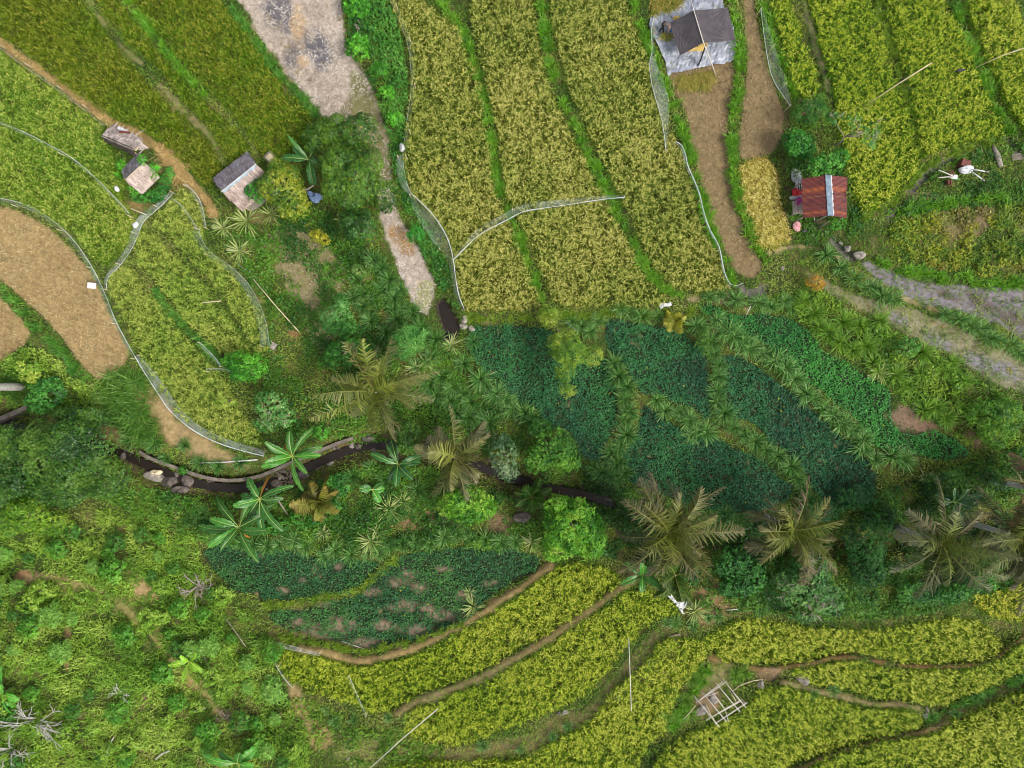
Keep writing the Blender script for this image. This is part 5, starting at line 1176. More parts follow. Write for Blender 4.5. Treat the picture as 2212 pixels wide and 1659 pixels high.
def frond(L, az, e0, e1, r, ca, cb, wid=.75, twist=0., nl=36):
    """one feather leaf from the origin"""
    t = np.linspace(0, 1, 20); el = np.radians(e0 + (e1 - e0) * t ** 1.1); st = L / 19
    bend = r.normal(0, .45)
    a = az + bend * t ** 2
    x = np.concatenate([[0], np.cumsum(np.cos(el[:-1]) * np.cos(a[:-1]) * st)]); y = np.concatenate([[0], np.cumsum(np.cos(el[:-1]) * np.sin(a[:-1]) * st)]); z = np.concatenate([[0], np.cumsum(np.sin(el[:-1]) * st)])
    R = np.stack([x, y, z], -1); T = unit(np.gradient(R, axis=0))
    side = unit(np.cross(T, [0, 0, 1.])); upv = np.cross(side, T)
    tw = twist * np.linspace(.3, 1.2, 20)
    s2 = side * np.cos(tw)[:, None] + upv * np.sin(tw)[:, None]; u2 = np.cross(s2, T)
    tl = np.linspace(.13, 1, nl); f = tl * 19; i = np.minimum(f.astype(int), 18); k = (f - i)[:, None]
    lp = lambda A: A[i] * (1 - k) + A[i + 1] * k
    Pb, Tb, Sb, Ub = lp(R), unit(lp(T)), unit(lp(s2)), unit(lp(u2))
    ll = wid * np.clip(np.sin(PI * (tl * .8 + .17)), .05, 1) ** .55
    out = []; grav = r.uniform(.1, .95); wy = r.uniform(-.6, 1.6); miss = r.choice([.02, .08, .3])
    for sg in (-1, 1):
        le = ll * r.uniform(.75, 1.15, nl)
        d = unit(Sb * sg + Tb * (.5 + .6 * tl[:, None]) + np.array([.35 * wy, -.25 * wy, -grav]) + r.normal(0, .16, (nl, 3)))
        le = le * np.where(r.random(nl) < miss, r.uniform(.05, .4, nl), 1)
        mid = Pb + d * (le * .55)[:, None]
        d2 = unit(d + np.array([0, 0, -.6]) + r.normal(0, .14, (nl, 3)))
        tip = mid + d2 * (le * .45)[:, None]
        wv = Tb * .036 * r.uniform(.7, 1.25, (nl, 1))
        V = np.stack([Pb - wv * .8, Pb + wv * .8, mid - wv, mid + wv, tip - wv * .25, tip + wv * .25], 1).reshape(-1, 3)
        b = (np.arange(nl) * 6)[:, None]; Q = np.concatenate([b + np.array([[0, 1, 3, 2]]), b + np.array([[2, 3, 5, 4]])])
        mixv = (tl ** 2.2)[:, None]
        c = (lin(ca) * (1 - mixv) + lin(cb) * mixv) * (1 + r.normal(0, .2, (nl, 1)))
        C = np.stack([c, c, c, c, c * .8 + lin(cb) * .3, c * .8 + lin(cb) * .3], 1).reshape(-1, 3)
        out.append((V, Q, C))
    w_ = np.linspace(.026, .006, 20)[:, None]
    V = np.concatenate([R - side * w_ + upv * .01, R + side * w_ + upv * .01]); b = np.arange(19)[:, None]
    Q = np.concatenate([b, b + 20, b + 21, b + 1], 1)
    out.append((V, Q, np.tile(lin((122, 122, 56)), (40, 1))))
    return cat(out)


def palm(label, px, py, h, L, nf, seed, young=(122, 140, 40), old=(92, 94, 62), tipc=(134, 116, 96), wid=.62, name='palm_tree', e=(70, -42), tw=.9, lean=0., catg='palm', dead=.25, trunk=.15, az0=None):
    r = np.random.default_rng(1000 + seed)
    b = base_of(px, py, h)
    top = Vector((b.x, b.y, b.z + h))
    fx = Vector((b.x + math.cos(lean) * .25 * (lean != 0), b.y + math.sin(lean) * .25 * (lean != 0), b.z))
    o = empty(name, fx, label, catg)
    mb = MB(); n = 10; ps = []; rs = []
    for i in range(n):
        t = i / (n - 1); ps.append(fx.lerp(top, t) + Vector((math.sin(t * 3) * .06, 0, -.2 if i == 0 else 0))); rs.append(trunk * (1.25 - .45 * t) * (1 + .06 * (i % 2)))
    mb.tube(ps, rs, 9); mb.build('trunk', 'pale_bark', o, True)
    for i in range(nf):
        q = i / nf                                             # 0 = newest, upright
        az = i * 2.39996 + r.normal(0, .38)
        e0 = e[0] - (e[0] - 8) * q ** .8 + r.normal(0, 10); e1 = e0 - 35 - 55 * q + r.normal(0, 16)
        ca = (np.array(young) * (1 - q) + np.array(old) * q) * r.uniform(.72, 1.0)
        cb = np.array(tipc) * (.4 + .6 * q) + ca * (.6 - .6 * q)
        if r.random() < dead * q: ca = ca * .5 + np.array((128, 100, 78)) * .5
        V, Q, C = frond(L * r.uniform(.62, 1.1) * (.75 + .25 * min(1, q * 3)), az, e0, e1, r, ca, cb, wid * r.uniform(1.0, 1.35), r.normal(0, tw))
        qmesh('frond', V + np.array(top), Q, C, 'frond_leaf', o)
    return o


palm('big ragged palm with folded yellow green fronds, left of the dark plots', 808, 845, 4.2, 3.8, 20, 1, (128, 142, 42), (98, 104, 58), (132, 126, 92), .75)
palm('olive palm over the stream, right of the dark glossy bush', 984, 988, 4.0, 3.1, 18, 2, (122, 132, 52), (96, 94, 68), (136, 124, 102), .7)
palm('small palm with orange yellow frond tips near the bananas', 686, 1086, 1.6, 1.9, 13, 3, (112, 126, 38), (108, 106, 42), (160, 126, 62), .5, e=(75, -30), tw=.5, dead=0)
palm('small dark green fan like palm left of the brightest tree', 1150, 1076, 2.2, 1.5, 13, 4, (62, 110, 30), (48, 88, 26), (80, 110, 40), .4, e=(70, -20), tw=.3, dead=0)
palm('tallest ragged palm with grey brown fronds over the lower dark plot', 1447, 1152, 5.2, 4.1, 26, 5, (118, 132, 40), (82, 82, 60), (122, 102, 88), .74, e=(75, -40))
palm('short dark green palm shading the white sheet', 1458, 1244, 2.8, 2.1, 14, 6, (70, 104, 26), (54, 84, 30), (96, 104, 50), .55, tw=.4, dead=0)
palm('ragged palm above the twiggy shrub, second from the right group', 1716, 1148, 4.6, 3.5, 20, 7, (116, 136, 36), (86, 88, 58), (128, 108, 88), .74)
palm('wide olive palm with drooping pale lower fronds at right', 2026, 1172, 4.8, 3.9, 22, 8, (104, 126, 42), (80, 86, 58), (124, 120, 98), .7)
palm('palm cut by the right edge with long grey fronds', 2222, 1168, 4.8, 4.2, 22, 9, (102, 120, 40), (82, 82, 64), (130, 116, 98), .7)
palm('palm with brown fronds at the right edge, behind the one cut by the frame', 2250, 1060, 4.2, 3.0, 16, 10, (116, 112, 50), (104, 88, 66), (150, 112, 80), .65)
palm('tall palm whose pale trunk leans out past the left edge', -330, 838, 11.5, 4.0, 14, 11, trunk=.2)
palm('small bright yellow fan palm at the top of the dark sweet potato plot', 1458, 694, .7, .95, 13, 12, (150, 156, 36), (134, 142, 34), (176, 168, 66), .3, e=(70, 0), tw=.2, dead=0, trunk=.06)


# ------------------------------------------------------------------ bananas
def banana_leaf(L, az, e0, e1, wd, r, col, mid):
    n = 24; t = np.linspace(0, 1, n); el = np.radians(e0 + (e1 - e0) * t); a = az + r.normal(0, .2) * t
    st = L / (n - 1)
    R = np.stack([np.concatenate([[0], np.cumsum(np.cos(el[:-1]) * np.cos(a[:-1]) * st)]), np.concatenate([[0], np.cumsum(np.cos(el[:-1]) * np.sin(a[:-1]) * st)]), np.concatenate([[0], np.cumsum(np.sin(el[:-1]) * st)])], -1)
    T = unit(np.gradient(R, axis=0)); side = unit(np.cross(T, [0, 0, 1.])); up = np.cross(side, T)
    w = wd * np.clip(np.sin(PI * np.clip((t - .12) / .9, 0, 1)), 0, 1) ** .45 * np.where(t < .12, .1, 1); w = np.maximum(w, .02)
    tl = r.normal(0, .7)
    out = []
    for sg in (-1, 1):
        ed = w * (1 - .4 * r.random(n) * (r.random(n) < .4)) * .5
        dd = -.18 if sg > 0 else -.18
        E1 = R + (side * sg * np.cos(tl * sg) + up * (.5 + math.sin(tl) * sg * .5)) * (ed * .55)[:, None]
        E2 = E1 + (side * sg + up * dd) * (ed * .5)[:, None]
        V = np.concatenate([R, E1, E2]); b = np.arange(n - 1)[:, None]
        q = [np.concatenate([b, b + n, b + n + 1, b + 1], 1), np.concatenate([b + n, b + 2 * n, b + 2 * n + 1, b + n + 1], 1)]
        c = np.tile(lin(col), (3 * n, 1)) * (1 + r.normal(0, .16, (3 * n, 1)))
        out.append((V, np.concatenate(q), c))
    wv = np.linspace(.026, .008, n)[:, None]
    V = np.concatenate([R - side * wv + up * .015, R + side * wv + up * .015]); b = np.arange(n - 1)[:, None]
    out.append((V, np.concatenate([b, b + n, b + n + 1, b + 1], 1), np.tile(lin(mid), (2 * n, 1))))
    return cat(out)


def banana(label, px, py, h, L, nl, seed, col=(54, 108, 32), mid=(156, 178, 92), wd=.52, dead=0, az0=0., e=(66, 12)):
    r = np.random.default_rng(1200 + seed)
    b = base_of(px, py, h); top = Vector((b.x, b.y, b.z + h))
    o = empty('banana_plant', b, label, 'banana plant')
    mb = MB(); mb.tube([b - Vector((0, 0, .2)), b.lerp(top, .5), top], [.13, .11, .07], 9); mb.build('stem', 'green_stem', o, True)
    for i in range(nl + dead):
        az = az0 + i * 2.39996 + r.normal(0, .3)
        e0 = r.uniform(e[1] - 8, e[0] + 10); dd = i >= nl
        if dd: e0 = -20
        cc = np.array(col) * r.uniform(.85, 1.2) if not dd else np.array((176, 116, 44))
        V, Q, C = banana_leaf(L * r.uniform(.55, 1.12) * (.8 if dd else 1), az, e0, e0 - r.uniform(40, 75), wd * r.uniform(.8, 1.1) * (.4 if dd else 1), r, cc, mid if not dd else (190, 140, 60))
        qmesh('leaf', V + np.array(top), Q, C, 'glossy_leaf', o)
    return o


mat_two('green_stem', (86, 116, 52), (130, 150, 80), 6., .6)
banana('banana plant with broad leaves over the stream wall', 631, 986, 1.4, 2.5, 9, 1, (60, 116, 34), dead=1)
banana('large banana clump plant with long upright leaves beside the stream, lower one', 518, 1138, 1.5, 2.9, 10, 2, (56, 108, 34), dead=2, az0=.3)
banana('banana plant with leaves pointing up the photo, right behind the large one', 560, 1078, 1.6, 2.6, 8, 3, (54, 106, 38), dead=1, az0=.9)
banana('dark leaved banana plant between the two upper palms', 860, 1004, 1.2, 1.9, 8, 4, (40, 88, 36))
banana('small bright banana plant below the dark leaved one', 804, 1058, .9, 1.3, 6, 5, (62, 122, 38))
banana('young yellow green banana plant beside the lower left footpath', 410, 1428, .8, 1.25, 7, 6, (128, 178, 40), (196, 206, 100), wd=.4)
banana('banana plant at the bottom edge, left of the lower rice', 512, 1652, 1.3, 2.0, 8, 7, (66, 126, 36))
banana('banana plant hidden under the tallest palm, by the rice terrace', 1388, 1240, .9, 1.5, 7, 8, (58, 116, 36))
banana('banana plant at the left edge among the dead branches', 4, 1500, 1.0, 1.6, 7, 9, (68, 128, 38))
banana('dark banana plant behind the wide olive palm', 2070, 1086, 2.6, 1.6, 8, 10, (40, 88, 38))
banana('banana plant half hidden between the yellow flecked tree and the large tree', 668, 346, 1.6, 1.9, 7, 11, (48, 98, 36))


# ------------------------------------------------------------------ bare dead shrubs
def dead_shrub(label, px, py, R_, h, nb, seed, mat='twig', name='dead_shrub'):
    r = np.random.default_rng(1300 + seed); b = base_of(px, py, .3)
    o = empty(name, b, label, 'dead shrub')
    main = fine = MB(); f = S
    for i in range(nb):
        a = r.random() * 6.28; L = R_ * f * r.uniform(.6, 1.1)
        p1 = b + Vector((math.cos(a) * L * .35, math.sin(a) * L * .35, h * r.uniform(.4, .8)))
        a2 = a + r.normal(0, .5); p2 = p1 + Vector((math.cos(a2) * L * .6, math.sin(a2) * L * .6, h * r.uniform(-.1, .5)))
        main.tube([b, p1, p2], [.045, .03, .012], 5)
        for _ in range(4):
            s_ = p1.lerp(p2, r.random()); a3 = a2 + r.normal(0, 1.0); e_ = s_ + Vector((math.cos(a3) * L * .35, math.sin(a3) * L * .35, h * r.uniform(-.1, .4)))
            fine.tube([s_, s_.lerp(e_, .5) + Vector((r.normal(0, .05), r.normal(0, .05), .03)), e_], [.018, .014, .006], 4)
    main.build('branches', mat, o)
    return o


dead_shrub('grey dead shrub left of the lower sweet potato plot', 424, 1268, 38, .9, 16, 1)
dead_shrub('pale grey dead bush with long bare branches in the lower left corner', 75, 1560, 60, 1.2, 18, 2, 'pale_bark')
dead_shrub('bare pale branches at the bottom left edge', 20, 1625, 46, 1.0, 12, 3, 'pale_bark')
dead_shrub('small bare branch standing in the lower left scrub', 262, 1500, 24, .7, 5, 4, 'pale_bark')
dead_shrub('brown dead twigs heaped beside the bottom banana plant', 482, 1560, 30, .4, 14, 5, 'bark')
dead_shrub('dry brown brushwood over the stream bank', 620, 1038, 30, .4, 14, 6, 'bark')
dead_shrub('small dry bush at the edge of the burnt field', 775, 55, 14, .5, 6, 7)

# ------------------------------------------------------------------ huts
def thatch(name, A, B_, C_, D_, seed, parent, cols, nstraw=2600, over=.12, thick=.07, ls=(.25, .5)):
    """roof slope: ridge A-B, eave D-C (A above D, B above C); a slab with straws lying down the slope"""
    r = np.random.default_rng(1500 + seed)
    A, B_, C_, D_ = [np.array(v, float) for v in (A, B_, C_, D_)]
    nu, nv = 26, 16
    u, v = np.meshgrid(np.linspace(0, 1, nu), np.linspace(0, 1, nv))
    nrm = unit(np.cross(B_ - A, D_ - A)[None])[0]
    if nrm[2] < 0: nrm = -nrm
    pt = lambda u, v: (A * (1 - u)[..., None] + B_ * u[..., None]) * (1 - v)[..., None] + (D_ * (1 - u)[..., None] + C_ * u[..., None]) * v[..., None]
    T = pt(u, v) + nrm * ((r.random(u.shape) - .5) * .035)[..., None]
    rag = r.random(nu) * .1; T[-1] += (pt(u[-1], np.ones(nu)) - pt(u[-1], np.zeros(nu))) * (rag[:, None] * .6)
    Bm = T - nrm * thick
    V = np.concatenate([T.reshape(-1, 3), Bm.reshape(-1, 3)]); n = nu * nv
    i, j = np.meshgrid(np.arange(nu - 1), np.arange(nv - 1)); a = (j * nu + i).ravel()
    Q = [np.stack([a, a + 1, a + nu + 1, a + nu], 1), np.stack([a + n, a + nu + n, a + nu + 1 + n, a + 1 + n], 1)]
    for k0, k1 in [(j_ * nu, (j_ + 1) * nu) for j_ in range(nv - 1)] + [(j_ * nu + nu - 1, (j_ + 1) * nu + nu - 1) for j_ in range(nv - 1)] + [(i_, i_ + 1) for i_ in range(nu - 1)] + [((nv - 1) * nu + i_, (nv - 1) * nu + i_ + 1) for i_ in range(nu - 1)]:
        Q.append(np.array([[k0, k1, k1 + n, k0 + n]]))
    c0 = pal(cols, np.clip(fbm(u.ravel() * 3, v.ravel() * 3, .5, seed) * 1.5 - .25, 0, 1), r, .1)
    parts = [(V, np.concatenate(Q), np.concatenate([c0 * .9, c0 * .6]))]
    m = nstraw; uu = r.random(m); vv = r.random(m) ** .9
    P0 = pt(uu, vv) + nrm * r.uniform(.0, .03, (m, 1)); dn = unit(pt(uu, np.ones(m)) - pt(uu, np.zeros(m)))
    sd = unit(np.tile(B_ - A, (m, 1))); dn = unit(dn + sd * r.normal(0, .16, (m, 1)) + nrm * r.normal(.07, .06, (m, 1)))
    Ls = r.uniform(ls[0], ls[1], m); room = np.linalg.norm(D_ - A) * (1 - vv) + over; Ls = np.minimum(Ls, room)
    w_ = r.uniform(.012, .03, m)
    c = pal(cols, np.clip(fbm(uu * 3, vv * 3, .5, seed) * 1.5 - .25 + r.normal(0, .3, m), 0, 1), r, .2)
    s2 = sd * w_[:, None]
    V = np.stack([P0 - s2, P0 + s2, P0 + dn * Ls[:, None] + s2 * .4, P0 + dn * Ls[:, None] - s2 * .4], 1).reshape(-1, 3)
    parts.append((V, np.arange(m * 4).reshape(-1, 4), np.repeat(c, 4, 0)))
    V, Q, C = cat(parts)
    return qmesh(name, V, Q, C, 'dry_straw', parent)


def post(parent, p, top, r_=.04, name='post', mat='bamboo'):
    g = Vector((p[0], p[1], float(gz(p[0], p[1])) - .1))
    return MB().tube([g, (p[0], p[1], top)], r_, 7).build(name, mat, parent, True)


gT_ = [(120, 108, 104), (152, 138, 132), (180, 166, 160), (204, 192, 186)]
gLit_ = [(138, 120, 110), (166, 148, 138), (192, 176, 166)]  # paler thatch for slopes facing the sun, the light put into the colour
gShade_ = [(96, 90, 94), (122, 116, 120), (150, 144, 148)]  # darker thatch for slopes turned from the sun, shade painted in

# ridged thatched hut
g0 = float(zat(515, 395))
hut = empty('thatched_hut', at(520, 392), 'grey thatched hut with a pale ridge strip, partly under the yellow flecked tree', 'hut')
z1, z2 = g0 + 1.5, g0 + 2.35
RA, RB = W(480.5, 414, z2), W(553.4, 355.8, z2); NA, NB = W(463, 387, z1), W(535.7, 330.8, z1); SA, SB = W(521, 452.7, z1), W(594, 394.5, z1)
thatch('roof_slope', RA, RB, NB, NA, 1, hut, gShade_, 3600)
s_ = thatch('roof_slope', RA, RB, SB, SA, 2, hut, gLit_, 4000); s_['label'] = 'sunlit roof slope coloured paler and pinkish with a white streak'
mb = MB(); ra, rb = Vector(RA), Vector(RB); n = 14
up = Vector((0, 0, .06)); dirr = (rb - ra).normalized(); sd = dirr.cross(Vector((0, 0, 1))).normalized()
for k in range(n):
    a = ra.lerp(rb, k / n) + up; b = ra.lerp(rb, (k + 1.02) / n) + up; w_ = .1 + .03 * math.sin(k * 2.3)
    q = [a + sd * w_ - up * 1.2, a, a - sd * w_ - up * 1.2, b - sd * w_ - up * 1.2, b, b + sd * w_ - up * 1.2]
    mb.add(q, [(0, 1, 4, 5), (1, 2, 3, 4)])
rs_ = mb.build('ridge_sheet', 'galvanised', hut)
mb2 = MB(); mb2.tube([ra + up * 1.5 - dirr * .05, rb + up * 1.5 + dirr * .05], .03, 6); mb2.build('ridge_pole', 'white_pole', rs_)
q1, q2 = Vector(SA), Vector(SB)
MB().tube([q1.lerp(q2, .02) - Vector((0, 0, .02)) + sd * .05, q1.lerp(q2, .45) + sd * .05], .035, 6).build('eave_pole', 'bamboo', hut, True)
cen = (Vector(RA) + Vector(RB)) / 2
for a in (NA, NB, SA, SB):
    p = Vector(a).lerp(cen, .16); post(hut, p, z1 + .05)
for a, b in ((NA, NB), (SA, SB)):
    pa, pb = Vector(a).lerp(cen, .17), Vector(b).lerp(cen, .17)
    gz_ = float(gz(pa.x, pa.y)); gz2 = float(gz(pb.x, pb.y)); h_ = z1 - max(gz_, gz2) - .05
    dd = (pb - pa); MB().box(((pa.x + pb.x) / 2, (pa.y + pb.y) / 2, max(gz_, gz2) + h_ / 2), dd.length, .04, h_, math.atan2(dd.y, dd.x)).build('wall', 'grey_wood', hut)

# square thatched hut
g0 = float(zat(300, 385))
hut = empty('thatched_hut', at(303, 376), 'small square thatched hut with its ridge running diagonally, ringed by the low hedge', 'hut')
z1, z2 = g0 + 1.1, g0 + 1.95
RA, RB = W(271, 389, z2), W(313, 351.5, z2); LA, LB = W(266, 368, z1), W(303, 331, z1); SA, SB = W(304, 416, z1), W(341, 380, z1)
thatch('roof_slope', RA, RB, LB, LA, 3, hut, gShade_, 1500)
thatch('roof_slope', RA, RB, SB, SA, 4, hut, gLit_ + [(200, 186, 174)], 2200)
ra, rb = Vector(RA), Vector(RB); up = Vector((0, 0, .05))
MB().tube([ra + up, rb + up], .03, 6).build('ridge_pole', 'bamboo', hut, True)
la, lb = Vector(LA), Vector(LB)
MB().tube([la.lerp(lb, .55) + up, la.lerp(lb, 1.25) + up], .025, 6).build('eave_pole', 'white_pole', hut, True)
cen = (ra + rb) / 2
for a in (LA, LB, SA, SB):
    p = Vector(a).lerp(cen, .18); post(hut, p, z1 + .05)
MB().tube([cen + Vector((-.5, -.5, -1.0)), cen + Vector((.6, .6, -1.0))], .03, 6).build('floor_beam', 'bamboo', hut)

# long ragged thatched shelter
g0 = float(zat(262, 300))
hut = empty('thatched_shelter', at(262, 303), 'ragged leaning thatched shelter with rafters sticking out, beside the diagonal dirt path', 'shelter')
z1, z2 = g0 + .95, g0 + 1.9
RA, RB = W(219, 293, z2), W(286, 322, z2); NA, NB = W(243, 272, z1), W(306, 305, z1); LA, LB = W(226, 303, z1 - .1), W(290, 334, z1 - .1)
thatch('roof_slope', RA, RB, NB, NA, 5, hut, gT_, 3000, .25, .08, (.2, .4))
s_ = thatch('roof_slope', RA, RB, LB, LA, 6, hut, [(70, 62, 58), (98, 88, 82), (124, 112, 104)], 900); s_['label'] = 'darker lower roof slope'  # lower slope in a darker palette than the upper one
thatch('roof_flap', W(286, 306, z1 + .35), W(297, 300, z1 + .3), W(316, 316, z1 - .05), W(298, 320, z1 - .05), 7, hut, gT_, 500, .15, .04, (.15, .3))
MB().box(W(270, 285.5, z1 + .38), .62, .14, .04, -.1, .1).build('brown_board', 'brown_metal', hut)
MB().box(W(266, 281, z1 + .3), .7, .2, .03, -.5).build('pale_sheet', 'white_flash', hut)
MB().box(W(289, 318, z1 + .05), .5, .3, .04, -.5).build('bamboo_mat', 'bamboo', hut)
for (x, y, x2, y2) in ((246, 275, 255, 263), (262, 277, 269, 271), (273, 282, 277.5, 277), (285, 288, 289.5, 283)):
    MB().tube([W(x, y, z1 + .1), W(x2, y2, z1 - .02)], .025, 6).build('rafter', 'white_pole', hut, True)
MB().tube([W(235, 294.5, z2 - .1), W(281, 302, z1 + .45)], .02, 6).build('roof_batten', 'white_pole', hut, True)
MB().tube([W(241, 306, z1 + .2), W(292, 335, z1 - .1)], .025, 6).build('roof_batten', 'bamboo', hut, True)
MB().tube([W(291, 293, z1 + .2), W(314, 279, z1 - .5)], .02, 6).build('prop_pole', 'white_pole', hut, True)
for x, y in ((232, 294), (252, 282), (285, 326), (296, 308), (275, 326)):
    p = W(x, y, z1); post(hut, p, z1 + .05)

# rusty roofed hut
g0 = float(zat(1780, 430))
hut = empty('tin_roofed_hut', at(1781, 428), 'open hut with a red rusted corrugated roof and a pale blue ridge strip', 'hut')
z1, z2 = g0 + 1.75, g0 + 2.25
E0, E1_ = np.array(W(1731.5, 386.4, z1)), np.array(W(1734.3, 470.8, z1)); R0, R1 = np.array(W(1787.5, 377.5, z2)), np.array(W(1793, 466.0, z2)); F0, F1 = np.array(W(1830.4, 382.8, z1)), np.array(W(1829.5, 470.8, z1))


def tin(name, R0, R1, E0, E1_, seed, parent):
    r = np.random.default_rng(seed); nu, nv = 265, 9
    u, v = np.meshgrid(np.linspace(0, 1, nu), np.linspace(0, 1, nv))
    P = (R0 * (1 - u)[..., None] + R1 * u[..., None]) * (1 - v)[..., None] + (E0 * (1 - u)[..., None] + E1_ * u[..., None]) * v[..., None]
    nrm = unit(np.cross(R1 - R0, E0 - R0)[None])[0]; nrm = nrm if nrm[2] > 0 else -nrm
    P = P + nrm * (np.sin(u * 2 * PI * 33) * .011)[..., None]
    c = np.tile(lin((96, 42, 38)), (nu * nv, 1)).reshape(nv, nu, 3)
    f = fbm(u * 8, v * 3, 1.0, seed); f2 = fbm(u * 20, v * 6, 1.0, seed + 4)
    c += (lin((74, 36, 36)) - c) * sstep(.45, .7, f)[..., None] * .8
    c += (lin((112, 54, 40)) - c) * (sstep(.5, .75, f2) * .6)[..., None]
    for s0, st in ((.30, 1.), (.345, .6), (.50, .8), (.755, .4), (.89, 1.)):
        k = np.exp(-((u - s0 - .012 * (v - .5)) / .006) ** 2); c += (lin((158, 108, 76)) - c) * (k * .75 * st)[..., None]
        for vv in (.25, .5, .8):
            k = np.exp(-((u - s0) / .045) ** 2 - ((v - vv) / .1) ** 2) * (s0 in (.345, .30, .89)); c += (lin((150, 76, 36)) - c) * (k * .75)[..., None]
    T = P.reshape(-1, 3); V = np.concatenate([T, T - nrm * .006]); n = nu * nv
    i, j = np.meshgrid(np.arange(nu - 1), np.arange(nv - 1)); a = (j * nu + i).ravel()
    Q = np.concatenate([np.stack([a, a + nu, a + nu + 1, a + 1], 1), np.stack([a + n, a + 1 + n, a + nu + 1 + n, a + nu + n], 1)])
    cc = c.reshape(-1, 3) * (1 + r.normal(0, .05, (n, 1)))
    return qmesh(name, V, Q, np.concatenate([cc, cc * .8]), 'rust_sheet', parent)


tin('roof_sheet', R0, R1, E0, E1_, 3, hut); tin('roof_sheet', R0, R1, F0, F1, 8, hut)
mb = MB(); a, b = Vector(R0), Vector(R1); ex = Vector((1, 0, 0)); u_ = Vector((0, 0, .045))
mb.add([a - ex * .13 + u_ * .1, a + ex * .16 + u_, b + ex * .16 + u_, b - ex * .13 + u_ * .1], [(0, 3, 2, 1)]); rs_ = mb.build('ridge_strip', 'galvanised', hut)
mb = MB(); n = 18
for k in range(n):
    p, q = a.lerp(b, k / n), a.lerp(b, (k + 1) / n); w1 = .235 + .02 * math.sin(k * 2.1)
    mb.add([p + ex * .165 + u_ * 1.1, p + ex * w1 + u_ * .3, q + ex * w1 + u_ * .3, q + ex * .165 + u_ * 1.1], [(0, 3, 2, 1)])
mb.build('ridge_flashing', 'white_flash', rs_)
cen = (a + b) / 2
for e in (E0, E1_, F0, F1, R0, R1):
    e = Vector(e); p = e.lerp(cen, .1); post(hut, p, e.z - .04, .045, 'post', 'grey_wood')
for k in range(5):
    p0 = W(1714 + k * 5.0, 434, g0 + .5); p1 = W(1715 + k * 5.0, 462, g0 + .5)
    MB().box(((p0[0] + p1[0]) / 2, (p0[1] + p1[1]) / 2, g0 + .5), .13, p0[1] - p1[1], .04, .02).build('floor_plank', 'grey_wood', hut)
for x, y in ((1714, 435), (1715, 461), (1734, 461)):
    p = W(x, y, g0 + .45); post(hut, p, g0 + .47, .04, 'leg', 'grey_wood')


def bundle(name, label, catg, px, py, rx, ry, rz, mat, seed, rot=0., h=.0, rough=.3, group=None):
    p = at(px, py, h)
    o = MB().blob((0, 0, 0), rx, ry, rz, rot, seed, rough, 16, 10).build(name, mat, None, True)
    o.location = (p.x, p.y, p.z + rz * .75)
    return tag(o, label, catg, group)


def pole(label, pts, rad=.03, mat='bamboo', name='bamboo_pole', catg='pole'):
    ps = [at(x, y, h) for x, y, h in pts]
    o = MB().tube([p - ps[0] for p in ps], rad, 7).build(name, mat, None, True); o.location = ps[0]
    return tag(o, label, catg)


bundle('red_bag', 'shiny red plastic bag on the deck of the red roofed hut', 'bag', 1719.5, 418, .32, .26, .18, 'red_plastic', 1, .3, .2)
bundle('grey_sack', 'grey sack lying against the red bag', 'sack', 1720.6, 427.5, .38, .2, .15, 'grey_cloth', 2, .1, .2)
bundle('cloth_bundle', 'magenta cloth bundle on the hut deck', 'cloth', 1725, 437, .26, .3, .1, 'magenta_cloth', 3, .2, .5)
bundle('cloth_bundle', 'pink patterned cloth dropped below the hut deck', 'cloth', 1720.6, 490, .26, .3, .09, 'pink_cloth', 4, .4, .05)
bundle('sack', 'pale grey empty sack above the red rusted roof corner', 'sack', 1718.5, 378, .34, .42, .08, 'grey_cloth', 5, .25, .1)
bundle('sack', 'small pale sack hanging below the empty grey one', 'sack', 1725, 389, .16, .22, .1, 'grey_cloth', 6, -.4, .1)
p = at(1726, 404)
o = empty('crate', p, 'pale wire crate with black straps beside the red bag', 'crate')
mb = MB()
for dx in (-.25, -.12, 0, .12, .25): mb.box((p.x + dx, p.y, p.z + .36), .05, .5, .03)
mb.build('slat_top', 'white_cloth', o)
for dx, dy in ((-.25, 0), (.25, 0)): MB().box((p.x + dx, p.y + dy, p.z + .18), .04, .5, .34).build('side', 'white_cloth', o)
for dy in (-.14, .08): MB().box((p.x, p.y + dy, p.z + .385), .56, .03, .014, .25).build('strap', 'black_plastic', o)
pole('grey pole leaning from the deck of the red roofed hut', [(1709, 468, .1), (1733, 450, .9)], .03, 'grey_wood', 'leaning_pole')
pole('grey pole leaning below the bright bush at the red roof', [(1767, 493, .1), (1791, 478, 1.0)], .035, 'grey_wood', 'leaning_pole')
pole('white upright post in front of the red roofed hut', [(1760, 481, 0), (1759, 470, .9)], .035, 'white_pole', 'post', 'post')
bundle('cloth_bundle', 'dark cloth lying on the path below the red roofed hut', 'cloth', 1738, 499, .24, .14, .07, 'black_plastic', 8, .2)

# ------------------------------------------------------------------ the threshing place: silver sheet, dark tarp, person
sheet_poly = np.array([(1403, 38.5), (1423, 24), (1445, 24), (1464, 14.6), (1473, 0), (1478, -45), (1563, -45), (1561.6, 0), (1565, 13.5), (1585.6, 55), (1591, 94), (1590, 112), (1586.6, 129), (1576, 135.5), (1570, 134), (1566, 138.6), (1541, 139.6), (1533.5, 142.8), (1508.5, 147), (1476, 155), (1452, 158), (1444, 168), (1441, 160), (1436.6, 133), (1427, 112.5), (1419, 94), (1406, 72), (1402, 56)], float)
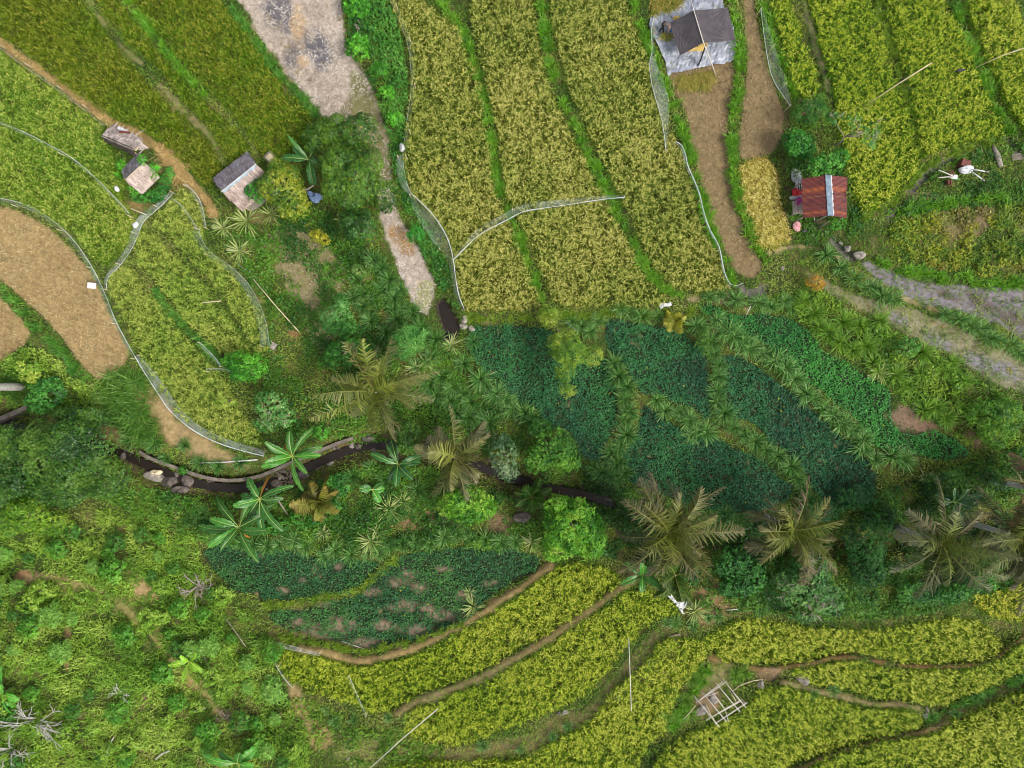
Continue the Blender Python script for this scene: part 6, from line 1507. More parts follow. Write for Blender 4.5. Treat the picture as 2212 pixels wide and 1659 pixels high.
# re-cut as a fine grid with wrinkles
sx, sy = np.meshgrid(np.arange(1398, 1596, 1.5), np.arange(-46, 172, 1.5))
ins = inpoly(sx, sy, sheet_poly)
wr = np.abs(fbm(sx + sy * .25, sy * .35, 9, 41) - .5) * .22 + np.abs(fbm(sx * .5, sy + sx * .3, 14, 44) - .5) * .16 + fbm(sx, sy, 4, 46) * .04
zs = blur(zat(sx, sy), 4, 2) + .07 + wr
SV = W(sx, sy, zs).reshape(-1, 3); nxs = sx.shape[1]
cm = ins[:-1, :-1] & ins[1:, 1:] & ins[:-1, 1:] & ins[1:, :-1]
jj2, ii2 = np.nonzero(cm); a = jj2 * nxs + ii2
u, inv = np.unique(np.stack([a, a + nxs, a + nxs + 1, a + 1], 1), return_inverse=True)
tag(qmesh('ground_sheet', SV[u], inv.reshape(-1, 4), None, 'silver_sheet', None, True), 'large crumpled silver sheet spread under the dark tarp', 'sheet')
g0 = float(zat(1500, 70))
tp = empty('sun_tarp', at(1508, 70), 'dark grey brown tarp stretched over a ridge pole above the silver sheet', 'tarp')


def cloth_patch(name, c00, c10, c11, c01, mat, parent, sag=.12, n=30, seed=0):
    u, v = np.meshgrid(np.linspace(0, 1, n), np.linspace(0, 1, n))
    c = [np.array(k, float) for k in (c00, c10, c11, c01)]
    P = (c[0] * (1 - u)[..., None] + c[1] * u[..., None]) * (1 - v)[..., None] + (c[3] * (1 - u)[..., None] + c[2] * u[..., None]) * v[..., None]
    P[..., 2] -= sag * np.sin(u * PI) * .7 + sag * np.sin(v * PI) * u * .5
    ang = np.arctan2(v, 1.001 - u); d_ = np.hypot(v, 1 - u); P[..., 2] += .05 * np.sin(ang * 22) * np.exp(-d_ * 3.2)
    ang = np.arctan2(1 - v, 1.001 - u); d_ = np.hypot(1 - v, 1 - u); P[..., 2] += .05 * np.sin(ang * 24) * np.exp(-d_ * 3.2)
    i, j = np.meshgrid(np.arange(n - 1), np.arange(n - 1)); a = (j * n + i).ravel()
    return qmesh(name, P.reshape(-1, 3), np.stack([a, a + n, a + n + 1, a + 1], 1), None, mat, parent, True)


zr_, zl = g0 + 1.75, g0 + .95
T0, T1 = W(1498, 22, zr_), W(1519, 92, zr_)
cloth_patch('tarp_half', T0, W(1446.5, 48.5, zl), W(1469.4, 119, zl), T1, 'dark_tarp', tp, .1, 40, 1)
cloth_patch('tarp_half', T0, W(1572, 15.6, zl + .1), W(1589, 86, zl), T1, 'dark_tarp', tp, .1, 40, 2)
MB().tube([W(1490, -8, zr_ - .1), T0 + np.array([0, 0, .03]), T1 + np.array([0, 0, .03]), W(1534, 128, zr_ - .5), at(1547, 165, .05)], .032, 7).build('ridge_pole', 'white_pole', tp, True)
MB().tube([at(1506, 146, 0), W(1514, 128, g0 + .6), W(1520, 111, g0 + 1.1), W(1525, 97, g0 + 1.55)], .045, 7).build('forked_prop', 'black_plastic', tp, True)
for (x, y, x2, y2) in ((1446.5, 48.5, 1428, 50), (1469.4, 119, 1442, 154), (1572, 15.6, 1584, 4), (1589, 86, 1600, 92)):
    MB().tube([W(x, y, zl + .05), at(x2, y2, .1)], .012, 5).build('guy_line', 'grey_wood', tp)


def flat_heap(name, label, catg, poly, mat, h, dens=0, cols=None, seed=0, base=.1):
    poly = np.asarray(poly, float); c = poly.mean(0); r = np.random.default_rng(seed)
    p2 = chaikin(poly); m = len(p2); rings = []
    for k in (1, .8, .5, .15):
        q = c + (p2 - c) * k; z = float(zat(c[0], c[1])) + base + h * (1 - k ** 2) + r.normal(0, .008, m); rings.append(W(q[:, 0], q[:, 1], z))
    b0 = rings[0].copy(); b0[:, 2] -= .1; rings = [b0] + rings
    V = np.concatenate(rings); i = np.arange(m); Q = np.concatenate([np.stack([k * m + i, k * m + (i + 1) % m, (k + 1) * m + (i + 1) % m, (k + 1) * m + i], 1) for k in range(4)])
    if (p2[1] - p2[0])[0] * (p2[2] - p2[1])[1] > 0 or True: pass
    o = qmesh(name, V, Q, None, mat, None, True)
    return tag(o, label, catg)


flat_heap('grain_heap', 'golden heap of threshed grain half under the dark tarp', 'grain', [(1480, 80), (1530, 80), (1529, 95), (1525, 108), (1512, 111), (1498, 108), (1485, 112), (1478, 100)], 'grain', .08, base=.2)
flat_heap('grain_heap', 'small golden grain patch showing above the tarp edge', 'grain', [(1452, 36), (1466, 33), (1470, 40), (1456, 46)], 'grain', .06, base=.2)
r = np.random.default_rng(5)
pp = spread(np.array([(1427, 74), (1440, 71), (1452, 73), (1455, 82), (1446, 89), (1432, 87), (1424, 82)], float), 420, r); n = len(pp)
P = W(pp[:, 0], pp[:, 1], zat(pp[:, 0], pp[:, 1]) + .2 + r.random(n) * .2); c = pal([(98, 112, 30), (140, 142, 50), (178, 150, 70)], r.random(n), r, .16)
tag(qmesh('rice_heap', *blades(P, r.uniform(.15, .35, n), r.random(n) * 6.28, r.uniform(.9, 1.5, n), .03, c * .8, c, .2), 'rice_leaf'), 'olive heap of cut rice in front of the bending person', 'rice heap')
p = at(1413, 61, .25)
o = empty('hand_tool', p, 'dark flat wooden tool lying left of the person', 'tool')
MB().box((p.x - .04, p.y + .04, p.z), .16, .34, .03, .62).build('blade', 'grey_wood', o); MB().tube([(p.x + .05, p.y - .08, p.z), (p.x + .2, p.y - .3, p.z)], .025, 6).build('handle', 'grey_wood', o)
MB_ = MB().box((0, 0, 0), .13, .13, .07, .4, .1); o = MB_.build('block', 'grey_wood'); o.location = at(1412.5, 71.5, .25); tag(o, 'small square grey block next to the flat wooden tool', 'block')

# person bending over the rice heap
gp = float(zat(1428, 68)) + .1
fL, fR = np.array(W(1423.5, 68, gp)), np.array(W(1431, 71.5, gp))
J = {}
hip = np.array([(fL[0] + fR[0]) / 2 + .02, (fL[1] + fR[1]) / 2 + .16, gp + .84])
fwd = unit(np.array([[.72, -.6, 0.]]))[0]; lat = np.array([-fwd[1], fwd[0], 0.])
jl = [hip, hip + fwd * .16 + [0, 0, .07], hip + fwd * .34 + [0, 0, .08], hip + fwd * .47 + [0, 0, .03], hip + fwd * .55 + [0, 0, -.02], hip + fwd * .66 + [0, 0, -.08]]
verts = [tuple(v) for v in jl]; rad = [.135, .13, .145, .085, .055, .085]; edges = [(0, 1), (1, 2), (2, 3), (3, 4), (4, 5)]; reg = ['t', 's', 's', 's', 'k', 'k']
for sg, f in ((1, fL), (-1, fR)):
    n0 = len(verts); f = f.copy()
    hp = hip + lat * sg * .09 + [0, 0, -.06]; kn = (hp + f) / 2 + fwd * .06 + [0, 0, .02]
    for v, rd, g_ in ((hp, .1, 't'), (kn, .065, 't'), (f + [0, 0, .08], .045, 't'), (f + fwd * .17 + [0, 0, .03], .035, 'k')):
        verts.append(tuple(v)); rad.append(rd); reg.append(g_)
    edges += [(0, n0), (n0, n0 + 1), (n0 + 1, n0 + 2), (n0 + 2, n0 + 3)]
    n1 = len(verts); sh = jl[3] + lat * sg * .17 + [0, 0, -.02]
    hd = np.array(sh) + fwd * .12 + lat * -sg * .06 + [0, 0, -.52]; el = (sh + hd) / 2 + lat * sg * .05 + fwd * -.05
    for v, rd, g_ in ((sh, .065, 's'), (el, .047, 's'), (hd, .034, 's'), (hd + [0, 0, -.07], .036, 'k')):
        verts.append(tuple(v)); rad.append(rd); reg.append(g_)
    edges += [(3, n1), (n1, n1 + 1), (n1 + 1, n1 + 2), (n1 + 2, n1 + 3)]
    pm = np.array(hd) + [0, 0, -.07]
    for k in range(5):                               # four fingers and a thumb, curled in
        off = lat * (k - 1.5) * .02 if k < 4 else lat * sg * -.045 + fwd * .01
        l1 = .045 if k < 4 else .02
        a_ = pm + off + [0, 0, -l1]; b_ = a_ + fwd * (.01 if k < 4 else .02) + [0, 0, -(.03, .036, .034, .026, .025)[k]]
        n2 = len(verts); verts += [tuple(a_), tuple(b_)]; rad += [.009, .008]; reg += ['k', 'k']; edges += [(n1 + 3, n2), (n2, n2 + 1)]
me = bpy.data.meshes.new('person'); me.from_pydata(verts, edges, []); ob = bpy.data.objects.new('person', me); COL.objects.link(ob)
sk = ob.modifiers.new('skin', 'SKIN'); sk.use_smooth_shade = True
for i, v in enumerate(me.skin_vertices[0].data):
    v.radius = (rad[i], rad[i]); v.use_root = (i == 0)
ob.modifiers.new('sub', 'SUBSURF').render_levels = 1; ob.modifiers['sub'].levels = 1
dg_ = bpy.context.evaluated_depsgraph_get(); dg_.update()
bm_ = bpy.data.meshes.new_from_object(ob.evaluated_get(dg_))
for k in ('shirt', 'trousers', 'skin'): bm_.materials.append(MATS[k])
va = np.array(verts)
for pl in bm_.polygons:
    i = int(((va - np.array(pl.center)) ** 2).sum(1).argmin()); pl.material_index = {'s': 0, 't': 1, 'k': 2}[reg[i]]; pl.use_smooth = True
COL.objects.unlink(ob); bpy.data.objects.remove(ob)
person = empty('person', (hip[0], hip[1], gp), 'person in brown shirt and blue cap bending over an olive rice heap', 'person')
bm_.transform(Matrix.Translation(-person.location)); ob = bpy.data.objects.new('body', bm_); COL.objects.link(ob); ob.parent = person
hc = Vector(jl[5])
mb = MB().blob(tuple(hc + Vector((fwd[0] * .02, fwd[1] * .02, .035))), .115, .115, .085, 0, 1, .02, 14, 8)
cp = mb.build('cap', 'cap_blue', person, True)
MB().box(tuple(hc + Vector((fwd[0] * .13, fwd[1] * .13, -.0))), .12, .14, .012, math.atan2(fwd[1], fwd[0]), .5).build('cap_peak', 'cap_blue', cp)

# ------------------------------------------------------------------ bamboo rack
g0 = float(zat(1550, 1530))
rk = empty('bamboo_rack', at(1550, 1528), 'low open rack of pale bamboo poles lashed in a grid between two rice terraces', 'rack')
R7 = lambda x, y: (1474.6 + x * .15738, 1440 + y * .15738)
zt = g0 + .95


def rp(a, b, name, za, zb, rd=.028, mat='white_pole'):
    pa, pb = R7(*a), R7(*b)
    return MB().tube([W(*pa, za), W(*pb, zb)], rd, 7).build(name, mat, rk, True)


for a, b in (((162, 405), (502, 826)), ((262, 343), (600, 752)), ((362, 288), (585, 592)), ((460, 226), (788, 622)), ((553, 173), (872, 566))):
    rp(a, b, 'cross_pole', zt + .06, zt + .06, .026)
rp((585, 592), (628, 752), 'cross_pole', zt + .06, zt, .022)
for a, b in (((182, 497), (606, 204)), ((215, 470), (545, 212)), ((320, 738), (806, 456)), ((345, 722), (790, 478)), ((440, 786), (888, 492))):
    rp(a, b, 'long_pole', zt, zt, .03)
rp((330, 410), (485, 355), 'loose_pole', zt, zt + .05, .024)
for x, y in ((205, 485), (560, 235), (375, 706), (775, 475), (455, 775), (860, 510)):
    p = W(*R7(x, y), zt); post(rk, p, zt, .035, 'leg', 'bamboo')
for x, y, x2, y2 in ((310, 490, 400, 690), (640, 320, 735, 480)):
    rp((x, y), (x2, y2), 'brace', zt - .5, zt - .05, .03, 'bamboo')
pole('thin bent bamboo stem from the rack up to the pale bund', [(1582, 1494, .3), (1600, 1480, .5), (1630, 1470, .45), (1648, 1468, .3)], .022)
pole('thin cane lying from the rack down into the grass', [(1474, 1557, .2), (1490, 1540, .4), (1503, 1524, .5)], .02)


def rock(label, px, py, rx, ry, rz, seed, mat='rock', rot=0., group=None, name='rock'):
    p = at(px, py)
    o = MB().blob((0, 0, 0), rx, ry, rz, rot, seed, .32, 18, 12).build(name, mat, None, True); o.location = (p.x, p.y, p.z + rz * .3)
    return tag(o, label, 'rock', group)


rock('pale round flat stone under the bamboo rack', 1541.5, 1511.5, .26, .28, .12, 1, 'pale_rock')
rock('flat grey stone under the left end of the bamboo rack', 1516, 1535, .36, .32, .12, 2, 'pale_rock', .5)
rock('pale stone at the edge of the rice right of the bamboo rack', 1643, 1479, .2, .26, .16, 3, 'pale_rock')
rock('large grey boulder in the stream bed, left one of the pair', 368, 1043, .48, .42, .35, 4)
rock('large grey boulder in the stream bed, right one of the pair', 406, 1038, .46, .42, .35, 5)
rock('flat pale rock slab on the stream bank beside the dry straw', 332, 1031, .7, .42, .2, 6, 'pale_rock', -.2)
rock('small block of stone against the stream wall above the boulders', 383, 1024, .18, .2, .2, 7)
rock('flat grey rock below the two stream boulders', 386, 1060, .6, .34, .2, 8, 'rock', .3)
rock('grey rock in the dark stream under the huge tree edge', 268, 985, .3, .24, .2, 9)
rock('square grey boulder left of the second palm', 940, 968, .5, .46, .4, 10)
rock('smaller grey boulder right next to the square one by the palm', 958, 974, .36, .42, .3, 11)
rock('grey boulder under the ragged palm by the stream', 795, 945, .4, .34, .3, 12)
rock('small rock by the stream under the ragged palm', 775, 962, .24, .2, .2, 13)
rock('pale stone on the stream bank below the ragged palm', 722, 982, .14, .2, .12, 14, 'pale_rock')
rock('wet dark rock in the stream under the banana leaves', 655, 1027, .45, .3, .25, 15)
rock('dark rock in the stream left of the banana leaves', 600, 1045, .4, .3, .25, 16)
rock('pale stone, upper one at the corner of the dark plot near the pool', 1003, 690, .22, .24, .18, 17, 'pale_rock')
rock('pale stone, middle one at the corner of the dark plot near the pool', 1000, 705, .24, .2, .16, 18, 'pale_rock')
rock('pale round stone beside the dark plot corner, nearest the plants', 1018, 710, .2, .2, .14, 19, 'pale_rock')
rock('pale stone at the top of the muddy ditch below the red hut', 1855, 552, .36, .28, .2, 20, 'pale_rock')
rock('round pale stone left of the big one in the ditch', 1830, 537, .22, .18, .16, 21, 'pale_rock')
rock('whitish pebble on the path below the red roofed hut', 1816, 525, .14, .12, .08, 22, 'pale_rock')
rock('orange pale stone at the tip of the stubble strip', 1690, 580, .14, .14, .1, 23, 'pale_rock')
rock('grey flat rock in the mud pool inlet below the rice corner', 1925, 462, .4, .26, .1, 24, 'rock', .6)
rock('grey rock on the lower bund between two rice terraces', 1220, 1538, .2, .16, .12, 25, 'pale_rock')
rock('second grey rock on the lower bund between two rice terraces', 1208, 1541, .16, .14, .1, 26)
rock('whitish stone at the right end of the pale bund', 1998, 1546, .18, .16, .14, 27, 'pale_rock')
rock('white stone just below the end of the pale bund', 2001, 1535, .14, .2, .12, 28, 'pale_rock')
rock('white rock on the bare lower left slope near the bottom', 752, 1638, .12, .12, .1, 29, 'pale_rock')
rock('dark rock in the gully at the foot of the brightest tree', 1128, 1118, .5, .4, .3, 30)
r = np.random.default_rng(61); n = 0; protos = []
sd_ = STREAM[(STREAM[:, 0] > 20) & (STREAM[:, 0] < 1320)]
for q in np.linspace(0, len(sd_) - 1, 64):
    x, y = sd_[int(q)] + r.normal(0, 9, 2); k = n % 4; rr_ = r.uniform(.1, .3)
    if k >= len(protos):
        o = MB().blob((0, 0, 0), .22, .18, .15, r.random() * 6, 70 + n, .35, 12, 8).build('stream_stone', ['rock', 'rock', 'pale_rock', 'rock'][k], None, True); protos.append(o)
    else:
        o = bpy.data.objects.new('stream_stone', protos[k].data); COL.objects.link(o)
    sc_ = rr_ / .2; o.location = at(x, y, .03); o.scale = (sc_, sc_ * r.uniform(.7, 1.2), sc_ * r.uniform(.6, 1)); o.rotation_euler.z = r.random() * 6.28
    tag(o, 'small stone lying in the bed of the shaded stream', 'stone', 'small stones in the stream bed'); n += 1
p = at(1730, 1467)
o = empty('grey_boulder', p, 'grey angular boulder with a low black lump at its left side', 'rock')
MB().blob((p.x + .1, p.y, p.z + .16), .38, .28, .24, -.1, 33, .35, 14, 9).build('stone', 'pale_rock', o); MB().blob((p.x - .22, p.y + .02, p.z + .08), .26, .2, .1, .5, 34, .3, 12, 8).build('black_lump', 'black_plastic', o)  # low black lump set against the left side of the stone

# stream wall
wl = chaikin([(300, 975), (318, 988), (365, 1005), (417, 1024), (458, 1035), (503, 1039), (555, 1031), (590, 1017), (624, 1001), (662, 987), (714, 963), (763, 946)], False, 1)
mb = MB(); d = np.gradient(wl, axis=0); d /= np.linalg.norm(d, axis=1)[:, None]; nrm_ = np.stack([-d[:, 1], d[:, 0]], -1)
zt_ = zat(wl[:, 0] - nrm_[:, 0] * 20, wl[:, 1] - nrm_[:, 1] * 20); zt_ = np.full(len(wl), float(np.median(zt_)) - .05)
vs = []
for k in range(len(wl)):
    for off, z in ((-3.5, zt_[k]), (3.5, zt_[k]), (4.2, zt_[k] - 1.3), (-4.2, zt_[k] - 1.3)):
        vs.append(W(wl[k, 0] + nrm_[k, 0] * off, wl[k, 1] + nrm_[k, 1] * off, z))
fs = [(k * 4 + i, k * 4 + (i + 1) % 4, k * 4 + 4 + (i + 1) % 4, k * 4 + 4 + i) for k in range(len(wl) - 1) for i in range(4)] + [(3, 2, 1, 0), (len(vs) - 4, len(vs) - 3, len(vs) - 2, len(vs) - 1)]
mb.add(vs, fs); o = mb.build('stream_wall', 'concrete'); tag(o, 'low curved concrete wall along the upper side of the stream', 'wall')
for n, (q0, q1, lb) in enumerate((((-40, 925), (62, 880), 'short concrete wall at the stream by the left edge'), ((62, 880), (45, 905), 'end stub of the left edge concrete wall'))):
    a, b = at(*q0), at(*q1); dd = b - a
    if n == 0:
        o = MB().box((0, 0, 0), dd.length, .28, .7, math.atan2(dd.y, dd.x)).build('stream_wall', 'concrete'); o.location = (a + b) / 2 + Vector((0, 0, -.05)); tag(o, lb, 'wall')

# ------------------------------------------------------------------ the machines at upper right
R6 = lambda x, y: (1987.2 + x * .18145, 288 + y * .18145)
p = at(*R6(540, 420))
o = empty('hand_tractor', p, 'white draped two handled farm machine with a rusty brown box in front', 'farm machine')
bx = at(*R6(485, 385)); MB().box((bx.x, bx.y, bx.z + .3), .52, .42, .5, -.3).build('engine_box', 'brown_metal', o)
cv = at(*R6(560, 425), .55); MB().blob((cv.x, cv.y, cv.z - .1), .46, .22, .2, -.12, 51, .35, 16, 10).build('cover', 'white_cloth', o, True)
for a, b, c_ in (((590, 425), (690, 438), (782, 455)), ((590, 440), (665, 490), (745, 548))):
    hh = [.6, .78, .9]
    h_ = MB().tube([W(*R6(*q), p.z + h) for q, h in zip((a, b, c_), hh)], .035, 7).build('handle', 'white_cloth', o, True)
    e = Vector(W(*R6(*c_), p.z + .9)); d_ = (Vector(W(*R6(*c_), p.z + .9)) - Vector(W(*R6(*b), p.z + .78))).normalized()
    g_ = MB().tube([e - d_ * .02, e + d_ * .16], .045, 7).build('grip', 'pale_rock', h_, True)
for sg in (-1, 1):
    mb = MB(); c_ = Vector((p.x - .05, p.y + sg * .26, p.z + .22)); ring = [c_ + Vector((math.cos(a) * .22, 0, math.sin(a) * .22)) for a in np.linspace(0, 2 * PI, 17)]
    mb.tube(ring, .05, 6, False); mb.build('wheel', 'black_plastic', o, True)
p = at(*R6(350, 515))
o = empty('plough', p, 'small wooden plough with two pale handles and a green bar, left of the rusty box', 'plough')
for a, b in (((395, 512), (222, 437)), ((395, 520), (225, 527))):
    MB().tube([W(*R6(*a), p.z + .3), W(*R6((a[0] + b[0]) / 2, (a[1] + b[1]) / 2 - 4), p.z + .5), W(*R6(*b), p.z + .7)], .032, 7).build('handle', 'white_pole', o, True)
a, b = Vector(W(*R6(385, 540), p.z + .2)), Vector(W(*R6(475, 548), p.z + .2)); MB().tube([a, b], .05, 6).build('draw_bar', 'green_paint', o)
MB().box(tuple((a + b) / 2 + Vector((-.15, .12, .05))), .4, .25, .05, -.1).build('frame', 'white_cloth', o)
for x in (330, 360): q = Vector(W(*R6(x, 585), p.z + .1)); MB().box(tuple(q), .09, .25, .2, .1, .2).build('blade', 'brown_metal', o)
for x, y in ((365, 470), (392, 475)): q = Vector(W(*R6(x, y), p.z + .25)); MB().box(tuple(q), .06, .34, .05, .1).build('tine', 'brown_metal', o)
q0, q1 = R6(865, 130), R6(965, 400)
a, b = at(*q0, .1), at(*q1, .1); lm = a.lerp(b, .55) + Vector((.0, .06, .02))
o = MB().tube([a - a, lm - a, b - a], [.07, .17, .14], 9).build('fallen_log', 'grey_wood', None, True); o.location = a; tag(o, 'pale grey fallen log above the weedy plot at upper right', 'log')
o = MB().box((0, 0, 0), .58, .38, .16, .1).build('concrete_block', 'concrete'); o.location = at(*R6(1140, 282), .08); tag(o, 'flat concrete block at the right edge near the fallen log', 'block')

# ------------------------------------------------------------------ loose poles, boards, sacks
pole('long pale bamboo pole slanting up out of the rice, straw tuft at its foot', [(1879, 222, .9), (1945, 178, 1.9), (2014, 135, 2.8)], .03)
o = clump('y', 1868, 226, .7, 'drooping dry straw tuft tied at the foot of the long bamboo pole', None, rr); o.name = 'straw_tuft'; o['category'] = 'straw tuft'
pole('thin bamboo pole crossing the upper right corner', [(2108, 146, .8), (2160, 122, 1.6), (2225, 99, 2.3)], .025)
pole('short bamboo pole lying across the middle netted rice plot', [(436, 654, .65), (477, 650, .75)], .035)
pole('white pipe lying on the dry stream bank', [(424, 1000, .15), (490, 998, .2), (556, 993, .25)], .035, 'white_cloth', 'white_pipe', 'pipe')
pole('long thin bamboo pole fallen along the weedy ditch', [(547, 603, .5), (595, 660, .4), (646, 717, .2)], .03)
pole('thin white pole planted between the second and third lower rice terraces', [(1364, 1536, .5), (1358, 1378, 2.2)], .025, 'white_pole')
pole('long white pole leaning over the lower rice terrace end near the bottom', [(801, 1658, .3), (870, 1595, .9), (946, 1531, 1.4)], .03, 'white_pole')
pole('short white rod at the lower edge of the patchy sweet potato plot', [(738, 1385, .1), (787, 1402, .15)], .025, 'white_pole')
pole('straight stick lying on the slope right of the grey dead shrub', [(486, 1333, .2), (531, 1397, .1)], .03, 'grey_wood', 'stick', 'stick')
pole('pale thin log beside the young banana plant', [(441, 1420, .15), (470, 1472, .1)], .05, 'grey_wood', 'fallen_log', 'log')
pole('pale short branch lying on the lower left slope', [(410, 1538, .2), (444, 1530, .2)], .04, 'pale_bark', 'branch', 'branch')
pole('broken pale branch near the bottom of the lower left slope', [(336, 1640, .2), (350, 1628, .3), (366, 1622, .2)], .05, 'pale_bark', 'branch', 'branch')
pole('thin grey branch standing in scrub, bottom left of the footpath', [(228, 1640, .2), (236, 1610, .4), (246, 1592, .6)], .035, 'pale_bark', 'branch', 'branch')
pole('thin pale rod beside the lower right rice terraces', [(1570, 1318, .15), (1593, 1316, .15)], .03, 'white_pole', 'rod', 'rod')
pole('short white stake at the top of the bright sweet potato plot', [(1612, 680, .2), (1622, 661, .5)], .03, 'white_pole', 'stake', 'stake')
pole('grey bamboo stem lying on the bank beside the leaning yellow green tree', [(1222, 695, .2), (1248, 716, .2)], .045, 'grey_wood')
pole('crooked grey dead stem by the large banana clump', [(622, 1112, .3), (600, 1080, .5), (588, 1060, .4)], .05, 'grey_wood', 'dead_branch', 'branch')
pole('brown old log half buried at the end of a lower rice terrace', [(1446, 1374, .1), (1470, 1370, .1)], .07, 'bark', 'fallen_log', 'log')
pole('bamboo stake lying at the junction of the white nets', [(282, 450, .5), (316, 464, .3)], .03)
pole('slender bare stem fallen from the pale spiky plants', [(512, 568, .2), (528, 582, .3), (545, 588, .2)], .03, 'grey_wood', 'fallen_branch', 'branch')
pole('bare branch lying between the two round trees', [(648, 413, 1.0), (666, 408, 1.2), (678, 400, 1.3)], .06, 'twig', 'branch', 'branch')


def crumple(name, label, catg, poly, mat, seed, h=.12):
    """a crumpled cloth lying on the ground"""
    poly = np.asarray(poly, float); x0, y0 = poly.min(0) - 1; x1, y1 = poly.max(0) + 1
    X, Y = np.meshgrid(np.arange(x0, x1, 1.), np.arange(y0, y1, 1.)); m = inpoly(X, Y, poly)
    z = float(zat(*poly.mean(0))) + h + np.abs(fbm(X, Y, 6, seed) - .5) * .35
    V = W(X, Y, z).reshape(-1, 3); nx = X.shape[1]; cm = m[:-1, :-1] & m[1:, 1:] & m[:-1, 1:] & m[1:, :-1]; j, i = np.nonzero(cm); a = j * nx + i
    u, inv = np.unique(np.stack([a, a + nx, a + nx + 1, a + 1], 1), return_inverse=True)
    return tag(qmesh(name, V[u], inv.reshape(-1, 4), None, mat, None, True), label, catg)


crumple('white_sheet', 'crumpled whitish sheet half under the short dark palm', 'sheet', [(1424, 1281), (1441, 1271), (1452, 1285), (1463, 1300), (1487, 1298), (1482, 1310), (1475, 1318), (1481, 1328), (1474, 1326), (1460, 1308), (1450, 1296), (1440, 1286)], 'white_cloth', 5)
crumple('white_sack', 'white sack dropped at the corner of the golden rice', 'sack', [(1423, 658), (1430, 653), (1438, 655), (1450, 652), (1452, 660), (1444, 663), (1436, 662), (1430, 668), (1426, 666)], 'white_cloth', 7, .2)
o = MB().box((0, 0, 0), .52, .36, .02, -.12, .05).build('white_sign_cloth', 'white_cloth'); o.location = at(198, 617, .7); tag(o, 'small white cloth flag over the straw coloured field beside the net', 'flag')
bundle('white_bag', 'white plastic bag caught where the nets meet', 'bag', 294, 486, .18, .2, .1, 'white_cloth', 11, 0, .4)
bundle('white_bag', 'small white bag tied to the net post left of the square hut', 'bag', 254, 409, .12, .2, .12, 'white_cloth', 12, .3, .7)
bundle('white_rag', 'white rag hanging at the upper bend of the tall net', 'rag', 869, 320, .18, .24, .14, 'grey_cloth', 13, .2, .6)
bundle('cloth_bundle', 'heap of blue cloth with a dark brown piece, between the two round trees', 'cloth', 684, 428, .42, .28, .2, 'blue_cloth', 14, -.35, .1, .5)
bundle('cloth_bundle', 'small folded blue cloth left of the bigger blue heap', 'cloth', 672, 422, .2, .26, .12, 'blue_cloth', 15, .4, .1, .4)
o = MB().box((0, 0, 0), .5, .42, .16, -.5, .04).build('grey_slab', 'pale_rock'); o.location = at(588, 746, .1); tag(o, 'grey stone slab on the grass below the netted rice', 'slab')
o = MB().box((0, 0, 0), .5, .3, .05, -.45, .1).build('grey_board', 'grey_wood'); o.location = at(634, 164, .25); tag(o, 'grey board resting on the grassy edge of the burnt field', 'board')
p = at(589, 346, .1)
o = empty('wooden_tray', p, 'small square brown wooden frame in the rice behind the ridged thatched hut', 'tray')
for k in range(4):
    a = k * PI / 2 + .75; MB().box((p.x + math.cos(a) * .27, p.y + math.sin(a) * .27, p.z + .55), .05, .58, .05, a).build('side', 'grey_wood', o)
MB().box((p.x, p.y, p.z + .53), .4, .4, .02, .75).build('bottom', 'bamboo', o)
p = W(589, 346, p.z); post(o, p, p[2] + .55, .03, 'post', 'bamboo')
o = MB().box((0, 0, 0), .42, .12, .02, .65, .1).build('pale_sheet_strip', 'galvanised'); o.location = at(514, 371, .75); tag(o, 'pale metal strip above the rice left of the ridged thatched hut roof', 'metal strip')
dead = bundle('straw_heap', 'dry straw heap on the stream bank above the boulders', 'straw', 340, 1020, .3, .22, .2, 'bamboo', 18, .2, .1, .5)
for n, (x, y) in enumerate(((628, 908), (648, 916), (578, 1021))):
    pass
bundle('dark_scarecrow_rag', 'dark rag with a pale end in the right green gold rice field', 'rag', 2072, 153, .26, .1, .1, 'black_plastic', 19, .2, .7)

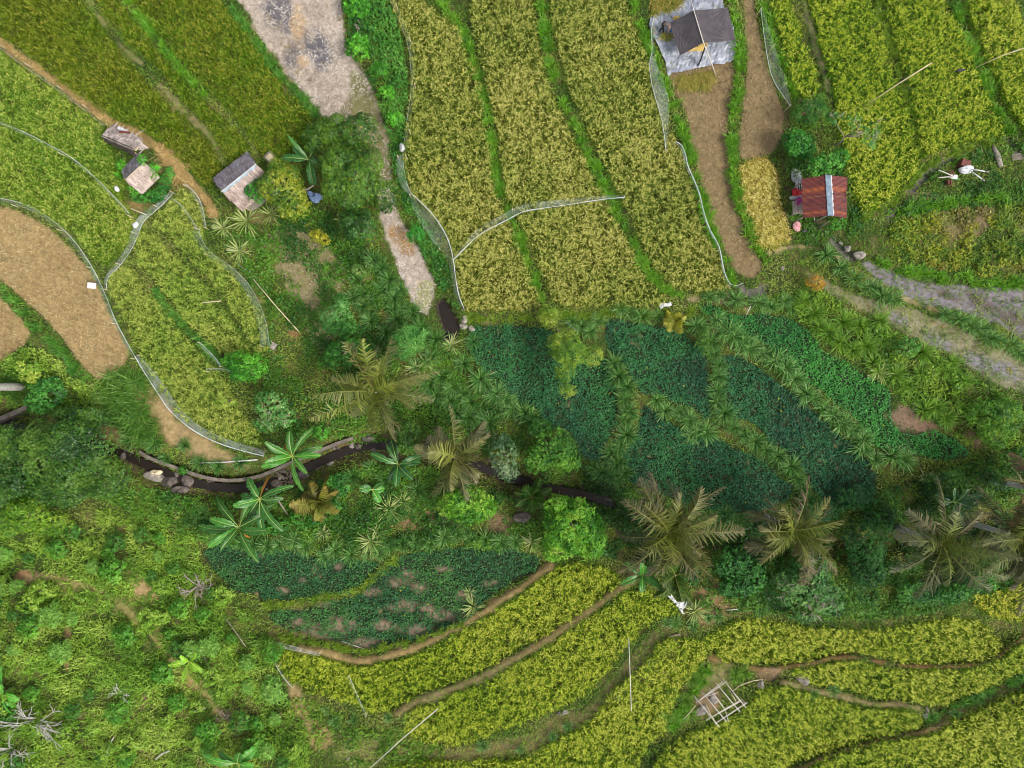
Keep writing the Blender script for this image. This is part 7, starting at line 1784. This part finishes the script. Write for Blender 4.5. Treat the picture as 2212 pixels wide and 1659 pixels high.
# ------------------------------------------------------------------ bird nets
def net(label, line, h0, h1, out, rope=.03, seed=0, mat='net_white', stakes=3, hem=True, group=None):
    """a net hanging along a line: hem rope low at h0, sheet rising to h1 shifted sideways by out (plan units)"""
    l = chaikin(line, False, 2); r = np.random.default_rng(1800 + seed); n = len(l)
    d = np.gradient(l, axis=0); d /= np.linalg.norm(d, axis=1)[:, None] + 1e-9; nr = np.stack([-d[:, 1], d[:, 0]], -1)
    out = np.interp(np.linspace(0, 1, n), np.linspace(0, 1, len(out)), out) if np.ndim(out) else np.full(n, out)
    m = 7; V = []
    zb = zat(l[:, 0], l[:, 1])
    for k in range(m):
        t = k / (m - 1); wob = (fbm(l[:, 0] + k * 9, l[:, 1], 12, seed) - .5) * 5 * math.sin(t * PI)
        q = l + nr * (out * t + wob)[:, None]
        V.append(W(q[:, 0], q[:, 1], zb + h0 + (h1 - h0) * t - .12 * math.sin(t * PI) + (fbm(q[:, 0], q[:, 1], 8, seed + k) - .5) * .1))
    V = np.concatenate(V); i, j = np.meshgrid(np.arange(n - 1), np.arange(m - 1)); a = (j * n + i).ravel()
    c = l[n // 2]; o = empty('bird_net', at(c[0], c[1]), label, 'bird net', group)
    qmesh('net_sheet', V, np.stack([a, a + 1, a + n + 1, a + n], 1), None, mat, o, True)
    if hem and rope:
        ps = [Vector(v) + Vector((0, 0, .02)) for v in V[:n]]; rs = [rope * (.6 + .9 * r.random()) for _ in ps]
        MB().tube(ps, rs, 6).build('hem_rope', 'rope', o, True)
    for k in np.linspace(0, n - 1, stakes).astype(int) if stakes else []:
        p = V[(m - 1) * n + k]; g = float(gz(p[0], p[1]))
        MB().tube([(p[0], p[1], g - .1), (p[0], p[1], p[2] + .08)], .022, 6).build('stake', 'bamboo', o, True)
    return o


net('white net folded along the right edge of the straw coloured field', [(-40, 420), (0, 428), (45, 437), (90, 458), (135, 492), (170, 531), (200, 577), (225, 628), (248, 690), (272, 735), (292, 770)], .15, .6, 9, .016, 1, 'net_white', 6)
net('bunched white net hem along the lower edge of the netted rice', [(292, 770), (306, 795), (325, 825), (345, 855), (362, 882), (395, 914), (440, 944), (500, 968), (570, 985)], .1, .5, [-6, -16, -22, -20, -16, -14, -12], .03, 2, 'net_dense', 5)
net('white net draped along the left end of the netted rice, from the hut hedge down', [(374, 418), (355, 440), (330, 460), (308, 480), (298, 510), (284, 540), (262, 572), (232, 600), (230, 625)], .3, .75, [8, 10, 16, 16, 12, 8, 5], .012, 3, 'net_dense', 5)
net('thin bluish net standing between the diagonal dirt path and the bright netted field', [(-60, 70), (0, 104), (45, 139), (90, 170), (139, 205), (180, 236), (224, 272)], .1, .9, -7, .007, 4, 'net_blue', 6)
net('thin net line crossing the bright netted rice field', [(-40, 250), (0, 264), (60, 288), (110, 315), (160, 342), (215, 392), (262, 440), (280, 462)], .8, .95, 5, .009, 5, 'net_white', 3)
net('white net edge at the upper right end of the netted rice, above the spiky plants', [(400, 396), (424, 418), (438, 445), (445, 490)], .3, .7, [4, 8, 7, 4], .014, 6, 'net_white', 3)
net('pale net fold over the right side of the netted rice', [(430, 490), (432, 510), (452, 545), (500, 575), (545, 620), (575, 690), (582, 745)], .6, .8, [10, 14, 10, 14, 18, 20], .006, 7, 'net_blue', 4)
net('thin net strand curving over the upper netted rice plot', [(350, 420), (385, 435), (405, 460), (425, 490)], .75, .85, 4, .007, 8, 'net_white', 2)
net('white net fold across the wet lane between netted rice plots', [(430, 738), (448, 755), (465, 772), (478, 790)], .5, .65, [3, 7, 6, 3], .01, 9, 'net_dense', 2)
net('thin net strand near the end of the lower netted rice plot', [(445, 797), (480, 796), (500, 800), (520, 815)], .6, .7, 5, .007, 10, 'net_white', 2)
net('tall thin net along the left edge of the golden rice, upper part', [(835, -40), (842, 0), (856, 30), (877, 80), (887, 125), (889, 190), (881, 245), (874, 300), (870, 335)], .2, 1.0, [-10, -9, -8, -7, -7, -6], .009, 11, 'net_blue', 6)
net('white net drawn tight at the left edge of the golden rice, above the sagging part', [(870, 335), (872, 365), (878, 395), (888, 418)], .2, .9, [12, 16, 14, 4], .013, 12, 'net_white', 2)
net('sagging triangular white net at the left edge of the golden rice', [(888, 418), (915, 442), (945, 475), (968, 515), (979, 555), (984, 600), (991, 640), (1003, 668)], .85, .2, [2, 22, 34, 32, 12, 8, 8, 4], .02, 13, 'net_white', 5)
net('white hem of the net across the golden rice fields', [(979, 562), (1010, 530), (1037, 505), (1070, 488), (1105, 470), (1130, 456), (1180, 449), (1230, 442), (1290, 432), (1350, 426)], .75, .8, [-2, -8, -12, -14, -16, -16, -12, -8, -3], .02, 14, 'net_white', 5)
net('hanging white net left of the grassy bund near the silver sheet', [(1412, 40), (1405, 70), (1410, 108), (1402, 135), (1405, 170), (1415, 210), (1428, 250), (1436, 300), (1438, 325)], .6, .4, [-3, -8, -3, -14, -26, -28, -16, -5, -2], .013, 15, 'net_white', 4)
net('white rope like net lying along the edge of the golden rice beside the stubble strip', [(1460, 306), (1472, 312), (1481, 332), (1485, 358), (1500, 390), (1512, 420), (1519, 455), (1532, 495), (1553, 528), (1559, 560), (1567, 598), (1578, 614)], .7, .6, [3, 6, 5, 3, 4, 3, 3, 5], .02, 16, 'net_dense', 5)
net('translucent net hanging beside the brown stubble strip at upper right', [(1643, 18), (1649, 69), (1661, 149), (1674, 182), (1690, 205), (1706, 228)], .3, 1.0, [-2, -12, -26, -26, -14, -2], .015, 17, 'net_white', 4)
net('thin net around the left tip of the lower rice terrace', [(690, 1416), (645, 1406), (598, 1398), (592, 1430), (608, 1458), (632, 1486)], .4, .7, [6, 8, 5, -4, -4, -2], .01, 18, 'net_white', 4)
net('thin net strand over the left part of the lower rice terrace', [(755, 1462), (768, 1492), (780, 1520), (793, 1546)], .75, .8, 4, .007, 19, 'net_white', 2)
net('short grey net where the lower dirt path begins', [(600, 1388), (625, 1394), (650, 1400)], .2, .5, [5, 9, 5], .012, 20, 'net_dense', 2)
net('pale net scrap at the corner of the golden rice above the path', [(1578, 614), (1590, 618), (1604, 612)], .2, .4, 6, .015, 21, 'net_blue', 2)
EXPO = 0.9

# ------------------------------------------------------------------ camera, light, sky
cam = bpy.data.cameras.new('camera'); co = bpy.data.objects.new('camera', cam); COL.objects.link(co)
co.location = (0, 0, H); co.rotation_euler = (0, 0, 0)
cam.sensor_width = 36; cam.lens = 18 * H / (CX * S); cam.clip_end = 500
scene.camera = co
SUN_EL, SUN_AZ = 52.0, -28.0        # light comes from the right and a little from below in the picture
sun = bpy.data.lights.new('sun', 'SUN'); so = bpy.data.objects.new('sun', sun); COL.objects.link(so)
sun.energy = 1.5; sun.angle = math.radians(16); sun.color = (1, .96, .88)
d = Vector((math.cos(math.radians(SUN_EL)) * math.cos(math.radians(SUN_AZ)), math.cos(math.radians(SUN_EL)) * math.sin(math.radians(SUN_AZ)), math.sin(math.radians(SUN_EL))))
so.rotation_euler = d.to_track_quat('Z', 'Y').to_euler(); so.location = d * 60
wd = bpy.data.worlds.new('World'); scene.world = wd; wd.use_nodes = True
nt = wd.node_tree; bg = nt.nodes['Background']
sky = nt.nodes.new('ShaderNodeTexSky'); sky.sky_type = 'NISHITA'; sky.sun_disc = False
sky.sun_elevation = math.radians(SUN_EL); sky.sun_rotation = math.radians(90 - SUN_AZ); sky.dust_density = 3.0; sky.air_density = 1.0
hs = nt.nodes.new('ShaderNodeHueSaturation'); hs.inputs['Saturation'].default_value = .35      # thin cloud: a whiter sky
nt.links.new(sky.outputs[0], hs.inputs['Color']); nt.links.new(hs.outputs[0], bg.inputs[0]); bg.inputs[1].default_value = .12
scene.view_settings.view_transform = 'Standard'; scene.view_settings.look = 'None'; scene.view_settings.gamma = 1
scene.view_settings.exposure = EXPO
scene.cycles.filter_width = 1.0; scene.cycles.max_bounces = 5; scene.cycles.diffuse_bounces = 3; scene.cycles.transparent_max_bounces = 8
